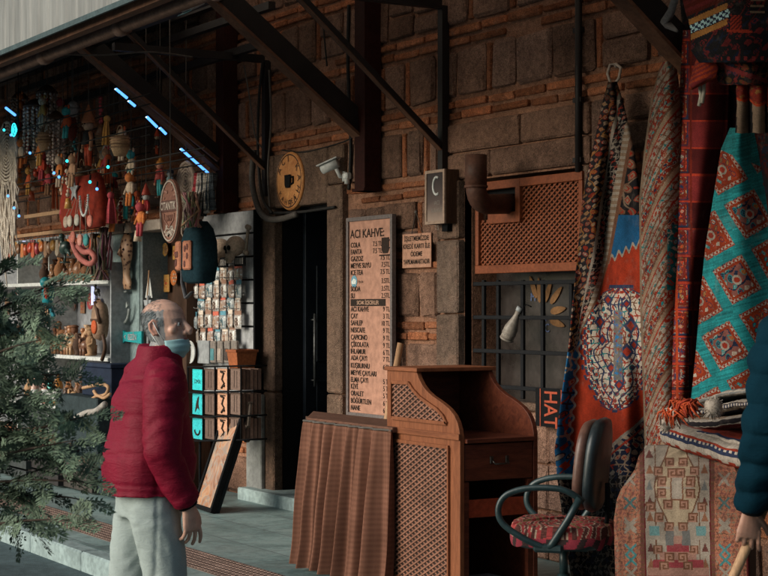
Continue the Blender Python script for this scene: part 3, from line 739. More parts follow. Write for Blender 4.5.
for s in (-1, 1): m.box((cx1+.0, yc+s*.05, (dz0+dz1)/2+.01), (.008, .022, .04), None, 0, .003)
m.tube([(cx1+.003, yc-.05, (dz0+dz1)/2+.012), (cx1+.025, yc-.045, (dz0+dz1)/2-.01), (cx1+.025, yc+.045, (dz0+dz1)/2-.01), (cx1+.003, yc+.05, (dz0+dz1)/2+.012)], .005, 6); m.build('handle', mk('aged_brass', (.09, .08, .07), .3, 9, .35, 0, 60, .9), dr)
m = MB(cb); m.bb((cx0+.02, -Q1+.029, cz-.43), (cx1-.02, -Q0-.029, cz-.405)); m.bb((cx1-.03, -Q1+.029, cz-.43), (cx1-.012, -Q0-.029, cz-.335)); m.build('shelf', mk('red_shelf', (.30, .05, .022), .3, 6, .4), cb, bevel=.003)
m = MB(cb); m.bb((cx0+.02, -Q1+.029, .05), (cx1-.02, -Q0-.029, .075)); m.build('bottom_board', m_redwood, cb)
m = MB(cb); 
for y in (-Q1+.03, -Q0-.06): m.bb((cx1-.035, y, .076), (cx1-.006, y+.03, cz-.24))
m.build('front_stile', m_redwood, cb)
# folded papers left on the bottom board
m = MB((cx1-.2, -1.25, .076))
for i in range(5): m.box(m.o+V(random.uniform(-.03, .03), random.uniform(-.03, .03), .006+i*.011), (.24, .3, .009), Matrix.Rotation(random.uniform(-.2, .2), 3, 'Z'), 0, .002, (random.uniform(.25, .5),)*3)
m.solo('paper_stack', m_colm, 'loose stack of grey papers on the cabinet floor', 'papers', colattr=True)
a = W(400.5, 343, .14); b = V(a.x-.06, -.38, .012)
m = MB(b); m.tube([a, b], [.022, .026], 10); m.solo('wooden_pole', m_pine, 'plain wooden pole leaning on the wall behind the cabinet', 'pole')

# ------------------------------------------------------------------ curtained table
zt = .93
tp = [G(306.5, 417.5, zt), G(313, 411, zt), G(412, 419, zt), G(392, 425.5, zt)]
A, B_ = tp[0].copy(), tp[3].copy(); B_ = V(XW(386, -A.y+.04), A.y, zt); print('curtain q', -A.y, B_.x, cx0)
bk = tp[1].copy()
ctab = thing('curtained_table', 'narrow table hidden by a brown checked pleated curtain', 'table', (A.x+.5, A.y, 0))
# table outline: front edge A->B_, rear edge behind it
C_, D_ = V(B_.x-.02, bk.y, zt), V(bk.x, bk.y, zt)
m = MB(ctab); poly = [(A.x, A.y), (B_.x, B_.y), (C_.x, C_.y), (D_.x, D_.y)]
m.prism(poly, (0, 0, zt), (1, 0, 0), (0, 1, 0), .03); m.build('table_top', mk('brown_cloth_top', (.15, .07, .046), .25, 5, .85, .3, 200), ctab, bevel=.006)
def curt_mat():
    n = NT('checked_curtain'); c = n.coord('UV'); s = n.node('ShaderNodeSeparateXYZ'); n.link(c, s.inputs[0])
    fx = n.math('PINGPONG', n.math('MULTIPLY', s.outputs[0], 34.0), .5); fz = n.math('PINGPONG', n.math('MULTIPLY', s.outputs[1], 34.0), .5)
    fine = n.math('PINGPONG', n.math('MULTIPLY', s.outputs[1], 110.0), .5)
    v = n.math('ADD', n.math('ADD', fx, fz), n.math('MULTIPLY', fine, .25))
    a = n.noise(n.coord('Object'), 5, 4); w = n.noise(n.coord('Object'), 220, 2)
    col = n.mix(n.ramp(v, (.15, 0.0), (.95, 1.0)), (.125, .055, .036), (.185, .084, .056)); col = n.mix(1.0, col, n.ramp(a, (.3, .75), (.7, 1.1)), 'MULTIPLY')
    n.bump(w, .4, .002); return n.fin(col, .92, 0, .1)
NS, NZ = 640, 40; vs = []; fs = []; uv = []
path = [V(A.x+.10, A.y+.34, 0), V(A.x+.02, A.y+.05, 0), V(A.x, A.y, 0), V(A.x+.06, A.y-.01, 0), V(B_.x, B_.y, 0)]
Ls = [0]
for i in range(1, len(path)): Ls.append(Ls[-1]+(path[i]-path[i-1]).length)
def onpath(s):
    for i in range(1, len(path)):
        if s <= Ls[i] or i == len(path)-1:
            t = (s-Ls[i-1])/(Ls[i]-Ls[i-1]); return path[i-1].lerp(path[i], t), (path[i]-path[i-1]).normalized()
for j in range(NZ+1):
    tz = j/NZ; z = zt-.012-(zt-.06)*tz
    for i in range(NS+1):
        s = Ls[-1]*i/NS; p, d = onpath(s)
        d = V(1, 0, 0) if p.x > A.x+.03 else d; n = V(-d.y, d.x, 0)*-1
        ph = s*2*PI/.15+3.4*noise.noise(V(s*3.1, 0, 0))+.5*noise.noise(V(s*7, tz*.5, 3))
        am = .016+.062*tz**.6; wv = math.sin(ph); wv = math.sin(ph+.45*math.sin(ph))+.25*math.sin(2.3*ph+1.0)
        off = am*(wv+.30)+.03*tz*tz + .012*noise.noise(V(s*4, tz*3, 1))*tz
        q_ = p+n*off; x_ = q_.x - .02*tz*(1-min(1, max(0, (p.x-A.x)/.9)))
        drop = .012*noise.noise(V(s*2.5, 0, 5))
        vs.append(V(x_, q_.y, z+(drop if j == NZ else 0))); uv.append((s*1.3, z))
for j in range(NZ):
    for i in range(NS): a = j*(NS+1)+i; fs.append((a, a+NS+1, a+NS+2, a+1))
m = MB(ctab); m.add(vs, fs, 0, True); cu = m.build('curtain', curt_mat(), ctab)
ul = cu.data.uv_layers.new(name='UVMap')
for p in cu.data.polygons:
    for li, vi in zip(p.loop_indices, p.vertices): ul.data[li].uv = uv[vi]
m = MB(ctab); m.tube([vs[i]+V(0, -.004, -.006) for i in range(0, NS+1, 6)], .007, 6); m.build('curtain_wire', m_cable, ctab)
for (x, y) in [(A.x+.1, A.y+.08), (B_.x-.1, A.y+.08), (D_.x+.05, D_.y-.05), (C_.x-.1, C_.y-.05)]:
    m = MB(ctab); m.bb((x-.02, y-.02, 0.002), (x+.02, y+.02, zt-.03)); m.build('leg', m_dwood, ctab)

# ------------------------------------------------------------------ office chair
chl = V(4.70, -1.27, .002)
ch = thing('office_chair', 'worn office chair with looped arms and a red woven seat cover', 'chair', chl, math.radians(131))
m_teal = mk('teal_black_plastic', (.010, .030, .034), .3, 8, .42, .1, 60, 0, .5)
m_shell = mk('dark_chair_shell', (.012, .020, .024), .3, 8, .4, .1, 60, 0, .5)
def sq(a, n=3.2):
    c, s_ = math.cos(a), math.sin(a); return (math.copysign(abs(c)**(2/n), c), math.copysign(abs(s_)**(2/n), s_))
m = MB(); R = []
for (k, z) in [(.55, .40), (.88, .405), (.98, .43), (1.0, .455), (.97, .47)]:
    R.append([V(.245*k*sq(2*PI*i/40)[0], .235*k*sq(2*PI*i/40)[1], z) for i in range(40)])
m.rings(R); m.build('seat_shell', m_shell, ch)
m = MB(); NA, NR = 200, 60; vs = []; cs = []
for i in range(NR+1):
    for k in range(NA):
        a = 2*PI*k/NA; e = sq(a); t = i/NR
        if t < .72: r = t/.72; z = .535-.018*r**4+.006*noise.noise(V(e[0]*r*6, e[1]*r*6, 0)); 
        else:
            r = 1+.06*math.sin((t-.72)/.28*PI*.8); z = .517-(t-.72)/.28*(.095+.035*noise.noise(V(math.cos(a)*2.2, math.sin(a)*2.2, 4)))
        vs.append(V(.25*r*e[0], .24*r*e[1], z+(.01 if e[1] > .9 and t < .8 else 0)))
for i in range(NR):
    for k in range(NA):
        l = (k+1) % NA; f = (i*NA+k, (i+1)*NA+k, (i+1)*NA+l, i*NA+l); c = sum((vs[q] for q in f), V(0, 0, 0))/4
        s_ = math.sin(c.y*130+2.4*math.sin(c.x*46)+5*noise.noise(V(c.x*9, c.y*9, c.z*9)))
        h_ = math.sin(k*12.9898+i*78.233)*43758.5; h_ -= math.floor(h_)
        pal = [(.34, .05, .05), (.42, .30, .22), (.10, .035, .03), (.20, .13, .06), (.40, .13, .12)]
        col = pal[int((s_*.5+.5)*2.99)] if noise.noise(V(c.x*14, c.y*14, 2)) < .12 else pal[(int((s_*.5+.5)*2.99)+3) % 5]; col = tuple(x*(.75+.5*h_) for x in col)
        if i > NR*.86: col = (.30, .04, .06) if math.sin(k*.5+i*.2) > -.2 else (.05, .03, .03)
        m.add([vs[q] for q in f], [(0, 1, 2, 3)], 0, True, col)
m.build('seat_cover', m_flat, ch, colattr=True)
def pad(mb, yoff, thick, w, h, z0, tilt, mat=0):
    Rr = []; N = 36
    for t, k in [(0, .82), (.12, .96), (.5, 1.0), (.88, .96), (1, .82)]:
        ring = []
        for i in range(N):
            e = sq(2*PI*i/N, 2.8); x = w/2*k*e[0]; zz = h/2+h/2*k*e[1]
            ring.append(V(x, -.150+yoff+thick*t-zz*math.tan(tilt)-.35*x*x*-1*.6, z0+zz))
        Rr.append(ring)
    mb.rings(Rr, mat)
m = MB(); pad(m, .02, .060, .42, .45, .585, .10); m.build('backrest', mk('brown_leatherette', (.13, .062, .045), .3, 7, .4, .2, 50, 0, .45), ch)
m = MB(); pad(m, -.035, .062, .44, .47, .575, .10); m.build('backrest_shell', m_shell, ch)
m = MB(); m.tube([(0, -.10, .40), (0, -.20, .43), (0, -.22, .55), (0, -.22, .72)], .024, 8, flat=.5); m.build('back_bracket', m_blk, ch)
for s in (-1, 1):
    m = MB(); X = s*.275
    ctl = [V(X*.93, .02, .415), V(X, .13, .46), V(X*1.05, .235, .53), V(X*1.06, .262, .60), V(X*1.06, .225, .672), V(X*1.05, .12, .71), V(X*1.04, -.02, .715), V(X*1.0, -.09, .695), V(X*.90, -.15, .65)]
    P = []
    for i in range(len(ctl)-1):
        p0 = ctl[max(i-1, 0)]; p1 = ctl[i]; p2 = ctl[i+1]; p3 = ctl[min(i+2, len(ctl)-1)]
        for k in range(6):
            t = k/6; P.append(.5*((2*p1)+(p2-p0)*t+(2*p0-5*p1+4*p2-p3)*t*t+(3*p1-p0-3*p2+p3)*t**3))
    P.append(ctl[-1]); m.tube(P, .0125, 10, flat=1.3)
    m.tube([V(X*1.0, -.14, .67), V(X*1.0, -.08, .56), V(X*.96, .0, .44), V(X*.93, .02, .415)], .0155, 10, flat=1.2)
    m.box((X*.9, .02, .42), (.05, .15, .045), None, 0, .012); m.build('armrest', m_teal, ch)
m = MB(); m.tube([(0, 0, .12), (0, 0, .26)], .032, 14); m.tube([(0, 0, .26), (0, 0, .40)], .022, 12); m.box((0, -.02, .40), (.16, .24, .035), None, 0, .01); m.build('column', m_teal, ch)
m = MB(); m.tube([(.08, .0, .39), (.24, .02, .385)], .008, 6); m.ball((.25, .02, .385), (.03, .02, .016)); m.build('lever', m_blk, ch)
for k in range(5):
    a = 2*PI*k/5+.3; d = V(math.cos(a), math.sin(a), 0); m = MB(); m.bar(d*.03+V(0, 0, .125), d*.29+V(0, 0, .085), .05, .035, 0, ch=.006); lg = m.build('leg', m_teal, ch)
    m = MB(); t_ = V(-d.y, d.x, 0); c = d*.28+V(0, 0, .03)
    for s in (-1, 1): m.tube([c+t_*(s*.008), c+t_*(s*.026)], .030, 12)
    m.build('caster', m_blk, lg)
# ------------------------------------------------------------------ rugs: colour per knot, painted from numbers
def hsh(i, j, k=0.0): 
    v = np.sin(i*127.1+j*311.7+k*74.7)*43758.5453; return v-np.floor(v)
CRM, SAND, RED, ORG, NAVY, BLK, BLUE, TEAL, GOLD, BRN, WINE, PINK, GRY = [np.array(c) for c in
    ((.36, .30, .25), (.27, .185, .13), (.26, .032, .016), (.33, .050, .016), (.020, .026, .055), (.014, .011, .013), (.02, .13, .28), (.018, .19, .20), (.28, .13, .04), (.16, .075, .045), (.13, .018, .018), (.29, .11, .09), (.15, .145, .14))]
def pick(mask, c, out): out[mask] = c
def motif(X, Y, cell, pal, bg, seed=0.0, sp=.5, lw=.12):
    X = X+cell*.22*np.sin(Y/cell*1.7+seed)+cell*.12*np.sin(Y/cell*4.1+X/cell*2.3); Y = Y+cell*.2*np.sin(X/cell*1.3+seed*2)    # rows of small blossoms and diamonds
    i = np.floor(X/cell); j = np.floor(Y/cell); a = np.abs(X/cell-i-.5); b = np.abs(Y/cell-j-.5)
    h = hsh(i, j, seed); h2 = hsh(i, j, seed+3); r = a+b; r2 = np.hypot(a, b); out = np.tile(bg, (len(X), 1)).astype(float)
    p = np.array(pal); k = (h*len(p)).astype(int) % len(p); k2 = (h2*len(p)).astype(int) % len(p)
    on = (h2 < sp+.35)
    m = on & (r < .30+.16*hsh(i, j, seed+9)); out[m] = p[k][m]
    m = on & (r < .42) & (r > .42-lw); out[m] = p[k2][m]
    m = on & (r2 < .13); out[m] = p[k2][m]
    X0 = X+cell*.9*np.sin(Y/cell*.9+seed); m = (np.abs(np.mod(X0/cell, 2.0)-1.0) < .10); out[m] = p[0]*.85
    m = on & (r2 > .30) & (r2 < .40) & (h > .55); out[m] = p[-1]
    m = (~on) & (np.minimum(a, b) < .09); out[m] = p[k][m]
    return out
def rug(name, label, L, R, v0, v1, qf, colf, step=.8, group=None, thick=.012, cat='rug', mat=None, kids=None):
    vv = np.arange(v0, v1+step, step); wid = max(np.interp(vv, [a for a, _ in R], [b for _, b in R])-np.interp(vv, [a for a, _ in L], [b for _, b in L]))
    nu = int(wid/step)+1; o = W(np.interp(v1, *zip(*L)), v1, 0.3); m = MB((o.x, -.3, max(o.z, 0)))
    lv = np.interp(vv, *zip(*L)); rv_ = np.interp(vv, *zip(*R))
    vs = []; PX = np.zeros((len(vv), nu+1)); PY = np.zeros_like(PX)
    for j, v in enumerate(vv):
        for i in range(nu+1):
            t = i/nu; u = lv[j]+(rv_[j]-lv[j])*t; PX[j, i] = u; PY[j, i] = v; vs.append(W(u, v, qf(u, v, t)))
    cx = ((PX[:-1, :-1]+PX[1:, 1:])/2).ravel(); cy = ((PY[:-1, :-1]+PY[1:, 1:])/2).ravel()
    T = np.tile((np.arange(nu)+.5)/nu, len(vv)-1); col = np.power(colf(cx, cy, T), 1.12)*(.85+.3*hsh(np.round(cx*1.3), np.round(cy*1.3)))[:, None]
    n1 = nu+1; m.v = vs
    for j in range(len(vv)-1):
        for i in range(nu): m.f.append((j*n1+i, (j+1)*n1+i, (j+1)*n1+i+1, j*n1+i+1))
    k = len(m.f); m.m = [0]*k; m.s = [True]*k; m.c = [tuple(c) for c in col]
    ob = m.solo(name, mat or m_weave, label, cat, group, colattr=True, solid=thick)
    ob['n'] = 0; del ob['n']
    return ob
nz = lambda *a: noise.noise(V(*a))
# A: long red rug with the cream medallion
def colA(x, y, t):
    out = np.tile(np.array([.30, .036, .013]), (len(x), 1))
    Lx = np.interp(y, [85, 200, 300, 345, 400, 600], [603, 583, 574, 572, 562, 552])
    bw = np.interp(y, [85, 200, 260, 300, 345, 360, 600], [28, 27, 23, 16, 3, 0, 0]); d = x-Lx; dn = d/np.maximum(bw, .01)
    sx = x+.33*y
    # lower-left blue corner, upper blue corner
    low = (y > 335) & (x < 580-.10*(y-335)+2.2*np.sin(y*.5)+np.where(y > 440, (y-440)*.5, 0)); edge = (y > 335) & (np.abs(x-(580-.10*(y-335)+2.2*np.sin(y*.5)+np.where(y > 440, (y-440)*.5, 0))) < 1.6)
    mb1 = motif(sx, y, 11, [ORG, CRM, NAVY], BLUE, 5, .25); out[low] = mb1[low]; out[edge] = CRM
    upc = (y < 285) & (y < 262-.55*(x-606)+3*np.sin(x*.9)); out[upc] = BLUE*.75; e2 = np.abs(y-(262-.55*(x-606)+3*np.sin(x*.9))) < 1.7; out[e2 & (y < 285)] = CRM*.8
    # medallion
    hw = np.interp(y, [288, 296, 312, 330, 352, 372, 390, 404, 410], [8, 24, 32, 35, 34, 31, 22, 14, 2])+1.8*np.sign(np.sin(y*.62)); dx = np.abs(x-(619-.05*(y-350)))
    md = (dx < hw) & (y > 288) & (y < 410); ml = (dx < hw+2.4) & (y > 285) & (y < 412.5); out[ml] = NAVY*1.6
    fl = motif(x+.3*np.sin(y*.4), y+.4*np.sin(x*.5), 6.4, [RED*1.2, NAVY*1.5, BRN, TEAL], CRM*1.35, 2, .05, .2); out[md] = fl[md]
    rim = md & ((dx > hw-4) | (y < 294) | (y > 404)); out[rim & (np.mod(np.floor(y/3)+np.floor(x/3), 2) == 0)] = RED; rim2 = md & (np.abs(dx-hw+5.2) < .8); out[rim2] = NAVY
    for k_ in (12, 20): r3 = md & (np.abs(np.abs(dx)*1.0+np.abs(y-350)*.34-k_-6*np.abs(np.sin(y*.11))) < .8); out[r3] = NAVY*1.6
    for (px_, py_, r) in [(600, 322, 6), (631, 326, 7), (627, 352, 7), (603, 340, 5), (609, 300, 5), (627, 304, 4), (612, 368, 5), (620, 385, 5), (634, 345, 5)]:
        rr = np.abs(x-px_)*1.0+np.abs(y-py_)*.8; out[md & (rr < r)] = NAVY*1.8; out[md & (rr < r*.55)] = RED*1.1
    ax = (np.abs(x-619) < 4.5) & md & (y > 310) & (y < 380); ms = motif(x, y, 4, [BLUE*1.4, RED, GRY, SAND], GRY, 7, .6, .2); out[ax] = ms[ax]
    # second cream-ground zone at right below and lower dark speckled border
    lo = (y > 425+.9*(636-x)); ms = motif(x, y, 7, [CRM*.75, RED, SAND], NAVY*.8, 9, .3); out[lo] = ms[lo]; out[np.abs(y-(425+.9*(636-x))) < 2] = CRM*.7
    out[np.abs(y-(433+.9*(636-x))) < 1.2] = RED
    dk = (y > 475) ; ms = motif(x*1.2, y, 6, [CRM*.55, NAVY, SAND*.6], BLK, 4, .1); out[dk] = ms[dk]
    # left border bands
    b = (dn < 1.45) & (y < 352)
    m1 = motif(sx, y, 6.0, [GOLD*1.1, SAND, BRN*1.4, CRM*.8, RED*.8], BLK*1.5, 1, .75, .14); m2 = motif(sx*1.0, y, 5, [CRM*.7, RED], BLK, 8, .3)
    k = b & (dn < .62); out[k] = m1[k]; k = b & (dn >= .62) & (dn < .72); out[k] = CRM*.8; k = b & (dn >= .72) & (dn < 1.08); out[k] = m2[k]; k = b & (dn >= 1.08) & (dn < 1.32); out[k] = np.where((np.floor(y[k]/3)%2 == 0)[:, None], CRM*.85, SAND*.9)
    k = b & (dn >= 1.32); out[k] = BRN
    tp = (y < 215) & (dn > 1.45); ms = motif(x, y, 12, [SAND*.8, RED, BRN], BLK, 12, .3); out[tp] = ms[tp]
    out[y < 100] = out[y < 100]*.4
    return out
qA = lambda u, v, t: .18+(.07*math.sin(t*7+v*.006)+.025*math.sin(t*17-v*.011))*min(1, (v-80)/120)+.10*(v-80)/400+.05*(1-abs(2*t-1))
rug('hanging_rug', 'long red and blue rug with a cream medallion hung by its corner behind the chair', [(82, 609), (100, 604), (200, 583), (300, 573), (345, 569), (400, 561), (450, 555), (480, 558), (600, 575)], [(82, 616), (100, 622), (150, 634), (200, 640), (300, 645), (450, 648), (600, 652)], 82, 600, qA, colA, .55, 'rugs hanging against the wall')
# hook with a cord loop for rug A
m = MB(W(614, 82, .16)); c = m.o
m.tube([W(611, 84, .17), W(607.5, 74, .15), W(610, 65, .12), W(616, 64, .10), W(621, 68, .12), W(619, 78, .15), W(615, 84, .17)], .009, 6)
m.tube([W(616, 66, .10), W(616, 66, .0)], .012, 6)
m.tube([W(612, 84, .2), W(606, 96, .2), W(603, 112, .18)], .006, 5); m.solo('rope_loop', mk('pale_rope', (.40, .33, .28), .2), 'pale rope loop on a wall hook holding the red rug', 'rope')
# B: cream rug with curved bands
def colB(x, y, t):
    s = (y-70)+1.9*(x-640)+14*np.sin((x-640)*.07); k = np.mod(s, 64); out = np.tile(CRM*.8, (len(x), 1))
    m1 = motif(s*1.0, y-.5*x, 8, [RED, BRN, TEAL*.8, SAND], CRM*.78, 3, .28, .16); out[:] = m1
    m2 = motif(s, y-.4*x, 7, [CRM*.8, TEAL, NAVY, SAND], RED*.8, 6, .5, .14)
    b = (k > 26) & (k < 42); out[b] = m2[b]
    for a, w_, c in ((24.5, 1.8, BRN), (43, 1.8, BRN), (49, 3.5, SAND), (54, 1.4, RED), (5, 1.6, BRN), (14, 1.2, RED*.8)): out[np.abs(k-a) < w_] = c
    g = (t > .72) & (y > 225) & (y < 290) ; m3 = motif(x, y, 7, [TEAL, CRM, RED], TEAL*.6, 5, .5); out[g] = m3[g]
    e = t < .05; out[e] = SAND*.8
    return out
qB = lambda u, v, t: .32+.09*math.sin(PI*t)+.02*math.sin(v*.03)
rug('hanging_rug', 'cream rug with slanting curved red bands hanging next to the red medallion rug', [(62, 664), (70, 660), (100, 652), (150, 645), (200, 640), (300, 641), (460, 646)], [(62, 668), (70, 676), (100, 680), (150, 681), (200, 678), (300, 676), (460, 678)], 62, 462, qB, colB, .75, 'rugs hanging against the wall')
# C: dark red squares
def colC(x, y, t):
    out = np.tile(WINE*.55, (len(x), 1)); j = np.floor((y-12)/27); fy = (y-12)/27-j; fx = (x-668)/24
    h = hsh(j, j*0); sq_ = np.maximum(np.abs(fx-.42), np.abs(fy-.5)); ms = motif(x, y, 5, [CRM*.45, RED*1.1, NAVY*.8, ORG*.8, GOLD*.5], WINE*.7, 3, .5)
    out[:] = np.where((np.mod(j, 2) == 0)[:, None], WINE*.8, WINE*.35)
    k = sq_ < .40; out[k] = ms[k]; k = (sq_ > .42) & (sq_ < .46); out[k] = NAVY*.7; k = (sq_ < .36) & (sq_ > .28); out[k] = RED*.35; k = sq_ < .10; out[k] = NAVY
    k = fy < .07; out[k] = RED*.75; k = np.abs(x-(676+.008*(y-100))) < 1.3; out[k] = ORG*.55
    k = np.abs(fx-1.0) < .04; out[k] = RED*.3
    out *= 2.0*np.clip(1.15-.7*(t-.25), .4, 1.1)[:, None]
    return out
qC = lambda u, v, t: .26+.16*math.sin(PI*min(1, t*1.1))
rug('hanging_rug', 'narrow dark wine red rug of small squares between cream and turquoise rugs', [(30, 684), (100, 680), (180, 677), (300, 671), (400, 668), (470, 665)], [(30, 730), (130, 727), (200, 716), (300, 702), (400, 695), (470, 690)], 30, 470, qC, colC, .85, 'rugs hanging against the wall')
# D: turquoise lattice
def colD(x, y, t):
    a = (y+.58*(x-700)-272)/59; b = (x-739-(y-240)/1.75)/49; fa = a-np.floor(a); fb = b-np.floor(b)
    da = np.minimum(fa, 1-fa); db = np.minimum(fb, 1-fb)
    cell = np.floor(a)*3+np.floor(b); fl = motif(fa*36, fb*36, 4.5, [ORG, CRM, RED, TEAL, GOLD, NAVY], ORG*.75, 4, .55, .2); fl2 = motif(fa*36, fb*36, 6, [NAVY, CRM, GOLD, RED, TEAL], PINK*.7, 2, .6, .2)
    out = np.where((np.mod(cell, 2) == 0)[:, None], fl, fl2)
    e = np.minimum(da, db); k = (e > .13) & (e < .19); ck = np.mod(np.floor(fa*22)+np.floor(fb*22), 2) == 0; out[k] = np.where(ck[:, None], CRM*.85, RED*.8)[k]
    k = (e > .19) & (e < .24); out[k] = ORG*.65
    ctr = np.hypot(fa-.5, fb-.5); k = (ctr < .10); out[k] = CRM*.8; k = ctr < .06; out[k] = RED
    k = np.minimum(da, db*.9) < .11; st = .7+.6*hsh(np.floor(y*.9+x*.25), np.floor(x*.06)); out[k] = (TEAL[None]*st[:, None])[k]
    top = y < 150+.45*(x-735)+6; out[top] = (TEAL[None]*st[:, None])[top]*.8
    return out
qD = lambda u, v, t: .62+.05*math.sin(t*5)+.10*math.sin(PI*t)
rug('hanging_rug', 'turquoise rug with a diamond lattice of orange flower squares at far right', [(128, 731), (150, 722), (200, 714), (250, 706), (300, 701), (350, 697), (400, 692), (440, 690)], [(128, 752), (150, 757), (200, 766), (250, 771), (300, 776), (400, 782), (440, 784)], 128, 442, qD, colD, .75, 'rugs hanging against the wall')
# F: near-black textile added behind everything, also standing in for darkness there
def colF(x, y, t):
    out = motif(x, y, 14, [WINE*.5, NAVY*.5, BLK, RED*.2], BLK*.8, 11, .5); return out*.8
rug('dark_textile', 'almost black woven textile added for the darkness behind the stool and turquoise rug', [(-60, 676), (60, 686), (130, 690), (430, 690)], [(-60, 830), (430, 830)], -60, 440, lambda u, v, t: .20+.03*math.sin(t*20), colF, 2.0)
# E: saddle bag kilims hung over a rail
def colE(x, y, t):
    s = y+.42*(x-690); out = motif(x+.3*y, s, 9, [WINE, NAVY*.6, BLK], BLK, 3, .4)
    k = (x < 722) & (s > -6) & (s < 16); out[k] = np.where((np.mod(np.floor(s/4), 2) == 0)[:, None], WINE, RED*.35)[k]
    for a, c in ((22.5, GOLD*1.15), (38, GOLD*1.1)): k = (np.abs(s-a) < 3.0) & (x > 690) & (x < 728); out[k] = c
    k = (s > 26) & (s < 34) & (x > 691) & (x < 730); ck = np.mod(np.floor(x/3.0)+np.floor(s/2.6), 2) == 0; out[k] = np.where(ck[:, None], np.array([.35, .5, .52]), NAVY)[k]
    k = (x > 731) & (x < 742) & (y > 16) & (y < 33); out[k] = np.where((np.mod(np.floor((x-731)/2+y*.5), 2) == 0)[:, None], RED*.9, WINE*.5)[k]
    k = (np.abs(y-31-.05*(x-735)) < 1.2) & (x > 728) & (x < 752); out[k] = RED
    k = (x > 750) & (x < 764) & (np.mod(y, 6) < 2.4) & (y < 14); out[k] = SAND*.8
    k = (x > 722) & (np.abs(y-58) < 2.5) & (np.mod(x, 8) < 3); out[k] = WINE*1.6
    return out
qE = lambda u, v, t: 1.02+.12*math.sin(t*4.2+.3)+.05*math.sin(v*.05)
rug('striped_kilim', 'dark kilim with two golden bands folded over the rail at top right', [(-70, 668), (10, 686), (30, 692), (50, 692), (62, 700)], [(-70, 800), (62, 800)], -70, 62, qE, colE, 1.0, None, .012, 'rug', m_flat)
def colE2(x, y, t):
    s = y+.55*(x-690); return np.where((np.mod(np.floor(s/2.2), 2) == 0)[:, None], ORG*.8, WINE*1.2)
rug('striped_pouch', 'small orange and red striped pouch hanging under the dark kilim', [(58, 699), (66, 696), (88, 690)], [(58, 707), (68, 718), (76, 716), (88, 691.5)], 58, 88, lambda u, v, t: .98+.03*math.sin(PI*t), colE2, 1.0, None, .02, 'pouch', m_flat)
m = MB(W(702, 88, .9)); m.tube([W(699, 80, .95), W(701, 96, .93), W(699, 106, .93)], .010, 6); m.tube([W(704, 82, .95), W(704, 92, .93), W(702, 103, .93)], .009, 6); m.solo('pale_tassel', mk('tassel_cream', (.36, .32, .26), .2), 'pair of pale tassel strands hanging below the striped pouch', 'tassel')
m = MB(W(670, 12, .5)); m.tube([W(677, -8, .6), W(671, 12, .55), W(665, 22, .5), W(668, 25, .5), W(677, 31, .55)], [.02, .022, .026, .022, .008], 8); m.solo('grey_hook', mk('dull_grey_metal', (.16, .15, .15), .2), 'bent grey metal arm beside the dark kilim at top right', 'hook')
rl = MB(W(700, -20, 1.0)); rl.tube([W(655, -75, 1.06), W(760, -75, 1.06)+V(.9, 0, 0)], .03, 8); rl.solo('hanging_rail', m_blacksteel, 'black steel rail carrying the dark kilim under the awning', 'rail')
# folded orange textile with pale bands at the right edge
def colG(x, y, t):
    ms = motif(x, y, 5, [RED, GOLD*.8, WINE], RED*.75, 5, .5); out = ms.copy(); low = y > 98+.25*(x-740)+2*np.sin(x*.4); out[low] = BLK*.7
    for a in (742.5, 758.5, 774): k = low & (np.abs(x-a-.02*(y-98)) < 4.3); out[k] = SAND*.9
    k = np.abs(y-(98+.25*(x-740)+2*np.sin(x*.4))) < 1.2; out[k] = ORG*1.2
    return out*.8
rug('folded_textile', 'folded orange red textile with pale vertical bands above the turquoise rug', [(70, 744), (78, 740), (90, 738), (105, 739), (132, 737)], [(70, 800), (132, 800)], 70, 132, lambda u, v, t: .80+.10*math.sin(PI*min(1, max(0, (v-66)/66)))+.03*math.sin(u*.35), colG, .8, None, .02, 'rug', m_flat)
def colH(x, y, t):
    ms = motif(x, y, 7, [WINE*1.4, NAVY, RED*.6, GOLD*.4], BLK, 8, .5); s_ = np.mod(y-.35*x, 19) < 4; ms[s_] = WINE*1.3; return ms
rug('folded_textile', 'dark wine striped textile folded between the two golden bands and orange cloth', [(48, 700), (60, 706), (84, 722)], [(48, 800), (84, 800)], 48, 84, lambda u, v, t: .92+.06*math.sin(u*.12)+.05*math.sin(PI*min(1, max(0, (v-48)/36))), colH, .9, None, .02, 'rug', m_flat)

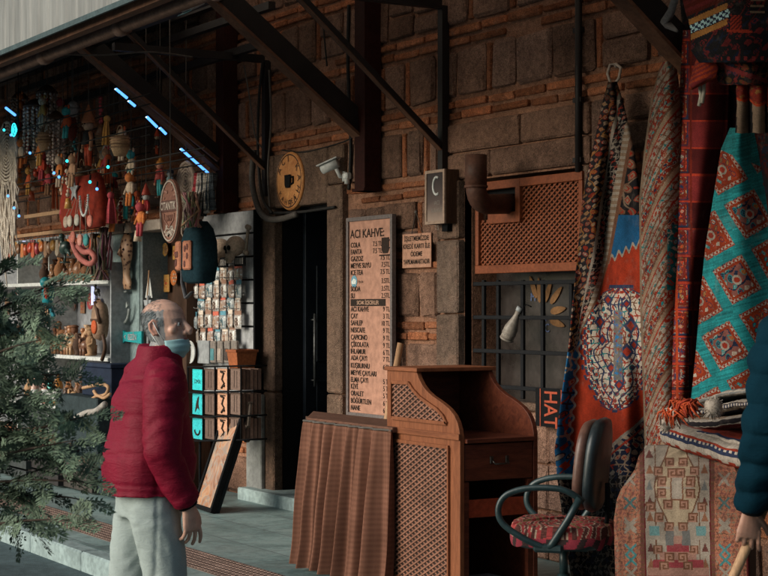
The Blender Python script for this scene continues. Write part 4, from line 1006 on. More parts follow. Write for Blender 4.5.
# draped kilim over a low chest
SPI = ["######", "#....#", "#.##.#", "#.#..#", "#.####", "#....."]
def colK(x, y, t):
    out = np.tile(np.array([.40, .15, .085])*1.05, (len(x), 1)); cx = 677+.02*(y-445)
    d = x-cx; ad = np.abs(d)
    ms = motif(x, y, 4, [PINK*.8, SAND, BRN], np.array([.36, .15, .095]), 3, .3); k = ad > 34; out[k] = ms[k]
    k = (ad > 33) & (ad < 37); out[k] = np.where((np.mod(np.floor(y/2.4), 2) == 0)[:, None], PINK*.6, BRN)[k]
    # pale x marks down the outer borders
    for yy, c in ((480, CRM), (503, TEAL*.5+GRY*.5), (524, CRM), (527, CRM), (550, TEAL+GRY*.6), (560, TEAL+GRY*.4), (573, CRM)):
        u_ = ad-47; v_ = y-yy; k = (np.abs(np.abs(u_)-np.abs(v_)) < 1.6) & (np.abs(v_) < 6) & (np.abs(u_) < 6); out[k] = c*.8
    k = ad < 33; out[k] = CRM*.92
    k = (ad > 31.8) & (ad < 33.2); out[k] = WINE
    # triangle trees in the white columns
    f = np.mod(y-462, 15.5); tri = (np.abs(ad-27) < (f-3)*.38) & (f > 3) & (f < 12.5); rowc = np.mod(np.floor((y-462)/15.5), 3); out[tri] = np.where((rowc == 0)[:, None], BRN*1.6, np.where((rowc == 1)[:, None], GRY*1.3, PINK*.5))[tri]
    k = (ad > 21) & (ad < 22); out[k] = BRN
    st = np.interp(np.abs(y-488), [0, 6, 12, 20, 30, 42], [23, 22, 20, 17, 12, 8]); ins = (ad < st) & (np.abs(y-488) < 42); out[ins] = np.array([.40, .31, .22])
    out[ins & (ad > st-1.5)] = BRN
    k = (ad < 5) & (np.abs(y-488) < 11); out[k] = CRM; out[(ad < 17) & (np.abs(y-488) < 1.3)] = CRM
    k = (ad < 6.4) & (np.abs(y-488) < 12.4) & ~((ad < 5) & (np.abs(y-488) < 11)); out[k] = BRN*1.3
    # lower stepped red figure
    yy = y-536; sw = 4+np.floor(np.maximum(yy, 0)/8)*7; k = (yy > 0) & (ad < sw) & (ad < 31); out[k] = np.where((np.mod(np.floor(y/8), 2) == 0)[:, None], np.array([.30, .06, .07]), np.array([.36, .20, .16]))[k]
    k = (y > 526) & (y < 540) & (ad < 31) & ~k; out[k] = CRM*.85
    k = (y > 526) & (y < 536) & (np.abs(ad-23) < 5); out[k] = TEAL*.7+GRY*.9
    k = (y > 530) & (y < 545) & (ad < 12) & (ad > 4); out[k] = GRY*1.1
    pts = [(375, 125), (330, 160), (345, 200), (345, 245), (300, 300), (335, 340), (375, 378), (370, 290), (385, 168), (375, 500), (355, 535), (330, 470)]
    for (a, b) in pts:
        for sgn in (1, -1):
            px_ = 677+sgn*((a-400)/4.0-.5); py_ = 432+b/4
            u_ = (x-px_)*sgn/1.55+3; v_ = (y-py_)/1.55+3; ok = (u_ >= 0) & (u_ < 6) & (v_ >= 0) & (v_ < 6)
            ii = np.clip(np.floor(u_).astype(int), 0, 5); jj = np.clip(np.floor(v_).astype(int), 0, 5); bm_ = np.array([[c == '#' for c in r] for r in SPI])[jj, ii]
            out[ok & bm_] = BRN*1.15; out[ok & ~bm_] = np.array([.36, .2, .15])
    k = ad > 68; out[k] = WINE
    return out*.85
def qK(u, v, t):
    top = 1.20+.38*min(1, max(0, (v-444)/38))**.7; bul = .06*math.sin(PI*min(1, max(0, t)))
    return top+bul+.02*math.sin(t*9+v*.02)-.18*max(0, .14-t)/.14
kil = rug('draped_kilim', 'pale kilim with hooked brown medallions draped beside the office chair', [(446, 646), (452, 644), (456, 640), (470, 636), (490, 622), (500, 618), (520, 615), (600, 617), (740, 618)], [(446, 722), (455, 728), (475, 738), (500, 743), (540, 748), (600, 750), (740, 752)], 446, 740, qK, colK, .8, None, .012, 'rug', m_flat)
m = MB(kil); o = V(XW(680, 1.35), -1.32, 0); m.box(o+V(.02, .05, .42), (.42, .36, .82), None, 0, .02); m.build('chest', m_dwood, kil)

# folded blankets on top
def blanket(name, label, path, th, q, depth, pal, seed, step=40):
    # rounded fold seen edge-on: stripes run along it
    n = len(path); pts = []
    for i in range(step*2+1):
        s = i/(step*2)*(n-1); k = min(int(s), n-2); f = s-k; pts.append((path[k][0]*(1-f)+path[k+1][0]*f, path[k][1]*(1-f)+path[k+1][1]*f))
    m = MB(W(path[0][0], path[0][1], q)); NP = 44; R = []
    for i, (u, v) in enumerate(pts):
        w_ = .9*nz(i*.09, seed, 0); c = W(u, v+1.2*w_, q); h = (th+.8*nz(i*.12, seed, 4))*.5/205
        ring = []
        for k in range(NP):
            a = 2*PI*k/NP; e = sq(a, 2.6); ring.append(c+V(0, depth/2-depth/2*e[0], h*e[1]+.004*nz(i*.2, k*.5, seed)))
        R.append(ring)
    for i in range(len(R)-1):
        for k in range(NP):
            l = (k+1) % NP; zz = sq(2*PI*(k+.5)/NP, 2.6); t = (zz[1]*.5+.5) if zz[0] > -.2 else (zz[0]*.5+.5)
            c = pal[int(t*.999*len(pal))]
            if isinstance(c, str): c = (CRM if (i//2) % 2 else NAVY) if c == 'd' else (RED if (i//5) % 2 else CRM)
            m.add([R[i][k], R[i+1][k], R[i+1][l], R[i][l]], [(0, 1, 2, 3)], 0, True, tuple(c*(.8+.4*random.random())))
    for rr in (R[0], R[-1]): m.add(rr, [tuple(range(NP))], 0, False, tuple(CRM*.5))
    ob = m.solo(name, m_flat, label, 'blanket', 'folded blankets on the draped kilim', colattr=True)
    bm = bmesh.new(); bm.from_mesh(ob.data); bmesh.ops.remove_doubles(bm, verts=bm.verts, dist=1e-5); bm.normal_update(); bm.to_mesh(ob.data); bm.free(); return ob
blanket('folded_blanket', 'grey white folded blanket uppermost in the stack on the kilim', [(690, 404), (708, 399), (722, 394), (748, 391)], 8, 1.30, .3, [GRY*.8, CRM*.8, GRY, CRM*.9, GRY*1.3], 1)
blanket('folded_blanket', 'dark folded blanket with thin white stripes second from the top', [(688, 414), (712, 410), (730, 405), (748, 404)], 11, 1.36, .32, [NAVY, CRM*.8, BLK, 'd', BLK, CRM*.7, BLK], 2)
blanket('folded_blanket', 'folded blanket with cream, black and pink stripes in the middle of stack', [(676, 424), (696, 425), (716, 424), (748, 419)], 13, 1.42, .34, [PINK*.7, WINE*.7, CRM*.9, BLK, BLK, CRM*.9, SAND], 3)
blanket('folded_blanket', 'red, navy and white striped folded blanket spread lowest over the kilim', [(660, 434), (678, 441), (700, 447), (720, 454), (748, 462)], 27, 1.50, .36, [BLK, 'd', RED*.9, 'r', CRM*.9, CRM*.9, WINE, NAVY, 'd', RED*.8, CRM*.9, CRM*.8, PINK*.6], 4)
blanket('folded_blanket', 'narrow cream striped folded strip just above the lowest red blanket', [(668, 432), (690, 433), (716, 438), (748, 446)], 10, 1.46, .30, [WINE, PINK*.5, CRM*.9, CRM, NAVY, RED*.7], 6)
def pom(label, u, v, q, r, c, nm='wool_pompom'):
    m = MB(W(u, v, q)); rd = random.Random(int(u))
    for i in range(260):
        d = V(rd.gauss(0, 1), rd.gauss(0, 1), rd.gauss(0, 1)).normalized(); b = m.o+d*r*.5; e = m.o+d*r*(.85+.3*rd.random())+V(0, 0, -r*.1); s = d.cross(V(.3, .2, 1)).normalized()*r*.07
        m.add([b-s, b+s, e+s*.6, e-s*.6], [(0, 1, 2, 3)], 0, False, tuple(c*(.7+.5*rd.random())))
    m.ball(m.o, r*.8, 10, 7, 0, None, tuple(c*.7)); m.solo(nm, m_colm, label, 'pompom', colattr=True)
pom('large cream wool pompom on the dark striped blanket', 713, 407, 1.56, .050, CRM)
pom('small cream wool pompom at the left corner of blankets', 666, 424, 1.62, .036, CRM)
def tassel(label, u, v, q, c1, c2, n=40, L=.10):
    n = int(n*2.2); L *= .7
    m = MB(W(u, v, q)); rd = random.Random(int(u*3))
    for i in range(n):
        a = m.o+V(rd.uniform(-.05, .05), rd.uniform(-.02, .03), rd.uniform(-.012, .022)); b = a+V(rd.gauss(.015, .03), -.02+rd.gauss(0, .012), -L*rd.uniform(.3, .8)); cc_ = c1 if rd.random() < .7 else c2
        m.tube([a, (a+b)/2+V(0, -.02, .01), b], [.0042, .0045, .003], 4, 0, True, True, tuple(cc_))
    m.solo('wool_tassel', m_colm, label, 'tassel', colattr=True)
tassel('bright orange wool tassel lying over the blanket stack', 687, 404, 1.62, ORG, RED, 44, .10)
tassel('shorter orange and white wool tassel at stack left side', 676, 410, 1.64, ORG, CRM, 26, .13)
# ------------------------------------------------------------------ souvenir stall on the left
# slat display board
q = .12; X0, X1 = XW(176, q), XW(257, q); zt, zb = ZW(235, 212, q), ZW(250, 397, q)
sb = thing('slat_board', 'grey slatted display board covered with hanging souvenirs beside the doorway', 'display board', ((X0+X1)/2, -q, zb))
m = MB(sb); n = 8
hs = (zt-zb)/n
for i in range(n): m.bb((X0, -q-.018, zb+i*hs+.012), (X1-.03, -q, zb+(i+1)*hs-.004), 0, .004)
m.build('slat_panel', mk('slat_board_grey', (.40, .40, .41), .2, 4, .45, .05), sb)
m = MB(sb); m.bb((X0, -q+.001, zb), (X1, -q+.03, zt)); m.bb((X1-.03, -q-.02, zb), (X1, -q, zt)); m.bb((X0, -q+.031, .06), (X0+.05, -q+.07, zb+.2)); m.bb((X1-.05, -q+.031, .06), (X1, -q+.07, zb+.2)); m.build('back_frame', m_blk, sb)
def S(u, v, q): return W(u, v, q)
# packets
def packet(u, v, k, first=None):
    pass
pk_mat = mk('foil_packet', (1, 1, 1), .3, 22, .22, .5, 60, attr=True, spec=.6)
pk = thing('souvenir_packet', 'clear packet of a small souvenir hanging in the rows on the grey slat board', 'packet', (0, 0, 0), 0, 'souvenir packets on the slat board')
protos = []
rp = random.Random(5)
packs = []
for row, (u0, u1, v) in enumerate([(197, 244, 275), (183, 246, 290), (182, 246, 305), (182, 246, 320), (184, 243, 336)]):
    u = u0
    while u < u1: packs.append((u, v+rp.uniform(-1, 1)+(u-200)*-.03, row)); u += 7.4
kinds = []
def mkpack(kind, rt_):
    m = MB(); c1 = [(.55, .42, .34), (.62, .55, .5), (.46, .30, .24), (.40, .44, .46)][kind]
    W_, H_ = .120, .118
    N = 9; vs = []; 
    for sgn in (1, -1):
        for j in range(N+1):
            for i in range(N+1):
                a = i/N*2-1; b = j/N*2-1; d = .020*(1-a**4)*(1-b**4)+.006*nz(a*2+kind, b*2, sgn)
                vs.append(V(a*W_/2, -.03+sgn*-d, -H_/2+b*H_/2-.02))
    k = (N+1)**2
    for s_ in (0, 1):
        for j in range(N):
            for i in range(N):
                b_ = s_*k+j*(N+1)+i; f = (b_, b_+1, b_+N+2, b_+N+1); f = f if s_ == 0 else f[::-1]
                ex = (i+.5)/N*2-1; ey = (j+.5)/N*2-1; t = rt_.random(); ins = (ex/.62)**2+((ey+.1)/.6)**2 < 1; c = ([(.30, .15, .10), (.16, .10, .08), (.42, .26, .18), (.10, .16, .18)][kind] if t < .75 else (.6, .5, .42)) if ins else (c1 if t < .8 else (.75, .74, .72))  # scattered pale faces are highlights painted onto the bag
                m.add([vs[x] for x in f], [(0, 1, 2, 3)], 0, True, c)
    return m
first = True
for kind in range(4):
    for (u, v, row) in [p for i, p in enumerate(packs) if i % 4 == kind]:
        loc = S(u, v-7.5, .16+.02*(row % 2))
        if kind == 0 and first:
            r = pk; r.location = loc; first = False
        elif not protos or protos[-1][0] != kind:
            r = thing('souvenir_packet', pk['label'], 'packet', loc, 0, pk['group'])
        else: r = dup(protos[-1][1], loc, None, (0, 0, rp.uniform(-.15, .15))); continue
        m = mkpack(kind, rp); m.build('packet_bag', pk_mat, r, colattr=True)
        m = MB(); m.box((0, -.03, -.005), (.12, .004, .036), None, 0, 0, [(.6, .5, .42), (.25, .14, .1), (.5, .12, .08), (.1, .25, .32)][kind]); m.build('header_card', m_col, r, colattr=True)
        m = MB(); m.tube([(0, .06, .03), (0, -.09, .03), (0, -.095, .04)], .004, 5); m.build('peg', m_chrome, r)
        protos.append((kind, r))
# skull plaques
for (u, v, lab, sc_) in [(220.5, 252, 'brown resin skull ornament on the slat board, left of the pair', 1.0), (235.5, 249.5, 'brown resin skull ornament beside the bone, right of the pair', .98)]:
    o = S(u, v, .22); sk_ = thing('skull_ornament', lab, 'skull', o, 0, 'skull ornaments'); m = MB()
    m.ball((0, 0, .03), (.082*sc_, .085, .085), 18, 12); m.ball((0, -.045, -.055), (.052, .045, .045), 14, 8); m.ball((.05, -.045, -.01), (.025, .03, .018)); m.ball((-.05, -.045, -.01), (.025, .03, .018)); m.box((0, -.06, -.09), (.07, .04, .05), None, 0, .01)
    vs, ns, fs = organic(m, .006, 2); out = MB(sk_); out.v = [p+o for p in vs]; out.f = fs; k = len(fs); out.m = [0]*k; out.s = [True]*k; out.c = [(.50, .37, .28)]*k
    out.build('skull', m_colm, sk_, colattr=True)
    for s in (-1, 1): m = MB(sk_); m.ball(o+V(s*.033, -.079, .012), (.022, .014, .022)); m.build('eye_socket', m_dark, sk_)
    m = MB(sk_); m.prism([(-.010, 0), (.010, 0), (0, .026)], o+V(0, -.093, -.034), (1, 0, 0), (0, 0, 1), .01); m.build('nose_hole', m_dark, sk_)
    m = MB(sk_)
    for k in range(6): m.box(o+V(-.028+.011*k, -.083, -.082), (.009, .006, .022), None, 0, .002)
    m.build('teeth', mk('old_teeth', (.45, .36, .27), .2), sk_)
for (u, v, t, lab) in [(223, 262.5, 'MEZAR', 'small dark nameplate under the left skull'), (240, 261, 'CADI', 'small dark nameplate under the right skull')]:
    o = S(u, v, .24); np_ = thing('nameplate', lab, 'plate', o, 0, 'nameplates under the skulls'); m = MB(np_); m.box(o, (.20, .012, .085), None, 0, .003); m.build('plate', m_blk, np_)
    m = MB(np_); 
    for i in range(4): m.bb(o+V(-.075+.04*i, -.008, -.026), o+V(-.05+.04*i, -.006, .026), 0)
    m.build('relief', mk('worn_pewter', (.34, .30, .27), .3), np_)
m = MB(S(247, 240, .2)); o = m.o; m.tube([o+V(-.02, 0, -.09), o+V(.02, 0, .09)], .014, 8)
for p in ((-.035, 0, -.10), (-.008, 0, -.108), (.008, 0, .108), (.036, 0, .100)): m.ball(o+V(*p), .022)
m.solo('bone_ornament', mk('resin_bone', (.33, .26, .20), .3), 'upright resin bone ornament right of the skulls', 'bone')
# plates, cards and a pot lower on the board
m = MB(S(193, 352, .24)); m.lathe([(0, 0), (.07, .004), (.095, .02), (.10, .03), (.09, .024), (.0, .012)], m.o, Matrix.Rotation(PI/2, 3, 'X'), 28); m.solo('white_plate', m_white, 'round white souvenir plate near the mask of the man in red', 'plate')
o = S(204, 352, .22); cd_ = MB(o); cd_.box(o, (.24, .02, .20), None, 0, .004); cd_.solo('grey_tag_card', m_grey, 'plain grey card with tags on the board, right of the white plate', 'card')
for i, u in enumerate((214, 221, 228, 235)):
    o = S(u, 352, .22); r = MB(o); rr = random.Random(i); r.box(o, (.10, .03, .19), None, 0, .008, (.30, .25, .22)); r.box(o+V(0, -.018, -.02), (.07, .004, .10), None, 0, 0, [(.12, .3, .33), (.5, .4, .34), (.1, .07, .06), (.35, .2, .15)][i])
    r.solo('key_ring_card', pk_mat, ['teal printed key ring card, leftmost of four', 'cream key ring card, second of the four', 'black key ring card, third of the four', 'brown key ring card, rightmost of the four'][i], 'card', 'key ring cards', colattr=True)
o = S(242, 372, .26); pt = thing('terracotta_box', 'orange terracotta box on the peg board right of the card rack', 'pot', o); m = MB(pt)
for z0, z1, a, b in ((0, .17, .075, .095),): m.rings([[o+V(x*a, y*a, z0) for x, y in ((-1, -1), (1, -1), (1, 1), (-1, 1))], [o+V(x*b, y*b, z1) for x, y in ((-1, -1), (1, -1), (1, 1), (-1, 1))]], 0, False)
m.build('box_body', mk('terracotta', (.40, .12, .045), .25, 9, .7), pt, bevel=.005); m = MB(pt); 
for y in (-1, 1): m.bb(o+V(-.10, y*.09-.012, .165), o+V(.10, y*.09+.012, .185))
for x in (-1, 1): m.bb(o+V(x*.09-.012, -.078, .165), o+V(x*.09+.012, .078, .185))
m.build('box_rim', mk('terracotta_rim', (.34, .10, .04), .25), pt)
# rack of notebooks in three rows
nb_cols = [((.03, .50, .52), 'turquoise notebook'), ((.12, .075, .06), 'brown notebook'), ((.52, .27, .17), 'peach printed notebook'), ((.15, .095, .075), 'dark brown notebook')]
rowname = ['in the top row', 'in the middle row', 'in the bottom row']
nk = thing('notebook_rack', 'dark wire rack holding three rows of small notebooks by the doorway', 'rack', S(215, 442, .5)); m = MB(nk)
for v in (367, 392.5, 417, 441): 
    a = S(188, v, .62); b = S(241, v-1, .62); m.tube([a, b], .008, 6); m.tube([b, V(b.x, -.40, b.z)], .008, 6); m.tube([a, V(a.x, -.40, a.z)], .008, 6); m.tube([V(a.x, -.40, a.z), V(b.x, -.40, b.z)], .008, 6)
for u in (188, 203, 215, 228, 241): m.tube([S(u, 367, .60), S(u, 441, .60)], .007, 6)
m.tube([S(200, 441, .58), V(S(200, 441, .58).x, -.58, .012)], .012, 8); m.build('wire_frame', m_blk, nk)
m = MB(nk); p = V(S(200, 441, .58).x, -.58, .012); m.lathe([(.0, 0), (.16, 0), (.16, .012), (.03, .03), (0, .03)], p, None, 20); m.build('base', m_blk, nk)
for r_i, v in enumerate((391, 415.5, 440)):
    for c_i, (u0, u1) in enumerate([(191, 202), (203.5, 214), (216, 227.5), (229, 240)]):
        qf = .60; x0, x1 = XW(u0, qf), XW(u1, qf); zb_ = ZW((u0+u1)/2, v-.8, qf); h_ = .172; c, nm = nb_cols[c_i]
        if c_i == 0 and r_i > 0: c = (.035, .42, .46)
        o = V((x0+x1)/2, -qf, zb_); N_ = thing('notebook', nm+' standing '+rowname[r_i]+' of the wire rack', 'notebook', o, 0, 'notebooks in the wire rack')
        th_ = .022; dk = c_i in (1, 3)
        m = MB(N_); m.bb((x0+.006, -qf+.01, zb_), (x1-.006, -qf+th_, zb_+h_), 0, .002, c); m.build('cover', m_gloss if not dk else m_col, N_, colattr=True)
        m = MB(N_)
        for k in range(5): m.bb((x0+.008, -qf+th_+.004+k*.034, zb_+.004), (x1-.008, -qf+th_+.030+k*.034, zb_+h_-.004-.004*(k % 2)), 0, 0, tuple(np.array((.14, .085, .065))*(.6+.25*((k*7+c_i*3) % 4))))
        m.build('pages', m_colm, N_, colattr=True)
        m = MB(N_); xm = (x0+x1)/2; zc = zb_+h_/2; y = -qf+.008; w_ = x1-x0
        if c_i == 0:
            if r_i == 0: m.text('İZMİR', (xm, y, zc-.03), h=.03, align='C', mw=w_*.6)
            elif r_i == 1: m.prism([(-.05, -.07), (-.03, .0), (.0, .05), (.03, .07), (.02, .0), (.04, -.05), (.0, -.03)], (xm, y, zc), (1, 0, 0), (0, 0, 1), .003)
            else: m.tube([(xm+.05*math.cos(a), y, zc-.01+.04*math.sin(a)) for a in [PI+PI*i/8 for i in range(9)]], .008, 6); 
        elif c_i == 2:
            m.tube([(xm-.03, y, zc+.06), (xm+.025, y, zc+.05), (xm-.01, y, zc), (xm+.03, y, zc-.03), (xm-.02, y, zc-.07)], .010, 6); m.bb((xm-.05, y-.002, zc+.062), (xm+.05, y, zc+.07)); m.ball((xm+.03, y, zc-.05), .012)
        else: m.bb((xm-.03, y+.001, zb_+.02), (xm-.02, y+.003, zb_+h_-.02)); m.bb((xm+.02, y+.001, zb_+.02), (xm+.028, y+.003, zb_+h_-.02))
        m.build('cover_print', m_ink, N_)
# hexagonal wooden frames leaning beside the rack
for i, (u, v, s_) in enumerate([(243, 414, 1.0), (246, 420, .92), (249, 424, .82)]):
    o = S(u, v, .52-.07*i); m = MB(o); P = [o+V(.13*s_*math.cos(a), .02*math.sin(a), .17*s_*math.sin(a)) for a in [PI/6+PI/3*k for k in range(6)]]
    for k in range(6): m.bar(P[k], P[(k+1) % 6], .035, .018)
    m.solo('hexagonal_frame', mk('grey_brown_wood', (.17, .13, .105), .4), ['largest hexagonal wooden frame at the front of three', 'middle hexagonal wooden frame of the three beside the rack', 'smallest hexagonal wooden frame at the back of three'][i], 'frame', 'hexagonal frames beside the rack')
# framed picture leaning against the stall
fp = thing('framed_picture', 'framed brown abstract picture leaning on the stall below the notebook rack', 'picture', (G(203, 511).x, G(203, 511).y, 0), -.10)
tl = math.radians(19); Rt = Matrix.Rotation(-tl, 3, 'X'); fw_, fh_ = .44, .80
def fpv(x, y, z): return Rt @ V(x, y, z)
m = MB()
for a, b in [((-fw_/2, -.02, .005), (-fw_/2+.035, .03, fh_)), ((fw_/2-.035, -.02, .005), (fw_/2, .03, fh_)), ((-fw_/2+.035, -.02, .005), (fw_/2-.035, .03, .04)), ((-fw_/2+.035, -.02, fh_-.035), (fw_/2-.035, .03, fh_))]:
    c = (V(*a)+V(*b))/2; m.box(Rt @ c, [b[i]-a[i] for i in range(3)], Rt, 0, .004)
m.build('frame', m_blk, fp)
def art():
    n = NT('abstract_picture'); c = n.coord('Object'); a = n.noise(c, 5.0, 3, .5, 2.5); b = n.noise(c, 3.0, 2, .5, 1.0)
    col = n.ramp(a, (.25, (.10, .045, .03)), (.42, (.40, .20, .12)), (.5, (.26, .24, .22)), (.56, (.50, .30, .19)), (.75, (.36, .11, .05)))
    return n.fin(n.mix(n.ramp(b, (.4, 0.0), (.7, .5)), col, (.45, .2, .1)), .18, 0, .5)
m = MB(); m.box(Rt @ V(0, .0, fh_/2), (fw_-.07, .012, fh_-.07), Rt); m.build('canvas', art(), fp)
m = MB(); m.box(Rt @ V(0, .045, fh_/2), (fw_-.02, .028, fh_-.02), Rt); m.build('backing', mk('dark_backing', (.012, .016, .02), .3), fp)
# dark partition post and teal board with anchor and mask
x0, x1 = XW(160, .3), XW(186, .3)
m = MB((x0, -.3, 0)); m.bb((x0, -.3, 0), (x1, -.06, ZW(170, 222, .3)), 0, .006); m.solo('partition_post', m_dwood, 'wide dark wooden partition behind the round shield sign', 'partition')
q = .55; x0, x1 = XW(113, q), XW(139, q); z0, z1 = ZW(126, 352, q), ZW(126, 231, q)
tbd = thing('teal_board', 'grey teal painted display board carrying the wooden mask and anchor', 'display board', ((x0+x1)/2, -q, 0)); m = MB(tbd); m.bb((x0, -q, .02), (x1, -q+.04, z1)); m.build('panel', mk('grey_teal_paint', (.24, .31, .31), .25, 5, .6), tbd, bevel=.006)
m = MB(tbd); m.bb((x1+.001, -q+.01, .02), (x1+.06, -.1, z1-.01)); m.build('side_panel', mk('grey_paint', (.18, .21, .215), .25), tbd)
# wooden mask with spikes
o = W(127.5, 258, q+.06); ms_ = thing('wooden_mask', 'spotted tan carved wooden mask with dark spikes on the teal board', 'mask', o)
m = MB(ms_); R = []
for t, w_, d_ in ((-.26, .075, .02), (-.20, .085, .035), (-.13, .040, .04), (-.04, .05, .045), (.03, .085, .06), (.12, .095, .065), (.19, .080, .05), (.235, .045, .03)):
    R.append([o+V(w_*math.cos(a), -d_*max(-.2, math.sin(a)), t*1.0-.02) for a in [2*PI*i/22 for i in range(22)]])
m.rings(R); m.tube([o+V(0, -.06, .10), o+V(0, -.085, .03), o+V(0, -.06, .02)], [.010, .018, .012], 8)
for p in m.v: pass
def spots():
    n = NT('spotted_mask'); vo = n.node('ShaderNodeTexVoronoi'); n.link(n.coord('Object'), vo.inputs['Vector']); vo.inputs['Scale'].default_value = 26
    return n.fin(n.mix(n.ramp(vo.outputs['Distance'], (.30, 1.0), (.40, 0.0)), (.44, .25, .15), (.10, .04, .025)), .5)
m.build('face', spots(), ms_); m = MB(ms_)
for k in range(5): a = math.radians(60+15*k); m.tube([o+V(.04*math.cos(a)*1.5, -.01, .19), o+V(.15*math.cos(a), -.01, .20+.11*math.sin(a))], [.013, .003], 6)
m.build('spikes', m_blk, ms_)
for s in (-1, 1): m = MB(ms_); m.ball(o+V(s*.038, -.055, .075), (.018, .01, .009)); m.build('eye', m_dark, ms_)
o = W(126, 305, q+.03); an = thing('anchor_hook', 'grey painted anchor shaped hook on the teal board', 'anchor', o); m = MB(an)
m.tube([o+V(0, -.02, .17), o+V(0, -.02, -.14)], .014, 8); m.tube([o+V(.13*math.cos(a), -.02, -.02+.14*math.sin(a)) for a in [PI*1.03+PI*.94*i/14 for i in range(15)]], .015, 8); m.tube([o+V(-.07, -.02, .12), o+V(.07, -.02, .12)], .012, 8)
m.tube([o+V(.03*math.cos(a), -.02, .20+.03*math.sin(a)) for a in [2*PI*i/12 for i in range(12)]], .009, 6, closed=True)
for s in (-1, 1): m.prism([(0, 0), (s*.045, .02), (s*.01, .06)][::s], o+V(s*.115, -.03, -.03), (1, 0, 0), (0, 0, 1), -.02)
m.build('anchor', mk('grey_anchor', (.26, .28, .27), .3), an)
# teal arrow sign
q2 = .62; o = W(131, 337, q2); ts = thing('arrow_sign', 'turquoise arrow shaped wooden sign with white letters behind the man', 'sign', o); m = MB(ts); w2 = .24
m.prism([(-w2-.0, .075), (-w2+.09, .04), (w2, .055), (w2, -.055), (-w2+.09, -.04), (-w2, -.075), (-w2+.03, 0)], o, (1, 0, 0), (0, 0, 1), .02); m.build('panel', mk('turquoise_paint', (.02, .30, .32), .25, 8, .5), ts)
m = MB(ts); m.text('BESİN', o+V(.03, -.003, -.026), h=.052, align='C', bold=.02); m.text('<', o+V(-.14, -.003, -.026), h=.05, align='C', bold=.02); m.build('lettering', m_grey, ts)
# little sail boat
o = W(147, 300, .6); bo = thing('toy_sailboat', 'small white wooden toy sailboat left of the dark partition', 'toy boat', o); m = MB(bo); m.prism([(-.08, 0), (-.06, -.05), (.06, -.05), (.09, 0)], o, (1, 0, 0), (0, 0, 1), .04); m.build('hull', m_grey, bo)
m = MB(bo); m.tube([o, o+V(0, .02, .26)], .006, 6); m.build('mast', m_pine, bo); m = MB(bo); m.prism([(-.005, .02), (-.09, .02), (-.005, .24)], o+V(0, .02, 0), (1, 0, 0), (0, 0, 1), .004); m.prism([(.01, .02), (.07, .02), (.01, .2)], o+V(0, .02, 0), (1, 0, 0), (0, 0, 1), .004); m.build('sail', m_white, bo)
m = MB(W(148, 330, .6)); o = m.o; m.tube([o+V(0, 0, .3), o+V(0, 0, -1.4)], .012, 8); m.bb(o+V(-.09, -.02, .14), o+V(.09, .05, .16)); m.solo('small_shelf_stand', m_grey, 'thin grey stand with small ledge under the toy sailboat', 'stand')
# shelf unit
su = thing('display_shelf', 'white display shelf unit full of carved souvenirs on the left', 'shelf', (XW(60, .5), -.5, 0)); Q = .75; sx0, sx1 = -9.2, XW(108, Q)
for v, nm in ((281, 'a'), (356, 'b'), (409, 'c')):
    z = ZW(80, v, Q); m = MB(su); m.bb((sx0, -Q, z-.035), (sx1, -.2, z)); m.build('shelf_board', m_white, su, bevel=.004)
m = MB(su); m.bb((sx0, -.20, .3), (sx1, -.18, ZW(60, 236, .2))); m.build('back_panel', mk('back_panel_grey', (.30, .30, .32), .25, 3, .6), su)
m = MB(su); m.bb((sx1+.001, -Q+.02, .02), (sx1+.025, -.16, ZW(108, 262, Q))); m.build('side_panel', m_grey, su)
for u in (40, 72): m = MB(su); x = XW(u, .25); m.bb((x-.012, -.5, .32), (x+.012, -.201, ZW(60, 240, .25))); m.build('divider', m_white, su)
for i, (u, v0, v1) in enumerate([(24, 241, 258), (62, 284, 310), (93, 284, 305)]):
    a = W(u, v0, .235); b = W(u, v1, .235); m = MB(b); m.tube([a, b], .020, 8); m.solo('led_strip', m_ledp, ['pale vertical LED strip on the back panel, leftmost', 'pale vertical LED strip between the shelves, middle one', 'pale vertical LED strip nearest the teal board'][i], 'light', 'LED strips in the shelf unit')
for i, (ua, va, ub, vb, qq, r) in enumerate([(4, 238, 86, 227, .72, .016), (26, 217, 70, 210, .6, .018)]):
    a = W(ua, va, qq); b = W(ub, vb, qq); b.z = a.z; m = MB(a); m.bb((a.x, -qq-.02, a.z-r), (b.x, -qq+.02, a.z+r)); m.solo('wooden_rail', m_pine, ['long pale wooden rail running over the shelves at left', 'short pale wooden rail higher on the brick wall'][i], 'rail')
for i, (ua, ub, v, qq) in enumerate([(100, 131, 202, .5), (100, 160, 229, .62)]):
    a = W(ua, v, qq); b = W(ub, v, qq); m = MB(a); m.bb((a.x, -qq, a.z-.06), (b.x, -qq+.35, a.z+.03), 0, .006); m.solo('cream_ledge', mk('cream_ledge_paint', (.36, .29, .24), .3, 5, .7), ['upper cream painted ledge under the red dolls', 'lower cream painted ledge above the wooden mask'][i], 'ledge')
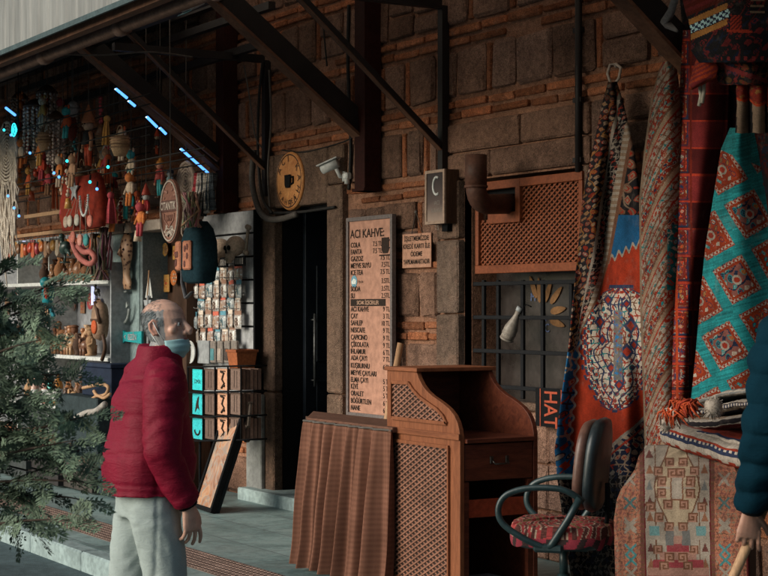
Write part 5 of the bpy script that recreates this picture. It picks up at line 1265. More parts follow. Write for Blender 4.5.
# carved figurines
rf = random.Random(11)
browns = [(.20, .09, .045), (.13, .06, .035), (.28, .14, .07), (.34, .20, .11), (.09, .05, .035), (.25, .11, .05)]
def fig_mesh(m, o, h, kind, c):
    k = h/.26
    if kind == 0:      # elephant-like carving
        m.ball(o+V(0, 0, .11*k), (.07*k, .05*k, .055*k), 12, 8, 0, None, c); m.ball(o+V(-.07*k, -.01, .15*k), (.04*k, .038*k, .042*k), 10, 7, 0, None, c)
        m.tube([o+V(-.10*k, -.01, .14*k), o+V(-.135*k, -.01, .10*k), o+V(-.13*k, -.01, .05*k)], [.018*k, .013*k, .008*k], 7, 0, True, True, c)
        for sx in (-1, 1):
            for sy in (-1, 1): m.tube([o+V(sx*.045*k, sy*.028*k, .09*k), o+V(sx*.045*k, sy*.028*k, 0)], [.02*k, .018*k], 7, 0, True, True, c)
        for sy in (-1, 1): m.ball(o+V(-.055*k, sy*.042*k, .155*k), (.03*k, .008*k, .035*k), 8, 6, 0, None, c)
    elif kind == 1:    # standing figure
        m.lathe([(.0, 0), (.05, 0), (.052, .012), (.03, .02), (.036, .07), (.044, .12), (.04, .155), (.018, .172), (.0, .172)], o, None, 12, 0, True, c, k, k) if False else m.lathe([(r*k, z*k) for r, z in ((.0, 0), (.05, 0), (.052, .012), (.03, .02), (.036, .07), (.044, .12), (.04, .155), (.018, .175), (.0, .176))], o, None, 12, 0, True, c)
        m.ball(o+V(0, 0, .205*k), (.032*k, .032*k, .038*k), 10, 7, 0, None, c); m.ball(o+V(0, 0, .235*k), (.038*k, .038*k, .016*k), 10, 6, 0, None, c)
        for s in (-1, 1): m.tube([o+V(s*.04*k, 0, .15*k), o+V(s*.062*k, -.01, .11*k), o+V(s*.03*k, -.04*k, .09*k)], .011*k, 6, 0, True, True, c)
    elif kind == 2:    # bird
        m.ball(o+V(0, 0, .12*k), (.075*k, .045*k, .05*k), 12, 8, 0, Matrix.Rotation(-.5, 3, 'Y'), c); m.tube([o+V(-.05*k, 0, .14*k), o+V(-.07*k, 0, .20*k)], [.024*k, .018*k], 8, 0, True, True, c); m.ball(o+V(-.075*k, 0, .215*k), .026*k, 9, 7, 0, None, c)
        m.tube([o+V(-.095*k, 0, .215*k), o+V(-.14*k, 0, .205*k)], [.009*k, .002], 6, 0, True, True, c); m.tube([o+V(.05*k, 0, .10*k), o+V(.12*k, 0, .06*k)], [.025*k, .008*k], 7, 0, True, True, c); m.tube([o+V(0, 0, .08*k), o], .009*k, 6, 0, True, True, c); m.lathe([(0, 0), (.045*k, 0), (.04*k, .012*k), (0, .014*k)], o, None, 10, 0, True, c)
    else:              # vase / urn
        m.lathe([(r*k, z*k) for r, z in ((0, 0), (.035, 0), (.04, .01), (.03, .025), (.055, .07), (.062, .11), (.05, .15), (.024, .18), (.022, .20), (.034, .225), (.03, .228), (0, .20))], o, None, 14, 0, True, c)
        for s in (-1, 1): m.tube([o+V(s*.05*k, 0, .15*k), o+V(s*.075*k, 0, .185*k), o+V(s*.028*k, 0, .21*k)], .007*k, 6, 0, True, True, c)
kn = ['carved brown elephant', 'carved standing figure', 'carved wooden bird', 'turned brown wooden urn']
shz = {0: ZW(80, 281, Q), 1: ZW(80, 356, Q), 2: ZW(80, 409, Q)}
shn = ['upper', 'middle', 'lower']
for sh, us, h in ((0, (44, 52, 60, 67, 73, 79, 86, 92, 98, 104), .24), (1, (20, 27, 34, 41, 56, 60, 64, 67, 71, 75, 78, 82, 85, 88, 91), .25), (2, (30, 44, 52, 66, 74, 81), .24)):
    for rw_ in (0, 1):
        for u in us:
            qq = .66-.22*rw_+rf.uniform(-.03, .03); uu = u+rf.uniform(-1.5, 1.5)+rw_*3
            if uu > 106 or (sh == 1 and uu > 92): continue
            kind = rf.randrange(4); hh = h*rf.uniform(.75, 1.15)+.06*rw_; o = V(XW(uu, qq), -qq, shz[sh]+.001); c = tuple(np.array(rf.choice(browns))*rf.uniform(.7, 1.3)); m = MB(o); fig_mesh(m, o, hh, kind, c)
            m.solo('carved_figurine' if kind < 3 else 'wooden_urn', m_gloss if rf.random() < .6 else m_colm, kn[kind]+' crowded among others on the '+shn[sh]+' white shelf', 'figurine' if kind < 3 else 'urn', kn[kind]+' on the '+shn[sh]+' shelf', colattr=True)
# drum with orange face, dark bird on it
o = W(100, 321, .74); dm = thing('leather_drum', 'brown leather covered oval drum with orange face at shelf end', 'drum', o); m = MB(dm); m.lathe([(.0, -.05), (.11, -.05), (.125, 0), (.11, .05), (0, .05)], o, Matrix.Rotation(PI/2, 3, 'X'), 24, 0, True, (1, 1, 1), 1, 1)
m.v = [V(o.x+(p.x-o.x)*.85, p.y, o.z+(p.z-o.z)*1.45) for p in m.v]; m.build('shell', mk('tan_leather', (.34, .21, .14), .3, 8, .5), dm)
m = MB(dm); m.lathe([(0, 0), (.065, 0), (.06, .012), (0, .014)], o+V(0, -.052, -.055), Matrix.Rotation(PI/2, 3, 'X'), 20); m.build('orange_face', mk('orange_face', (.55, .10, .03), .2), dm)
m = MB(dm); m.bb(o+V(-.10, -.056, -.005), o+V(.10, -.048, .02)); m.tube([o+V(-.02, -.04, .17), o+V(.06, -.05, .10), o+V(.10, -.04, -.02)], .018, 7); m.build('strap', m_dwood, dm)
o = W(97, 300, .72); m = MB(o); fig_mesh(m, o, .16, 2, (.02, .018, .016)); m.solo('black_bird_carving', m_gloss, 'small black carved bird perched above the leather drum', 'figurine', colattr=True)
# turquoise bird hanging by the shelf
o = W(48, 300, .84); tbq = thing('turquoise_bird', 'turquoise wooden bird with red wing hanging left of the shelf', 'bird ornament', o); c = V(0, 0, 0)
m = MB(tbq); m.ball(o+V(0, 0, .05), (.09, .06, .12), 14, 10, 0, Matrix.Rotation(.5, 3, 'Y')); m.ball(o+V(-.07, 0, .17), .055, 12, 8); m.build('body', mk('turquoise_gloss', (.02, .24, .28), .25, 9, .35), tbq)
m = MB(tbq); m.ball(o+V(.07, -.04, .08), (.035, .025, .075), 10, 8); m.build('wing', mk('red_gloss', (.42, .05, .03), .2, 9, .4), tbq)
m = MB(tbq); m.tube([o+V(-.115, 0, .175), o+V(-.17, 0, .15)], [.018, .003], 7); m.build('beak', m_pine, tbq)
m = MB(tbq); m.prism([(0, 0), (.14, -.12), (.09, -.16), (-.02, -.04)], o+V(.02, 0, -.03), (1, 0, 0), (0, 0, 1), .02); m.build('tail', mk('turquoise_gloss2', (.02, .20, .26), .25, 9, .35), tbq)
m = MB(tbq); m.tube([o+V(-.03, 0, .2), V(o.x-.02, o.y, shz[0])], .003, 5); m.build('string', m_cable, tbq)
for s in (-1, 1): m = MB(tbq); m.tube([o+V(-.02+s*.03, 0, -.06), o+V(-.02+s*.035, -.01, -.24)], .010, 6); m.build('leg', m_pine, tbq)
# bottles and books on the shelves
for i, (u, sh, h, c) in enumerate([(16, 1, .32, (.42, .3, .2)), (22, 1, .28, (.10, .34, .36)), (29, 1, .34, (.35, .33, .3)), (46, 2, .30, (.42, .18, .13)), (52, 2, .32, (.06, .36, .30)), (58, 2, .34, (.50, .20, .04)), (35, 2, .27, (.45, .28, .22))]):
    o = V(XW(u, .70), -.70, shz[sh]+.001); bt_ = thing('souvenir_bottle', ['tan bottle at the far left of the middle shelf', 'turquoise banded bottle on the middle shelf', 'grey bottle right of the turquoise one', 'red brown bottle left of the green one', 'green banded bottle on the lower shelf', 'amber bottle right of the green one', 'pinkish bottle leftmost on the lower shelf'][i], 'bottle', o); k = h/.3
    m = MB(bt_); m.lathe([(0, 0), (.042*k, 0), (.045*k, .01), (.045*k, .17*k), (.035*k, .20*k), (.016*k, .225*k), (.016*k, .27*k), (0, .27*k)], o, None, 14, 0, True, c); m.build('glass', m_gloss, bt_, colattr=True)
    m = MB(bt_); m.tube([o+V(0, 0, .265*k), o+V(0, 0, .295*k)], .019*k, 10); m.build('cap', m_blk, bt_); m = MB(bt_); m.lathe([(.0465*k, .05), (.0468*k, .06), (.0468*k, .13*k), (.0465*k, .14*k)], o, None, 14); m.build('paper_label', m_white, bt_)
# navy box with gold branches, driftwood
o = W(96, 380, .85); x0, x1 = XW(82, .85), XW(111, .85); z0, z1 = ZW(96, 396, .85), ZW(96, 363, .85)
nb = thing('navy_box', 'dark navy storage box below the middle shelf beside the man', 'box', V(o.x, o.y, z0)); m = MB(nb); m.bb((x0, -.85, z0), (x1, -.5, z1-.04), 0, .006); m.build('box_body', mk('navy_card', (.012, .020, .045), .3, 6, .6), nb); m = MB(nb); m.bb((x0-.01, -.86, z1-.039), (x1+.01, -.49, z1), 0, .006); m.build('lid', mk('navy_card_lid', (.016, .026, .055), .3, 6, .6), nb)
m = MB(V(o.x, -.75, 0)); m.bb((x0-.3, -1.0, .0), (x1+.05, -.45, z0-.002), 0, .01); m.solo('low_cupboard', mk('dark_teal_cupboard', (.03, .045, .05), .4), 'dark low cupboard carrying the navy box', 'cupboard')
def curl(name, lab, pts, r, mat):
    P = [W(*p) for p in pts]; m = MB(P[0]); Q_ = []
    for i in range(len(P)-1):
        p0 = P[max(i-1, 0)]; p1 = P[i]; p2 = P[i+1]; p3 = P[min(i+2, len(P)-1)]
        for k in range(6): t = k/6; Q_.append(.5*((2*p1)+(p2-p0)*t+(2*p0-5*p1+4*p2-p3)*t*t+(3*p1-p0-3*p2+p3)*t**3))
    m.tube(Q_+[P[-1]], r, 8); m.solo(name, mat, lab, 'ornament')
curl('gold_branch', 'curled pale gold branch ornament in front of the navy box', [(83, 388, .95), (92, 386, .95), (101, 384, .95), (108, 387, .95), (106, 394, .95), (98, 396, .95), (94, 391, .95)], .016, m_pine)
curl('gold_branch', 'second gold branch curling lower toward the red jacket', [(88, 402, .97), (97, 396, .97), (104, 398, .97), (110, 394, .97)], .014, m_pine)
curl('driftwood_piece', 'pale driftwood piece lying below the gold branches', [(76, 418, 1.0), (86, 413, 1.0), (96, 411, 1.0), (105, 404, 1.0)], .028, mk('driftwood', (.38, .34, .31), .3))
curl('twig_bundle', 'brown twig hanging from the drum down past shelf', [(103, 335, .8), (105, 348, .8), (102, 360, .8)], .018, m_dwood)
# hanging goods -------------------------------------------------
def ropeline(o, d=.0): return o
def dreamcatcher(name, lab, u, v, q, R_, nr, fr, flen, c):
    o = W(u, v, q); t = thing(name, lab, 'wall hanging', o); m = MB(t)
    for i in range(nr):
        r = R_*(i+1)/nr; m.tube([o+V(r*math.cos(a), .004*math.sin(a*9+i), r*math.sin(a)) for a in [2*PI*k/36 for k in range(36)]], .011 if i < nr-1 else .016, 6, closed=True)
    for k in range(16): a = 2*PI*k/16; m.tube([o+V(.03*math.cos(a), .006, .03*math.sin(a)), o+V(R_*math.cos(a), .006, R_*math.sin(a))], .005, 5)
    m.build('woven_ring', mk(name+'_cord', c, .35, 12, .9, .6, 90), t); m = MB(t); rd = random.Random(int(u)+7)
    for k in range(fr):
        a = PI+PI*(k+.5)/fr; p = o+V(R_*math.cos(a), 0, R_*math.sin(a)); L = flen*(.55+.45*rd.random())*(1-.3*abs(math.cos(a)))
        pts = [p+V(rd.gauss(0, .01), rd.gauss(0, .01), -L*i/6) for i in range(7)]; m.tube(pts, [.010, .010, .011, .010, .009, .008, .005], 5)
    m.build('fringe', mk(name+'_fringe', tuple(x*1.05 for x in c), .35, 12, .9, .6, 90), t)
    m = MB(t); m.tube([o+V(0, 0, R_), V(o.x, o.y, roofz(q)-.05)], .004, 5); m.build('string', m_cable, t)
dreamcatcher('macrame_hanging', 'large round beige macrame hanging with long fringe at left edge', 7, 153, 1.25, .29, 9, 44, 1.0, (.66, .56, .47))
dreamcatcher('macrame_hanging', 'smaller round macrame hanging right of the shield sign', 186, 181, .45, .16, 6, 20, .42, (.42, .32, .26))
def chime(lab, u, v0, v1, q, w_, ns, c, cap=True):
    o = W(u, v0, q); z1 = ZW(u, v1, q); t = thing('shell_chime', lab, 'wind chime', o, 0, None); rd = random.Random(int(u*7)); m = MB(t)
    for k in range(ns):
        a = 2*PI*k/ns; p = o+V(w_*math.cos(a), w_*math.sin(a), 0); L = (o.z-z1)*rd.uniform(.7, 1.0); n_ = int(L/.034)
        m.tube([p, p+V(0, 0, -L)], .0025, 4, 0, True, True, c)
        for i in range(n_): m.ball(p+V(rd.gauss(0, .004), rd.gauss(0, .004), -.03-i*.034), (.017, .014, .015), 6, 5, 0, None, tuple(np.array(c)*rd.uniform(.9, 2.2)))
    m.build('shell_strings', m_colm, t, colattr=True)
    m = MB(t); m.lathe([(.0, .07), (w_*.5, .055), (w_*1.1, .0), (w_*1.1, -.012), (0, -.01)], o, None, 16); m.tube([o+V(0, 0, .06), V(o.x, o.y, roofz(q)-.03)], .004, 5); m.build('top_disc', m_dwood, t)
for i, a in enumerate([(36, 106, 158, 1.1, .11, 12, (.33, .26, .21)), (47, 92, 172, 1.0, .09, 11, (.36, .29, .24)), (28, 128, 166, .9, .10, 10, (.28, .22, .18)), (56, 118, 178, 1.15, .07, 9, (.30, .24, .21)), (68, 112, 160, .8, .09, 10, (.22, .16, .13)), (20, 98, 150, .85, .08, 9, (.20, .16, .14))]):
    chime(['shell wind chime hanging left of the tallest one', 'tallest pale shell wind chime under the awning', 'low wide shell chime above the left rail', 'narrow grey shell chime left of the capped puppet', 'dark brown shell chime beside the capped puppet', 'dim shell chime deepest at the left edge'][i], *a)
def round_thing(name, lab, cat, u, v, q, r, c, mat=None, sq3=(1, .7, 1)):
    o = W(u, v, q); m = MB(o); m.ball(o, (r*sq3[0], r*sq3[1], r*sq3[2]), 14, 10, 0, None, c); m.lathe([(r*.95, -.008), (r*1.06, 0), (r*.95, .008)], o, None, 14, 0, True, tuple(np.array(c)*.6)); m.tube([o+V(0, 0, r*.9), V(o.x, o.y, roofz(q)-.03)], .004, 5, 0, True, True, (.1, .08, .07)); m.solo(name, mat or m_colm, lab, cat, colattr=True)
round_thing('gourd_lamp', 'pierced grey gourd lamp hanging above the capped puppet', 'lamp', 73, 109, 1.0, .075, (.22, .21, .21))
round_thing('gourd_lamp', 'tan gourd hanging lower left of the capped puppet', 'lamp', 63, 129, .95, .07, (.26, .17, .10), None, (1, .8, 1.2))
round_thing('red_gourd', 'dark red gourd hanging beside the tan gourd', 'ornament', 72, 128, .9, .06, (.16, .03, .02), None, (.9, .8, 2.0))
round_thing('cotton_pompom', 'pale speckled round pompom hanging behind puppet legs', 'pompom', 109, 152, .7, .09, (.30, .30, .29))
# puppets
def puppet(lab, u, v0, v1, q, hat, face, shirt, trous, arms=None, hair=None, sit=False, cat='puppet', tilt=0.0):
    o = W(u, v1, q); H_ = ZW(u, v0, q)-o.z; t = thing('puppet', lab, cat, o, 0, None); s = H_; mm = lambda c: mk('puppet_paint', c, .2, 12, .5)
    R_ = Matrix.Rotation(tilt, 3, 'Y'); P = lambda x, y, z: o+R_ @ V(x*s, y*s, z*s)
    arms = arms or shirt
    m = MB(t); m.lathe([(.0, .0), (.11*s, .0), (.095*s, .05*s), (.085*s, .17*s), (.05*s, .21*s), (0, .215*s)], P(0, 0, .38), R_, 14); m.build('shirt', mm(shirt), t)
    m = MB(t); m.ball(P(0, 0, .66), (.082*s, .08*s, .085*s), 14, 10); m.ball(P(0, -.085, .655), .018*s, 8, 6); m.build('head', mm(face), t)
    for sx in (-1, 1): m = MB(t); m.ball(P(sx*.03, -.072, .685), .012*s, 8, 6); m.build('eye', m_blk, t)
    m = MB(t)
    if hat == 'cone' or isinstance(hat, tuple) and hat[0] == 'cone': m.lathe([(0, -.01*s), (.10*s, -.01*s), (.105*s, .01*s), (.075*s, .10*s), (.035*s, .20*s), (.008*s, .27*s), (0, .27*s)], P(0, 0, .71), R_, 16); m.build('hat', mm(hat[1]), t)
    else: m.ball(P(0, .012, .70), (.092*s, .088*s, .075*s), 14, 10); m.ball(P(.03, 0, .775), .04*s, 10, 8); m.build('hair', mm(hat[1]), t)
    for sx in (-1, 1):
        m = MB(t); m.tube([P(sx*.085, 0, .555), P(sx*.15, -.01, .45), P(sx*.165, -.03, .33)], [.034*s, .03*s, .026*s], 8); am = m.build('arm', mm(arms), t)
        m = MB(t); m.ball(P(sx*.168, -.035, .30), .032*s, 8, 6); m.build('hand', mm(face), am)
        m = MB(t); lp = [P(sx*.05, 0, .40), P(sx*.055, -.12 if sit else -.01, .36 if sit else .20), P(sx*.058, -.13 if sit else 0, .05)]; m.tube(lp, [.045*s, .036*s, .03*s], 8); lg_ = m.build('leg', mm(trous), t)
        m = MB(t); m.ball(lp[-1]+R_ @ V(0, -.03*s, -.015*s), (.035*s, .06*s, .03*s), 8, 6); m.build('shoe', m_dwood, lg_)
    m = MB(t); m.tube([P(0, 0, .80), V(o.x, o.y, roofz(q)-.02)], .003, 4); m.build('string', m_cable, t)
ORG_ = (.42, .10, .04)
puppet('tall wooden puppet in orange pointed cap, black vest and red shorts', 88.5, 103, 170, 1.1, ('cone', (.36, .13, .06)), (.40, .27, .19), (.02, .022, .025), (.45, .06, .025), (.38, .18, .10))
puppet('doll with teal hair and a dark red dress on the ledge', 114, 163, 206, .75, ('hair', (.02, .28, .29)), (.28, .05, .06), (.24, .03, .03), (.30, .08, .09), None, None, True)
puppet('orange doll with turquoise sleeves next to the teal haired doll', 131, 176, 222, .72, ('hair', (.36, .07, .03)), (.42, .12, .06), (.40, .07, .03), (.03, .26, .25), (.03, .30, .30), None, True)
puppet('red doll with a round white face beside the shield sign', 146, 182, 226, .78, ('cone', (.34, .05, .03)), (.46, .44, .42), (.32, .03, .03), (.30, .03, .03), None, None, True)
puppet('doll with orange hair and turquoise trousers high above the shield', 160, 148, 199, .62, ('hair', (.45, .16, .03)), (.45, .19, .12), (.40, .07, .06), (.04, .28, .30), None, None, False)
puppet('grey blue doll right of the orange haired doll', 170, 160, 200, .60, ('hair', (.02, .025, .04)), (.25, .26, .27), (.20, .29, .30), (.30, .06, .05))
puppet('small red and yellow puppet under the short LED stub', 157, 128, 156, .55, ('cone', (.48, .06, .02)), (.45, .33, .2), (.04, .035, .03), (.48, .07, .02))
puppet('brown marionette hanging left of the tall capped puppet', 78, 150, 192, .85, ('cone', (.42, .07, .03)), (.40, .20, .13), (.26, .05, .03), (.20, .10, .06))
# red star bag with bead necklace
o = W(84, 204, 1.0); rb = thing('red_cloth_bag', 'red cloth bag with a grey star hanging above the shelves', 'bag', o); x0, x1 = XW(63, 1.0), XW(104, 1.0); zt, zb = ZW(84, 176, 1.0), ZW(84, 229, 1.0); R = []
for k in range(11):
    t = k/10; z = zb+(zt-zb)*t; w_ = (x1-x0)/2*(1-.18*t**2); d_ = .085*math.sin(PI*(.12+.76*t)); R.append([V((x0+x1)/2+w_*sq(2*PI*i/30)[0], -1.0+d_*sq(2*PI*i/30)[1]+.01*nz(i*.4, k*.5, 0), z+.02*nz(i*.2, k*.3, 3)) for i in range(30)])
m = MB(rb); m.rings(R); m.build('bag_body', mk('red_felt', (.26, .028, .014), .4, 6, .9, .5, 120), rb)
m = MB(rb); c = o+V(.0, -.085, .12); m.prism([(.11*(1 if i % 2 == 0 else .42)*math.cos(PI/2+i*PI/5), .11*(1 if i % 2 == 0 else .42)*math.sin(PI/2+i*PI/5)) for i in range(10)], c, (1, 0, 0), (0, 0, 1), -.012); m.build('star', m_grey, rb)
m = MB(rb); 
for s in (-1, 1): m.tube([V((x0+x1)/2+s*.16, -1.0, zt-.02), V((x0+x1)/2+s*.05, -1.0, zt+.4)], .012, 6)
m.build('strap', m_dwood, rb)
o = W(84, 196, 1.12); m = MB(o)
for i in range(26): a = PI+PI*i/25; m.ball(o+V(.10*math.cos(a), -.0, .17*math.sin(a)), .012, 7, 5)
m.solo('bead_necklace', m_white, 'white bead necklace hanging over the red star bag', 'necklace')
for i, (u, v, c) in enumerate([(70, 221, (.40, .33, .27)), (77, 220, (.34, .31, .27)), (90, 221, (.46, .16, .12)), (73, 237, (.36, .12, .09)), (80, 240, (.44, .20, .16)), (86, 240, (.05, .20, .20)), (66, 222, (.33, .25, .2))]):
    o = W(u, v, 1.12); m = MB(o); m.lathe([(0, -.012), (.048, -.010), (.055, 0), (.048, .010), (0, .012)], o, RX90, 16, 0, True, c); m.tube([o+V(0, 0, .05), W(84-(84-u)*.6, 200, 1.12)], .003, 4, 0, True, True, (.3, .25, .2)); m.solo('disc_pendant', m_colm, ['cream disc pendant below the red bag, second from left', 'grey disc pendant below the necklace', 'coral disc pendant right of the grey one', 'small red disc pendant in the lower row', 'pink disc pendant in the middle of lower row', 'teal disc pendant at right of lower row', 'tan disc pendant leftmost under the red bag'][i], 'pendant', 'disc pendants', colattr=True)
curl('flamingo_ornament', 'pink loop shaped flamingo ornament hanging over the shelf figures', [(71, 237, 1.0), (75, 250, 1.0), (81, 259, 1.0), (90, 264, 1.0), (95, 259, 1.0), (91, 252, 1.0), (84, 252, 1.0), (78, 246, 1.0)], .026, mk('coral_pink', (.42, .13, .11), .25))
o = W(65, 250, .95); m = MB(o); fig_mesh(m, o+V(0, 0, -.12), .30, 2, (.02, .035, .03)); m.solo('dark_duck_carving', m_gloss, 'dark green carved duck above the upper white shelf', 'figurine', colattr=True)
for i, (u, v, w_) in enumerate([(95, 258, .05), (101, 262, .05), (105, 252, .045)]):
    o = W(u, v, .8); m = MB(o); rd = random.Random(i)
    for k in range(14): m.tube([o+V(rd.gauss(0, w_*.6), rd.gauss(0, .03), .22), o+V(rd.gauss(0, w_), rd.gauss(0, .03), .0), o+V(rd.gauss(0, w_*1.2), rd.gauss(0, .04), -.16)], .010, 5, 0, True, True, (.10*rd.uniform(.5, 1.6), .08*rd.uniform(.5, 1.5), .07))
    m.solo('leather_strand_bundle', m_colm, ['dark leather strand bundle left in the group over shelf', 'dark leather strand bundle hanging lowest over the shelf', 'dark leather strand bundle nearest the teal board'][i], 'strands', colattr=True)
# shield sign
q = .95; o = W(169.5, 211, q); ss = thing('shield_sign', 'round carved wooden shield sign reading OTANTIK IZMIR', 'sign', o); r = .20
pl = [(r*math.cos(a)*.92, r*1.28*math.sin(a)) for a in [2*PI*i/40 for i in range(40)]]
m = MB(ss); m.prism(pl, o, (1, 0, 0), (0, 0, 1), .03); m.build('disc', wood('reddish_brown_disc', (.17, .07, .05), (.28, .13, .09), (4, 4, 4), .5), ss, bevel=.005)
mp = mk('shield_cream', (.46, .37, .31), .2)
m = MB(ss); m.tube([o+V(p[0]*.93, -.004, p[1]*.93) for p in pl], .008, 6, closed=True); m.build('rim_line', mp, ss)
m = MB(ss); m.bb(o+V(-.165, -.010, -.005), o+V(.165, -.001, .085)); m.build('banner', mk('shield_band', (.12, .055, .045), .2), ss)
m = MB(ss); m.text('OTANTIK', o+V(0, -.013, .012), h=.06, align='C', mw=.30, bold=.03)
for i, chh in enumerate('İZMİR'): a = math.radians(236+i*17); c = o+V(.155*math.cos(a), -.004, .205*math.sin(a)); m.text(chh, c, (-math.sin(a), 0, math.cos(a)*.8), (-math.cos(a), 0, -math.sin(a)), .062, align='C', bold=.04)
m.build('lettering', mp, ss)
m = MB(ss); m.tube([o+V(-.10, -.004, -.02), o+V(-.09, -.004, -.07), o+V(0, -.004, -.13), o+V(.09, -.004, -.07), o+V(.10, -.004, -.02)], .006, 6)
for k in range(5): m.tube([o+V(-.06+.03*k, -.004, -.03), o+V(-.04+.02*k, -.004, -.08)], .005, 5)
for k in range(16): a = rf.uniform(0, PI); rr = rf.uniform(.10, .19); m.ball(o+V(.85*rr*math.cos(a), -.003, .085+.75*rr*math.sin(a)), (.016, .006, .012), 7, 5)
m.build('relief', mk('shield_relief', (.34, .17, .13), .3), ss); m = MB(ss); m.tube([o+V(0, .01, .25), V(o.x, o.y, roofz(q)-.04)], .004, 5); m.build('string', m_cable, ss)
# backpack
o = W(199, 252, .55); bp_ = thing('backpack', 'dark teal backpack with two orange printed pockets hung on the board', 'backpack', o); R = []
for t, w_, d_ in ((-.26, .13, .06), (-.24, .17, .10), (-.1, .185, .125), (.08, .18, .12), (.19, .155, .09), (.25, .10, .05)): R.append([o+V(w_*sq(2*PI*i/30)[0], d_*sq(2*PI*i/30)[1], t) for i in range(30)])
m = MB(bp_); m.rings(R); m.build('bag_body', mk('dark_teal_canvas', (.018, .045, .06), .35, 7, .95, .5, 130, 0, .08), bp_)
for k, x in enumerate((-.13, .045)):
    m = MB(bp_); m.box(o+V(x, -.125, -.03), (.15 if k else .10, .03, .24), None, 0, .012); pkt = m.build('pocket', mk('orange_print', (.50, .20, .12), .35, 16, .7), bp_)
    m = MB(bp_)
    for i in range(4): m.ball(o+V(x+rf.uniform(-.03, .03), -.142, -.03+rf.uniform(-.08, .08)), (.022, .004, .028), 8, 6)
    m.build('print_spots', mk('print_dark', (.16, .06, .05), .3), pkt)
m = MB(bp_); m.tube([o+V(-.12, -.05, .2), o+V(-.22, -.05, .05), o+V(-.22, -.05, -.25), o+V(-.15, -.05, -.38), o+V(.0, -.06, -.33)], .020, 8, flat=.4); m.tube([o+V(-.05, 0, .24), o+V(0, 0, .32), o+V(.05, 0, .24)], .012, 6); m.build('strap', mk('grey_strap', (.10, .10, .11), .3), bp_)
# scarves
for i, (u, c) in enumerate([(198, (.36, .05, .06)), (202, (.46, .40, .36)), (205, (.03, .035, .04)), (209, (.38, .34, .3)), (213, (.05, .06, .07))]):
    a = W(u, 173, .6); L = a.z-ZW(u, 222-3*i, .6); m = MB(a); N1, N2 = 8, 18; vs = []; fs = []
    for j in range(N2+1):
        for k in range(N1+1): t = j/N2; vs.append(a+V((k/N1-.5)*.10*(1+.5*t)-.08*t*(1 if i < 3 else .6), .03*math.sin(k*1.7+i+t*2), -L*t))
    for j in range(N2):
        for k in range(N1): b = j*(N1+1)+k; fs.append((b, b+N1+1, b+N1+2, b+1))
    for f in fs: m.add([vs[x] for x in f], [(0, 1, 2, 3)], 0, True, tuple(np.array(c)*(1.0 if (f[0]//(N1+1)) % 4 else .5)))
    m.solo('hanging_scarf', m_colm, ['red striped scarf hanging below the long LED tube', 'cream scarf between the red and black scarves', 'black scarf in the middle of the hanging bunch', 'pale scarf right of the black scarf', 'charcoal scarf rightmost near the slat board'][i], 'scarf', 'scarves under the LED tube', colattr=True, solid=.006)
m = MB(W(190, 205, .7)); o = m.o; rd = random.Random(9)
for k in range(30): m.tube([o+V(rd.gauss(0, .05), rd.gauss(0, .03), .10), o+V(rd.gauss(.02, .06), rd.gauss(0, .03), -.05), o+V(rd.gauss(.03, .06), rd.gauss(0, .03), -.18)], .009, 5, 0, True, True, (.30*rd.uniform(.5, 1.3), .20*rd.uniform(.5, 1.3), .14))
m.solo('cord_bundle', m_colm, 'bundle of brown cords hanging above the backpack', 'cords', colattr=True)
# fairy lights, a few extra glowing points added for bright specks
for i, (u, v) in enumerate([(4, 130), (11, 135), (30, 153), (67, 161), (54, 173), (59, 177), (90, 182), (97, 189), (14, 208), (108, 167), (8, 196), (19, 216)]):
    o = W(u, v, 1.35); m = MB(o); m.ball(o, (.013, .013, .013), 8, 6); m.tube([o+V(0, 0, .02), o+V(.01, 0, .06)], .008, 5, 1); m.solo('fairy_light', [m_led if i % 3 else m_ledc, m_blk], 'tiny blue fairy light glowing among the hanging goods at left', 'light', 'fairy lights among the hanging goods')
o = W(16, 130, 1.4); cl = thing('cyan_lamp', 'round bright cyan coil lamp at the left edge', 'lamp', o)
m = MB(cl)
for k in range(3): r = .018+.020*k; m.tube([o+V(r*math.cos(a), -.01*k, r*math.sin(a)) for a in [2*PI*i/20 for i in range(20)]], .005, 6, closed=True)
m.build('coil', m_ledc, cl); m = MB(cl); m.tube([o+V(0, .02, 0), V(o.x, o.y+.02, roofz(1.4)-.03)], .004, 5); m.build('wire', m_blk, cl)
a, b = W(6, 108, 1.4), W(15, 115, 1.4); m = MB(a); m.tube([a, b], .012, 8); m.solo('led_tube', m_led, 'short blue LED tube at the far left above the cyan lamp', 'light')
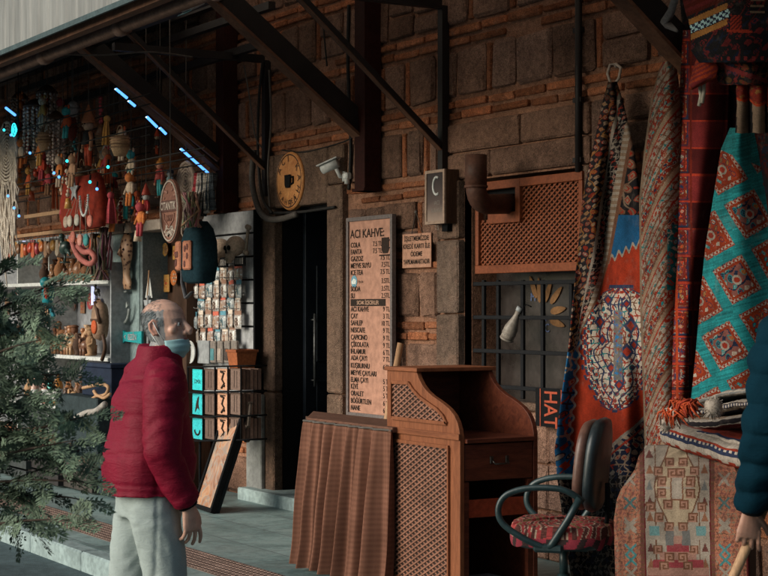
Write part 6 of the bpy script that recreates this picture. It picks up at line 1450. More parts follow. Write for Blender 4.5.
# crates at the foot of the stall
for i, (u0, u1, v1, q_, h_, c) in enumerate([(0, 26, 505, 1.25, .28, (.05, .055, .055)), (28, 58, 500, 1.2, .34, (.035, .03, .03)), (60, 92, 496, 1.15, .26, (.06, .05, .045)), (95, 120, 492, 1.1, .32, (.025, .04, .045))]):
    x0, x1 = XW(u0, q_), XW(u1, q_); cr = thing('crate', ['low grey slatted crate leftmost at the foot of stall', 'taller dark crate second from left under the shelves', 'low brown crate third from left under the shelves', 'dark teal crate right behind the man in red'][i], 'crate', V((x0+x1)/2, -q_+.2, 0), 0, 'crates at the foot of the stall'); mt = mk('crate_paint', c, .4, 7, .8); m = MB(cr)
    for k in range(3):
        z0 = .02+k*h_/3; z1 = z0+h_/3-.02
        m.bb((x0, -q_, z0), (x1, -q_+.015, z1)); m.bb((x0, -q_+.385, z0), (x1, -q_+.40, z1)); m.bb((x0, -q_+.016, z0), (x0+.015, -q_+.384, z1)); m.bb((x1-.015, -q_+.016, z0), (x1, -q_+.384, z1))
    m.build('slats', mt, cr); m = MB(cr); m.bb((x0+.016, -q_+.017, .02), (x1-.016, -q_+.383, .04)); m.build('bottom', mt, cr)
    m = MB(cr)
    for k in range(14): p = V(random.uniform(x0+.07, x1-.07), -q_+random.uniform(.08, .32), h_*.75+random.uniform(0, .08)); m.ball(p, random.uniform(.035, .06), 9, 6, 0, None, random.choice([(.12, .06, .04), (.2, .15, .1), (.05, .08, .09), (.18, .04, .03)]))
    m.build('contents', m_colm, cr, colattr=True, kind='stuff')

# many small hanging charms, strands and baskets packed under the eaves
def hangline(m, o, q): m.tube([o, V(o.x, o.y, o.z+.32)], .002, 4, 0, True, True, (.03, .025, .02))
for q_ in (.4, .7, 1.0, 1.25):
    for z_ in (2.75, 3.0, 3.25): m = MB((-5, -q_, z_)); m.tube([(-7.6, -q_, z_), (XW(205, q_) if z_ < 2.9 else XW(150, q_), -q_, z_)], .006, 5); m.solo('hanging_wire', m_cord, 'thin dark wire stretched under the awning for hanging goods', 'wire', 'wires under the awning')
rh = random.Random(31); CH = [(.42, .05, .025), (.46, .14, .04), (.04, .26, .28), (.40, .30, .22), (.34, .05, .06), (.48, .36, .26), (.22, .11, .06), (.42, .08, .03), (.44, .22, .06), (.36, .20, .12)]
def free_spot(u, v): return not (78 < u < 100 and 100 < v < 172) and not (150 < u < 190 and v > 170) and not (u > 104 and v < 88+.88*(u-110)+26)
for i in range(130):
    u = rh.uniform(12, 212); q_ = rh.uniform(.35, 1.25); v = rh.uniform(max(92, 92+.45*(u-100)), 222 if u > 108 else 180)
    if u > 188: q_ = .32
    if not free_spot(u, v): continue
    o = W(u, v, q_); c = rh.choice(CH); k = (0, 1, 1, 3, 0, 1, 2, 1)[i % 8]; h_ = rh.uniform(.10, .2); m = MB(o)
    if k == 0:
        for j in range(7): m.ball(o+V(rh.gauss(0, .006), rh.gauss(0, .006), -j*.034), .017*(1.3 if j % 3 == 0 else .9), 8, 6, 0, None, tuple(np.array(c)*rh.uniform(.6, 1.3)))
        m.lathe([(.0, 0), (.02, 0), (.035, -.09), (0, -.085)], o+V(0, 0, -.235), None, 10, 0, True, rh.choice(CH)); hangline(m, o, q_); m.solo('bead_strand', m_gloss, 'strand of coloured beads hanging among the goods under the awning', 'beads', 'bead strands under the awning', colattr=True)
    elif k == 1:
        d = rh.choice(CH); m.ball(o, (.055, .035, .06), 10, 8, 0, None, c); m.ball(o+V(0, -.01, .085), (.042, .038, .042), 10, 8, 0, None, d)
        for s in (-1, 1): m.ball(o+V(s*.036, 0, .125), (.016, .01, .02), 7, 5, 0, None, c); m.tube([o+V(s*.03, -.01, -.04), o+V(s*.035, -.02, -.15)], [.017, .013], 7, 0, True, True, d); m.tube([o+V(s*.05, 0, .03), o+V(s*.09, -.02, -.05)], [.014, .011], 7, 0, True, True, c)
        hangline(m, o+V(0, 0, .12), q_); m.solo('felt_animal', m_colm, 'small felt animal doll hanging among the goods under the awning', 'felt toy', 'felt animals under the awning', colattr=True)
    elif k == 2:
        m.lathe([(0, -.10), (.05, -.10), (.075, -.04), (.08, .02), (.07, .06), (.076, .065), (.06, .05), (0, -.08)], o, None, 14, 0, True, tuple(np.array((.30, .19, .11))*rh.uniform(.6, 1.4)))
        for j in range(4): m.tube([o+V(.081*math.cos(a), .081*math.sin(a), -.03+.025*j) for a in [2*PI*x/14 for x in range(14)]], .006, 5, 0, True, True, tuple(np.array((.22, .13, .08))*rh.uniform(.6, 1.4)), None, True)
        m.tube([o+V(.07*math.cos(a), 0, .06+.09*math.sin(a)) for a in [PI*x/10 for x in range(11)]], .006, 5, 0, True, True, (.2, .12, .07)); hangline(m, o+V(0, 0, .15), q_); m.solo('small_basket', m_colm, 'small woven basket hanging among the goods under the awning', 'basket', 'baskets under the awning', colattr=True)
    else:
        n_ = 18
        for j in range(n_): a = rh.uniform(0, 6.3); r_ = rh.uniform(.0, .035); m.tube([o+V(r_*math.cos(a)*.4, r_*math.sin(a)*.4, .0), o+V(r_*math.cos(a), r_*math.sin(a), -.1), o+V(r_*math.cos(a)*1.3, r_*math.sin(a)*1.3, -.1-h_)], .006, 5, 0, True, True, tuple(np.array(c)*rh.uniform(.6, 1.3)))
        m.ball(o, .03, 9, 7, 0, None, tuple(np.array(c)*.8)); hangline(m, o, q_); m.solo('yarn_tassel', m_colm, 'thick yarn tassel hanging among the goods under the awning', 'tassel', 'yarn tassels under the awning', colattr=True)
# small goods on the ledges, the rails and in front of the back panel
for i in range(26):
    u = 6+i*3.9+rh.uniform(-1, 1); c = tuple(np.array(rh.choice(CH))*.9); qq = .66
    if u > 104: continue
    z_ = W(80, 231, .72).z-.02; o = V(XW(u, .79), -.79, z_-.05); m = MB(o); t_ = i % 3
    if t_ == 0: m.lathe([(0, -.02), (.05, -.015), (.055, 0), (.05, .015), (0, .02)], o+V(0, 0, -.05), RX90, 16, 0, True, c); m.tube([o, o+V(0, .0, .05), o+V(0, .05, .06)], .004, 4, 0, True, True, (.1, .1, .1))
    elif t_ == 1: m.prism([(-.035, 0), (.035, 0), (.05, -.13), (.0, -.16), (-.05, -.13)], o, (1, 0, 0), (0, 0, 1), .03, 0, False, c); m.tube([o, o+V(0, .0, .05), o+V(0, .05, .06)], .004, 4, 0, True, True, (.1, .1, .1))
    else: m.ball(o+V(0, 0, -.07), (.035, .03, .06), 9, 7, 0, None, c); m.tube([o+V(0, 0, -.02), o+V(0, .0, .05), o+V(0, .05, .06)], .004, 4, 0, True, True, (.1, .1, .1))
    m.solo('rail_charm', m_gloss, 'small bright charm hooked on the long wooden rail over the shelves', 'charm', 'charms hooked along the long wooden rail', colattr=True)

# painted plates and little plaques on the back panel of the shelves and on the partition
rq = random.Random(77)
for i in range(34):
    if i < 24: u = 8+(i % 12)*8.3+rq.uniform(-1, 1); v = (250 if i < 12 else 302)+rq.uniform(-4, 6); q_ = .215; r_ = rq.uniform(.055, .085)
    else: u = 141+(i % 5)*8.6; v = (248 if i < 29 else 282)+rq.uniform(-5, 5); q_ = .33; r_ = rq.uniform(.05, .075)
    o = W(u, v, q_); pl_ = thing('painted_plate' if i % 3 else 'small_plaque', ('round painted plate hung on the back of the shelves' if i % 3 else 'small rectangular plaque hung on the back of the shelves') if i < 24 else ('round painted plate on the dark wooden partition' if i % 3 else 'small rectangular plaque on the dark wooden partition'), 'plate' if i % 3 else 'plaque', o, 0, ('plates' if i % 3 else 'plaques')+(' on the shelf back' if i < 24 else ' on the dark partition'))
    c = rq.choice(CH); d = rq.choice(CH); m = MB(pl_)
    if i % 3: m.lathe([(0, .004), (r_*.6, .006), (r_, .02), (r_*1.03, .017), (r_*.6, -.004), (0, -.004)], o+V(0, 0, 0), RX90, 22, 0, True, c)
    else: m.box(o, (r_*1.7, .014, r_*2.2), None, 0, .004, c)
    m.build('plate', m_gloss, pl_, colattr=True); m = MB(pl_)
    n_ = rq.choice((5, 6, 8))
    for k in range(n_): a = 2*PI*k/n_; m.ball(o+V(r_*.52*math.cos(a), -.010 if i % 3 else -.008, r_*.52*math.sin(a)), (r_*.15, .003, r_*.15), 7, 5, 0, None, d)
    m.ball(o+V(0, -.010, 0), (r_*.2, .003, r_*.2), 8, 5, 0, None, rq.choice(CH)); m.build('painted_motif', m_gloss, pl_, colattr=True)
# ------------------------------------------------------------------ people
def ell(c, a, b, n=28, p=2.3): return [Vector(c)+V(a*sq(2*PI*i/n, p)[0], b*sq(2*PI*i/n, p)[1], 0) for i in range(n)]
def hand(mb, w, d, side, fw, curl=.5, s=1.0, col=(1, 1, 1)):
    # w wrist, d along the hand, side: across the palm toward the thumb, fw: palm normal (fingers curl to it)
    d = d.normalized(); side = side.normalized(); fw = fw.normalized()
    pal = [w-d*.02*s, w+d*.03*s, w+d*.075*s, w+d*.092*s]
    R = []
    for p, a, b in zip(pal, (.026, .036, .044, .042), (.020, .019, .016, .012)): R.append([p+side*(a*s*math.cos(2*PI*i/14))+fw*(b*s*math.sin(2*PI*i/14)) for i in range(14)])
    mb.rings(R)
    for k, (off, L) in enumerate(zip((.034, .0118, -.0112, -.033), (.070, .079, .072, .056))):
        p = w+d*.085*s+side*off*s; pts = [p-d*.02*s]; a = .10+.10*k; dk_ = (d+side*(.16-.10*k)).normalized()
        for j in range(4): pts.append(p); p = p+(dk_*math.cos(a)+fw*math.sin(a))*(L*s/3); a += curl*(.8+.12*k)
        mb.tube(pts, [.0098*s, .0092*s, .0088*s, .0080*s, .0070*s][:len(pts)], 8)
        mb.ball(pts[-1], .0074*s, 8, 6)
    p = w+d*.02*s+side*.024*s; t = (d*.72+side*.62+fw*.35).normalized(); pts = [p-t*.012*s, p+t*.025*s, p+t*.055*s+fw*.004, p+(t*.075+d*.012)*s+fw*.012]
    mb.tube(pts, [.014*s, .0125*s, .0108*s, .0085*s], 8); mb.ball(pts[-1], .0088*s, 8, 6)
def man(root, H, P, cols, jacket_noise, jac_mat, trou_mat, hairmode, mask=True, seed=1):
    # P: joints in local metres; H head centre; builds body, jacket, trousers, shoes, hair
    Rh = P['Rh']
    hp = lambda x, y, z: H+Rh @ V(x, y, z)
    b = MB()
    # head
    sec = [(-.108, .034, .040, .048), (-.098, .050, .056, .036), (-.075, .062, .074, .018), (-.045, .067, .082, .008), (-.01, .071, .090, .0), (.03, .075, .096, -.006), (.065, .071, .090, -.010), (.092, .054, .068, -.012), (.108, .030, .038, -.012), (.114, .010, .012, -.012)]
    b.rings([[hp(a*math.cos(2*PI*i/28), cy+l*math.sin(2*PI*i/28), z) for i in range(28)] for z, a, l, cy in sec])
    b.ball(hp(0, .066, .022), (.048, .022, .014), 14, 8, 0, Rh)            # brow
    b.tube([hp(0, .083, .018), hp(0, .100, -.006), hp(0, .117, -.030)], [.009, .0125, .016], 10); b.ball(hp(.013, .100, -.034), .011); b.ball(hp(-.013, .100, -.034), .011); b.ball(hp(0, .112, -.032), .0145)
    for s in (-1, 1):
        b.ball(hp(s*.044, .060, -.020), (.024, .020, .018), 12, 8, 0, Rh)   # cheek
        b.ball(hp(s*.030, .072, .004), (.016, .012, .010), 12, 8, 0, Rh)
    b.ball(hp(0, .086, -.062), (.026, .012, .007), 12, 8, 0, Rh); b.ball(hp(0, .084, -.074), (.022, .012, .008), 12, 8, 0, Rh); b.ball(hp(0, .074, -.098), (.024, .022, .018), 12, 8, 0, Rh)
    for s in (-1, 1):
        e = [hp(s*(.076+.012*k_), -.002-.012*k_, z) for k_, z in ((0, 0),)]
        b.tube([hp(s*.073, .004, -.030), hp(s*.080, -.010, -.034), hp(s*.085, -.024, -.012), hp(s*.087, -.026, .012), hp(s*.082, -.010, .026), hp(s*.074, .006, .018)], [.007, .0085, .0075, .007, .007, .006], 8)
        b.ball(hp(s*.077, -.008, -.004), (.006, .016, .024), 10, 8, 0, Rh)
    N = P['neck']
    b.tube([N+V(0, -.03, -.08), N, H+Rh @ V(0, -.012, -.07), H+Rh @ V(0, -.01, -.03)], [.075, .060, .056, .055], 16)
    # trunk
    C = P['chest']; PV = P['pelvis']
    b.rings([ell(PV+V(0, 0, -.10), .14, .10), ell(PV, .165, .115), ell(PV.lerp(C, .5), .155, .115), ell(C, .175, .115), ell(C+(N-C)*.55, .15, .095), ell(N+V(0, 0, -.02), .07, .065)])
    for s, sd in ((1, 'r'), (-1, 'l')):
        S, E, Wr = P['sh_'+sd], P['el_'+sd], P['wr_'+sd]
        b.tube([S+(N-S)*.35, S, S.lerp(E, .5), E, E.lerp(Wr, .4), Wr], [.055, .055, .047, .038, .036, .026], 12)
        dd = (Wr-E).normalized(); h = P.get('hand_'+sd, dict(d=dd, side=V(0, 1, 0), fw=V(-s, 0, 0), curl=.35))
        hand(b, Wr+dd*.01, h['d'], h['side'], h['fw'], h['curl'], 1.08)
        Hp, K, A = P['hip_'+sd], P['kn_'+sd], P['an_'+sd]
        b.tube([Hp+V(0, 0, .06), Hp, Hp.lerp(K, .5), K, K.lerp(A, .35), A+V(0, 0, .03), A+V(0, 0, -.03)], [.08, .085, .072, .054, .054, .036, .034], 14)
        f = P.get('foot', V(0, 1, 0)); b.tube([A+V(0, 0, -.03)-f*.03, A+f*.06+V(0, 0, -.045), A+f*.16+V(0, 0, -.055)], [.036, .036, .024], 10)
    vs, ns, fs = organic(b, .0040, 2, .5)
    out = MB(); out.v = vs; skin = cols['skin']
    inv = Rh.transposed()
    for f in fs:
        c = sum((vs[i] for i in f), V(0, 0, 0))/len(f); l = inv @ (c-H); k = 1.0; col = Vector(skin)
        if l.length < .17 and l.z > -.14:
            k += .10*nz(c.x*30, c.y*30, c.z*30)
            if l.z < -.045 and l.y > -.02 and l.z > -.115: col = col.lerp(V(.22, .19, .18), .35+.2*nz(c.x*200, c.y*200, c.z*200))     # stubble
            if l.y > .085 and -.080 < l.z < -.056 and abs(l.x) < .028: col = V(.26, .10, .085)
            if l.y > .055 and abs(l.z-.016) < .010 and .012 < abs(l.x) < .052: col = col.lerp(V(.13, .11, .10), .6)                   # eyebrow
            if l.y > .06 and abs(l.z-.0) < .010 and .016 < abs(l.x) < .044: col = col.lerp(V(.20, .10, .075), .5)
            if l.y > .05 and abs(l.z+.018) < .008 and .012 < abs(l.x) < .05: k *= .8
            if abs(l.x) > .07 and l.y < .01 and -.04 < l.z < .03: col = col.lerp(V(.50, .17, .12), .4)
            if hairmode == 'fringe' and l.y < .032 and -.078 < l.z < .064+.012*nz(c.x*60, c.y*60, c.z*60) and not (abs(l.x) > .074 and l.z < .03): col = col.lerp(Vector(cols['hair'])*1.1, .85)
            if abs(l.z-.045-.3*abs(l.x)) < .003 and l.y > .05: k *= .85
        out.f.append(f); out.m.append(0); out.s.append(True); out.c.append(tuple(col*k))
    body = out.build('body', m_skin, root, colattr=True)
    for s in (-1, 1):
        m = MB(); m.ball(hp(s*.030, .0775, .002), .0095, 12, 8); m.ball(hp(s*.030, .0845, .002), .0045, 8, 6, 1); m.build('eye', [m_white, m_blk], root)
    # hair
    m = MB(); rd = random.Random(seed); NTh, NPh = 60, 34
    def head_r(th, ph): 
        z = .114*math.sin(ph)
        a = np.interp(z, [s_[0] for s_ in sec], [s_[1] for s_ in sec]); l = np.interp(z, [s_[0] for s_ in sec], [s_[2] for s_ in sec]); cy = np.interp(z, [s_[0] for s_ in sec], [s_[3] for s_ in sec])
        return hp(a*math.cos(th), cy+l*math.sin(th), z)
    if hairmode:
        for i in range(9000 if hairmode == 'fringe' else 7000):
            th = rd.uniform(0, 2*PI); ph = rd.uniform(-.75, 1.5); fwd = math.sin(th); z = .114*math.sin(ph)
            if hairmode == 'fringe':
                top = .060+.015*rd.random()-(.03 if fwd > .1 else 0); bot = -.075 if fwd < -.3 else (-.02 if fwd < .05 else .005)
                if fwd > .40 or z < bot: continue
                if z > top and rd.random() > (.10 if fwd < .5 else .0): continue
            else:
                if fwd > .55 and z < .06: continue
                if z < (-.08 if fwd < -.2 else -.005): continue
            p = head_r(th, ph); n = (p-hp(0, 0, 0)).normalized(); dn = (Rh @ V(.0, -.55, -.8) - n*n.dot(Rh @ V(0, -.55, -.8))).normalized()
            sdv = n.cross(dn)*.0012; L = rd.uniform(.010, .020); g = rd.uniform(.85, 1.15)
            c = cols['hair'] if rd.random() < .7 else cols['hair2']
            a = p+n*.001; e = p+dn*L+n*rd.uniform(.002, .006)
            m.add([a-sdv, a+sdv, e+sdv*.4, e-sdv*.4], [(0, 1, 2, 3)], 0, False, tuple(Vector(c)*g))
        m.build('hair', m_colm, root, colattr=True)
    # jacket
    sleeves = []; j = MB(); jr = P['jrad']
    j.rings([ell(PV+V(0, -.005, P['hem']), jr[0], jr[0]*.80), ell(PV+V(0, 0, P['hem']+.05), jr[0]*1.0, jr[0]*.82), ell(PV.lerp(C, .35), jr[1], jr[1]*.83), ell(PV.lerp(C, .75)+V(0, .005, 0), jr[2], jr[2]*.78), ell(C+V(0, 0, .05), jr[2]*.97, jr[2]*.72), ell(C.lerp(N, .55), jr[2]*.80, jr[2]*.60), ell(C.lerp(N, .85), jr[2]*.52, jr[2]*.5), ell(N+V(0, .0, .0), .098, .098), ell(N+V(0, .012, .055), .094, .098)])
    for sd in 'rl':
        S, E, Wr = P['sh_'+sd], P['el_'+sd], P['wr_'+sd]; k = P.get('sleeve', 1.0)
        sl = MB(); sl.tube([S+(N-S)*.5, S+(N-S)*.1, S+(E-S)*.12, S.lerp(E, .5), E, E.lerp(Wr, .45), E.lerp(Wr, .88), E.lerp(Wr, .99)], [r*k for r in (.080, .096, .098, .090, .084, .077, .070, .060)], 20)
        vs, ns, fs = organic(sl, .010, 4, .5); vs = [v+n*jacket_noise(v, n, True) for v, n in zip(vs, ns)]
        out = MB(); out.v = vs; n_f = len(fs); out.f = fs; out.m = [0]*n_f; out.s = [True]*n_f; out.c = [(1, 1, 1)]*n_f; sleeves.append(out)
    vs, ns, fs = organic(j, .011, 4, .5)
    vs = [v+n*jacket_noise(v, n) for v, n in zip(vs, ns)]
    out = MB(); out.v = vs; k = len(fs); out.f = fs; out.m = [0]*k; out.s = [True]*k; out.c = [(1, 1, 1)]*k
    jac = out.build('jacket', jac_mat, root, sub=1)
    for sl in sleeves: sl.build('sleeve', jac_mat, jac, sub=1)
    for sd in 'rl':
        m = MB(); E, Wr = P['el_'+sd], P['wr_'+sd]; m.tube([E.lerp(Wr, .97), E.lerp(Wr, 1.03)], .045*P.get('sleeve', 1.0), 14)
        m.build('cuff', m_blk, jac)
    # trousers and shoes
    t = MB(); t.rings([ell(PV+V(0, 0, -.14), .165, .125), ell(PV+V(0, 0, -.02), .185, .135), ell(PV+V(0, 0, .10), .175, .13)])
    for sd in 'rl':
        Hp, K, A = P['hip_'+sd], P['kn_'+sd], P['an_'+sd]
        t.tube([Hp+V(0, 0, .04), Hp+V(0, 0, -.04), Hp.lerp(K, .5), K, K.lerp(A, .5), A+V(0, 0, .03), A+V(0, 0, -.02)], [.105, .108, .098, .085, .080, .082, .080], 18)
    vs, ns, fs = organic(t, .013, 3, .5)
    vs = [v+n*(.008*nz(v.x*9, v.y*9, v.z*5)+.007*nz(v.x*14, v.y*14, v.z*26+6*nz(v.x*6, v.y*6, v.z*3))-.006*math.exp(-((v.y+.02)/.006)**2)*(abs(v.x) > .1)) for v, n in zip(vs, ns)]
    out = MB(); out.v = vs; k = len(fs); out.f = fs; out.m = [0]*k; out.s = [True]*k; out.c = [(1, 1, 1)]*k; out.build('trousers', trou_mat, root, sub=1)
    f = P.get('foot', V(0, 1, 0))
    for sd in 'rl':
        A = P['an_'+sd]; m = MB(); R = []
        sdv = V(f.y, -f.x, 0)
        for yy, w_, h in ((-.075, .030, .06), (-.05, .042, .085), (.02, .045, .10), (.09, .050, .065), (.15, .048, .05), (.185, .03, .035)):
            R.append([A+f*yy+sdv*(w_*math.cos(2*PI*i/16))+V(0, 0, -A.z+.004+h/2+h/2*math.sin(2*PI*i/16)) for i in range(16)])
        m.rings(R); m.build('shoe', mk('shoe_leather', (.03, .025, .022), .3, 9, .5), root)
    return hp
def skin_mat():
    n = NT('skin'); c = n.coord('Object'); a = n.noise(c, 30, 4); b = n.noise(c, 260, 2)
    col = n.mix(1.0, n.attr(), n.ramp(a, (.3, .85), (.7, 1.08)), 'MULTIPLY'); n.bump(b, .2, .001); n.b.inputs['Subsurface Weight'].default_value = .12; n.b.inputs['Subsurface Radius'].default_value = (.02, .008, .004)
    return n.fin(col, .5, 0, .4)
m_skin = skin_mat()
def cloth(name, c1, rough=.75, bs=420, st=.25, fold=9, spec=.25, sheen=.2):
    n = NT(name); c = n.coord('Object'); a = n.noise(c, fold, 4); b = n.noise(c, bs, 2); f = n.noise(n.coord('Object', (1, 1, 2.6)), 17, 6, .62, 1.4)
    col = n.mix(1.0, c1, n.ramp(a, (.3, .80), (.7, 1.06)), 'MULTIPLY'); n.bump(n.math('ADD', n.math('MULTIPLY', f, 1.0), n.math('MULTIPLY', b, .15)), st, .012); n.b.inputs['Sheen Weight'].default_value = sheen
    return n.fin(col, rough, 0, spec)
# shopper in the red jacket
YM = 7.1; base = D(148, HY, YM); a_ = math.radians(24)
man1 = thing('person', 'balding older man in a red padded jacket and pale trousers with mask under his nose', 'person', (base.x, base.y, -.12), ANG+a_-PI/2)
PV = V(0, 0, .98); P = dict(Rh=Matrix.Rotation(math.radians(-46), 3, 'Z') @ Matrix.Rotation(math.radians(5), 3, 'X'), neck=V(0, .05, 1.50), chest=V(0, .01, 1.28), pelvis=PV,
    sh_r=V(.185, .02, 1.40), el_r=V(.235, -.01, 1.12), wr_r=V(.215, .105, .905), sh_l=V(-.185, .02, 1.40), el_l=V(-.235, .0, 1.12), wr_l=V(-.22, .10, .90),
    hip_r=V(.095, .0, .90), kn_r=V(.10, .06, .50), an_r=V(.10, .06, .085), hip_l=V(-.095, -.01, .90), kn_l=V(-.10, -.06, .49), an_l=V(-.10, -.16, .085), hem=-.045, jrad=(.222, .230, .212), sleeve=.93)
P['hand_r'] = dict(d=V(-.03, .18, -1), side=V(-.45, 1, .1), fw=V(-1, -.35, 0), curl=.32); P['hand_l'] = dict(d=V(.03, .18, -1), side=V(.45, 1, .1), fw=V(1, -.35, 0), curl=.32)
def jn(v, n, arm=False):
    d = .006*nz(v.x*6, v.y*6, v.z*6)
    zq = ((v.z-.95+.02*nz(v.x*4, v.y*4, 2))/.155) % 1.0; d -= .007*math.exp(-((min(zq, 1-zq))/.05)**2)*(0 if arm else 1)
    if arm: w_ = nz(v.x*8, v.y*8+v.z*5, v.z*26+3*nz(v.x*5, v.y*5, v.z*5)); d += .009*w_+.003*nz(v.x*20, v.y*20, v.z*50); d -= .006*max(0, 1-abs(v.z-1.33)/.012)
    else: d += .006*nz(v.x*14, v.y*14, v.z*3.5+9)
    if not arm: d -= .007*math.exp(-((v.z-.985)/.006)**2); d -= .005*math.exp(-((v.x-.0)/.006)**2)*(v.y > 0)
    sx_ = abs(v.y+.02)
    if not arm and sx_ < .012 and abs(v.x) > .1: d -= .004
    return d
hp = man(man1, V(0, .075, 1.632), P, dict(skin=(.52, .30, .225), hair=(.15, .175, .185), hair2=(.22, .23, .23)), jn, cloth('crimson_padding', (.175, .004, .020), .6, 300, .40, 7, .15, 0.0), cloth('pale_chinos', (.31, .355, .345), .85, 500, .35, 3, .1, 0.0), 'fringe')
# surgical mask pulled under the nose
m = MB(); NU, NV_ = 26, 14; R = []
for j in range(NV_+1):
    t = j/NV_; z = -.060-.078*t; row = []
    for i in range(NU+1):
        th = math.radians(-72+144*i/NU); s_ = math.sin(th); c_ = math.cos(th)
        rx = .078-.018*max(0, t-.45); ry = .108-.020*abs(t-.35)*1.5-.052*max(0, t-.6)
        pl = .002*math.sin(t*PI*7); yy = -.006+(ry+pl)*c_**.8; zz = z+(.020*(t-.35))*-(abs(s_)**2)*1.2-.012*(abs(s_)**2)*(1-t)+.016*abs(s_)**2*t
        row.append(hp(rx*s_*1.02, yy, zz))
    R.append(row)
m.rings(R, 0, True, False, False); mk_ob = m.build('face_mask', cloth('mask_blue', (.26, .44, .46), .8, 600, .1, 14, .2), man1, solid=.003)
for s in (-1, 1):
    m = MB(); m.tube([hp(s*.074, .030, -.062), hp(s*.082, .012, -.030), hp(s*.085, -.012, .024)], .0022, 5); m.tube([hp(s*.068, .030, -.118), hp(s*.078, .0, -.07), hp(s*.086, -.022, -.03)], .0022, 5); m.build('ear_loop', m_white, mk_ob)
m = MB(); c = [V(.0, 0, 0)]
# side pocket seam and zip on the jacket
# man at the right edge, mostly outside the frame
YR = 5.9; b2 = D(834, HY, YR)
man2 = thing('person', 'person in a dark blue padded coat holding a wooden stick at right edge', 'person', (b2.x, b2.y, 0.0), ANG+math.radians(-4))
Lx = lambda u: (u-834)/F*YR; Lz = lambda v: CH_(v)
CH_ = lambda v: 1.58-(v-HY)/F*YR
P2 = dict(Rh=Matrix.Rotation(math.radians(8), 3, 'Z'), neck=V(0, .03, 1.60), chest=V(0, .0, 1.38), pelvis=V(0, 0, 1.02),
    sh_r=V(.20, .0, 1.515), el_r=V(.25, -.03, 1.20), wr_r=V(.23, .10, .95), sh_l=V(Lx(782), .0, CH_(338)), el_l=V(Lx(766), -.03, CH_(428)), wr_l=V(Lx(757), .10, CH_(512)),
    hip_r=V(.10, 0, .96), kn_r=V(.10, .02, .53), an_r=V(.10, -.02, .085), hip_l=V(-.10, 0, .96), kn_l=V(-.10, .03, .53), an_l=V(-.10, .0, .085), hem=-.28, jrad=(.21, .215, .20), sleeve=.98)
P2['hand_l'] = dict(d=V(-.10, .10, -1), side=V(1, .25, -.1), fw=V(.2, 1, .1), curl=.62)
def jn2(v, n, arm=False):
    zq = (v.z/.105+.25*nz(v.x*5, v.y*5, 1)) % 1.0; return .016*math.sin(PI*zq)**.6-.010+.008*nz(v.x*9, v.y*9, v.z*16)+.006*nz(v.x*20, v.y*20, v.z*20)
man(man2, V(0, .05, 1.765), P2, dict(skin=(.40, .21, .15), hair=(.03, .025, .02), hair2=(.05, .04, .035)), jn2, cloth('teal_blue_padding', (.002, .018, .030), .9, 300, .3, 8, .06, 0.0), cloth('dark_trousers', (.03, .032, .04), .85), 'full', seed=4)
rz2 = ANG+math.radians(-4); Rz2 = Matrix.Rotation(rz2, 3, 'Z'); hd = P2['hand_l']; hc = Vector((b2.x, b2.y, 0))+Rz2 @ (P2['wr_l']+hd['d'].normalized()*.10+hd['fw'].normalized()*.042+V(.012, 0, 0)); a = hc+RT*.075+ZZ*.17; dr_ = (hc-a).normalized(); t_ = (hc.z-.02)/-dr_.z
fl = dr_ + FW*.0; bq = hc+dr_*((hc.z-.005)/-dr_.z)
m = MB(bq); m.tube([bq, bq.lerp(hc, .5), hc, a], [.014, .017, .019, .020], 12); m.ball(a, .024); m.solo('walking_stick', m_pine, 'plain pale wooden walking stick held at the right edge', 'stick')

# ------------------------------------------------------------------ foreground conifer
tb = D(-70, HY, 5.3); tree = thing('conifer_tree', 'young dark green conifer with feathery sprays in left foreground', 'tree', (tb.x, tb.y, -.124))
rt = random.Random(21)
tr = MB(tree); lf = MB(tree); o = tree.location
top = V(tb.x, tb.y, 2.05)
tr.tube([V(tb.x, tb.y, -.14), V(tb.x, tb.y, .6), V(tb.x+.01, tb.y, 1.3), top], [.035, .028, .018, .004], 10)
def spray(p, d, up, L, lvl, sh):
    # flat feathery spray: drooping axis, alternate side shoots, each carrying fine scale leaves
    d = d.normalized(); s = d.cross(up).normalized(); up = s.cross(d).normalized(); n = int(L/.0125)
    bend = -V(0, 0, 1)*.45
    def leaf(a, b, hw, g): 
        e = (b-a); sd_ = up.cross(e).normalized()*hw+up*rt.uniform(-.0012, .0012); m_ = a.lerp(b, .45)
        lf.add([a, m_+sd_, b, m_-sd_], [(0, 1, 2, 3)], 0, False, (.125*g, .175*g, .115*g))
    for i in range(n):
        t = i/n; c = p+d*(L*t)+bend*(L*t*t*.6); w_ = (1-t**2.4)*.9+.12; g0 = sh*(.75+.5*t)
        leaf(c, c+d*.024, .0032, g0*.8)
        for sg in (-1, 1):
            ll = L*.40*w_*rt.uniform(.6, 1.2); dd = (d*.78+s*sg*.72+up*rt.uniform(-.3, .3)).normalized(); k = max(2, int(ll/.0115))
            for q_ in range(k):
                f = (q_+.5)/k; e = c+dd*(ll*f)+d*(ll*.22*f*f)+bend*(ll*f*f*.5); l2 = .024*(1.15-.6*f)*rt.uniform(.7, 1.3); dx = (dd*.9+d*.1).normalized(); s2 = up.cross(dx).normalized(); g = g0*rt.uniform(.65, 1.35)
                leaf(e, e+(dx*.8+s2*.62)*l2, .0036, g); leaf(e, e+(dx*.8-s2*.62)*l2, .0036, g)
            leaf(c+dd*ll*.9+d*(ll*.2)+bend*(ll*.42), c+dd*(ll+.009)+d*(ll*.22)+bend*(ll*.55), .0030, g0*1.3)
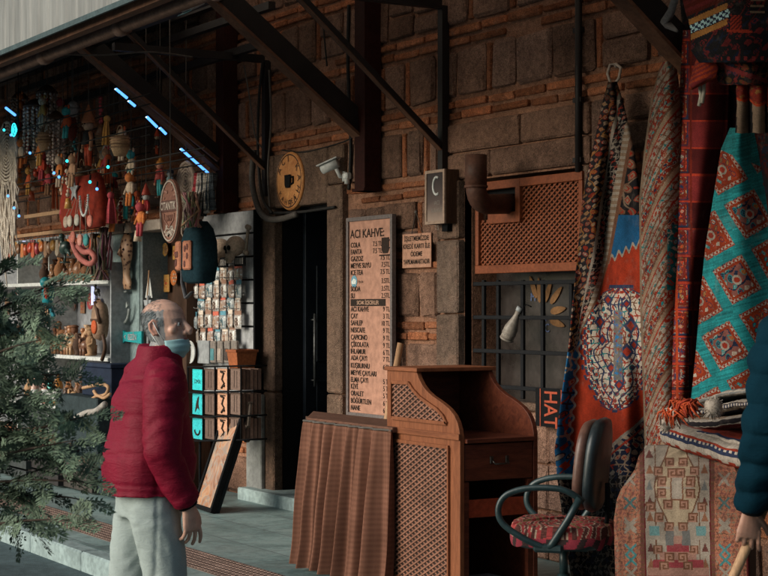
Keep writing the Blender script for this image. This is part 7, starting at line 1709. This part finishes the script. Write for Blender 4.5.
def bough(p0, p1, nsp, L, dens=1.0, r=.010):
    mid = (p0+p1)/2+V(rt.uniform(-.03, .03), rt.uniform(-.03, .03), rt.uniform(.0, .08)); P = [p0*(1-t)**2+mid*2*t*(1-t)+p1*t*t for t in [i/10 for i in range(11)]]
    tr.tube(P, [r*(1-.85*i/10) for i in range(11)], 6)
    for i in range(nsp):
        t = .12+.88*(i+rt.random())/nsp; k = min(9, int(t*10)); c = P[k].lerp(P[k+1], t*10-k); ax = (P[k+1]-P[k]).normalized()
        rnd = V(rt.gauss(0, 1), rt.gauss(0, 1), rt.gauss(0, .8)-.15).normalized(); d = (ax*.8+rnd*.75).normalized(); 
        spray(c, d, (ZZ*.55-FW*.5+V(rt.gauss(0, .35), rt.gauss(0, .35), rt.gauss(0, .25))).normalized(), L*rt.uniform(.6, 1.15), 0, rt.uniform(.55, 1.25))
    spray(p1, P[10]-P[9], ZZ-FW*.6, L, 0, 1.2)
def bp(u, v, Y): return D(u, v, Y)
for (v0, u1, v1, Y1, n, L) in [(330, 42, 292, 5.2, 15, .115), (345, 60, 282, 5.35, 9, .10), (372, 40, 340, 5.0, 17, .12), (390, 66, 375, 5.3, 13, .11), (400, 30, 395, 5.1, 16, .12), (440, 88, 416, 5.2, 14, .11), (450, 76, 440, 5.0, 14, .10), (470, 84, 482, 5.15, 14, .10), (500, 60, 462, 5.3, 15, .11), (520, 70, 520, 5.0, 14, .10), (300, 12, 268, 5.2, 10, .105), (420, 50, 420, 5.4, 14, .12), (585, 40, 590, 5.2, 9, .10), (320, 20, 320, 5.4, 14, .12), (335, 8, 300, 5.2, 14, .12), (360, 14, 330, 5.3, 14, .12), (395, 10, 372, 5.2, 14, .12), (425, 16, 408, 5.3, 14, .12), (455, 8, 450, 5.2, 14, .12), (500, 14, 495, 5.3, 12, .12), (455, 40, 450, 5.5, 12, .12), (365, 60, 300, 5.5, 10, .10), (490, 84, 500, 5.3, 10, .09), (350, 30, 310, 5.3, 14, .11), (380, 22, 350, 5.1, 14, .12), (410, 36, 372, 5.4, 14, .11), (440, 26, 436, 5.2, 14, .12), (470, 70, 446, 5.4, 14, .11)]:
    s0 = D(-70, v0+25, 5.3); bough(V(tb.x, tb.y, max(.1, s0.z)), bp(u1, v1, Y1), int(n*.66), L)
for k in range(26):      # boughs on the hidden side, outside the frame
    z = rt.uniform(.35, 1.85); a = rt.uniform(PI*.35, PI*1.6)+ANG; L_ = .62*(1.15-z/2.4)
    bough(V(tb.x, tb.y, z), V(tb.x+math.cos(a)*L_, tb.y+math.sin(a)*L_, z+rt.uniform(.02, .2)), 9, .11)
tr.build('trunk', mk('conifer_bark', (.05, .034, .026), .4, 12, .9, .5), tree)
m_leaf = mk('conifer_leaf', (1, 1, 1), .3, 5, .6, 0, attr=True, spec=.25)
lf.build('crown', m_leaf, tree, colattr=True)
# ------------------------------------------------------------------ light, sky and camera
w = bpy.data.worlds.new('World'); SC.world = w; w.use_nodes = True
nt = w.node_tree; bg = nt.nodes['Background']; sk = nt.nodes.new('ShaderNodeTexSky'); sk.sky_type = 'NISHITA'; sk.sun_disc = False
SUN_EL, SUN_AZ = math.radians(20), math.radians(190)     # azimuth measured clockwise from +y
sk.sun_elevation = SUN_EL; sk.sun_rotation = SUN_AZ; sk.air_density = 1.0; sk.dust_density = 2.5
tn = nt.nodes.new('ShaderNodeMix'); tn.data_type = 'RGBA'; tn.blend_type = 'MULTIPLY'; tn.inputs[0].default_value = 1; tn.inputs[7].default_value = (.80, 1.0, 1.03, 1)
nt.links.new(sk.outputs[0], tn.inputs[6]); nt.links.new(tn.outputs[2], bg.inputs[0]); bg.inputs[1].default_value = .098
sd = bpy.data.lights.new('sun', 'SUN'); sd.energy = 4.0; sd.angle = math.radians(48); sd.color = (1, .92, .83)
so = bpy.data.objects.new('sun', sd); COL.objects.link(so)
dirn = V(math.sin(SUN_AZ)*math.cos(SUN_EL), math.cos(SUN_AZ)*math.cos(SUN_EL), math.sin(SUN_EL))
so.rotation_euler = dirn.to_track_quat('Z', 'Y').to_euler(); so.location = (0, -20, 30)
cd = bpy.data.cameras.new('camera'); cd.sensor_width = 36; cd.lens = F/768*36; cd.shift_y = (HY-288)/768; cd.clip_end = 2000; cd.clip_start = .1
cd.dof.use_dof = True; cd.dof.focus_distance = 10.5; cd.dof.aperture_fstop = 14.0
co = bpy.data.objects.new('camera', cd); COL.objects.link(co); co.location = CAM; co.rotation_euler = (PI/2, 0, ANG); SC.camera = co
SC.view_settings.view_transform = 'Standard'; SC.view_settings.look = 'None'; SC.view_settings.exposure = 0
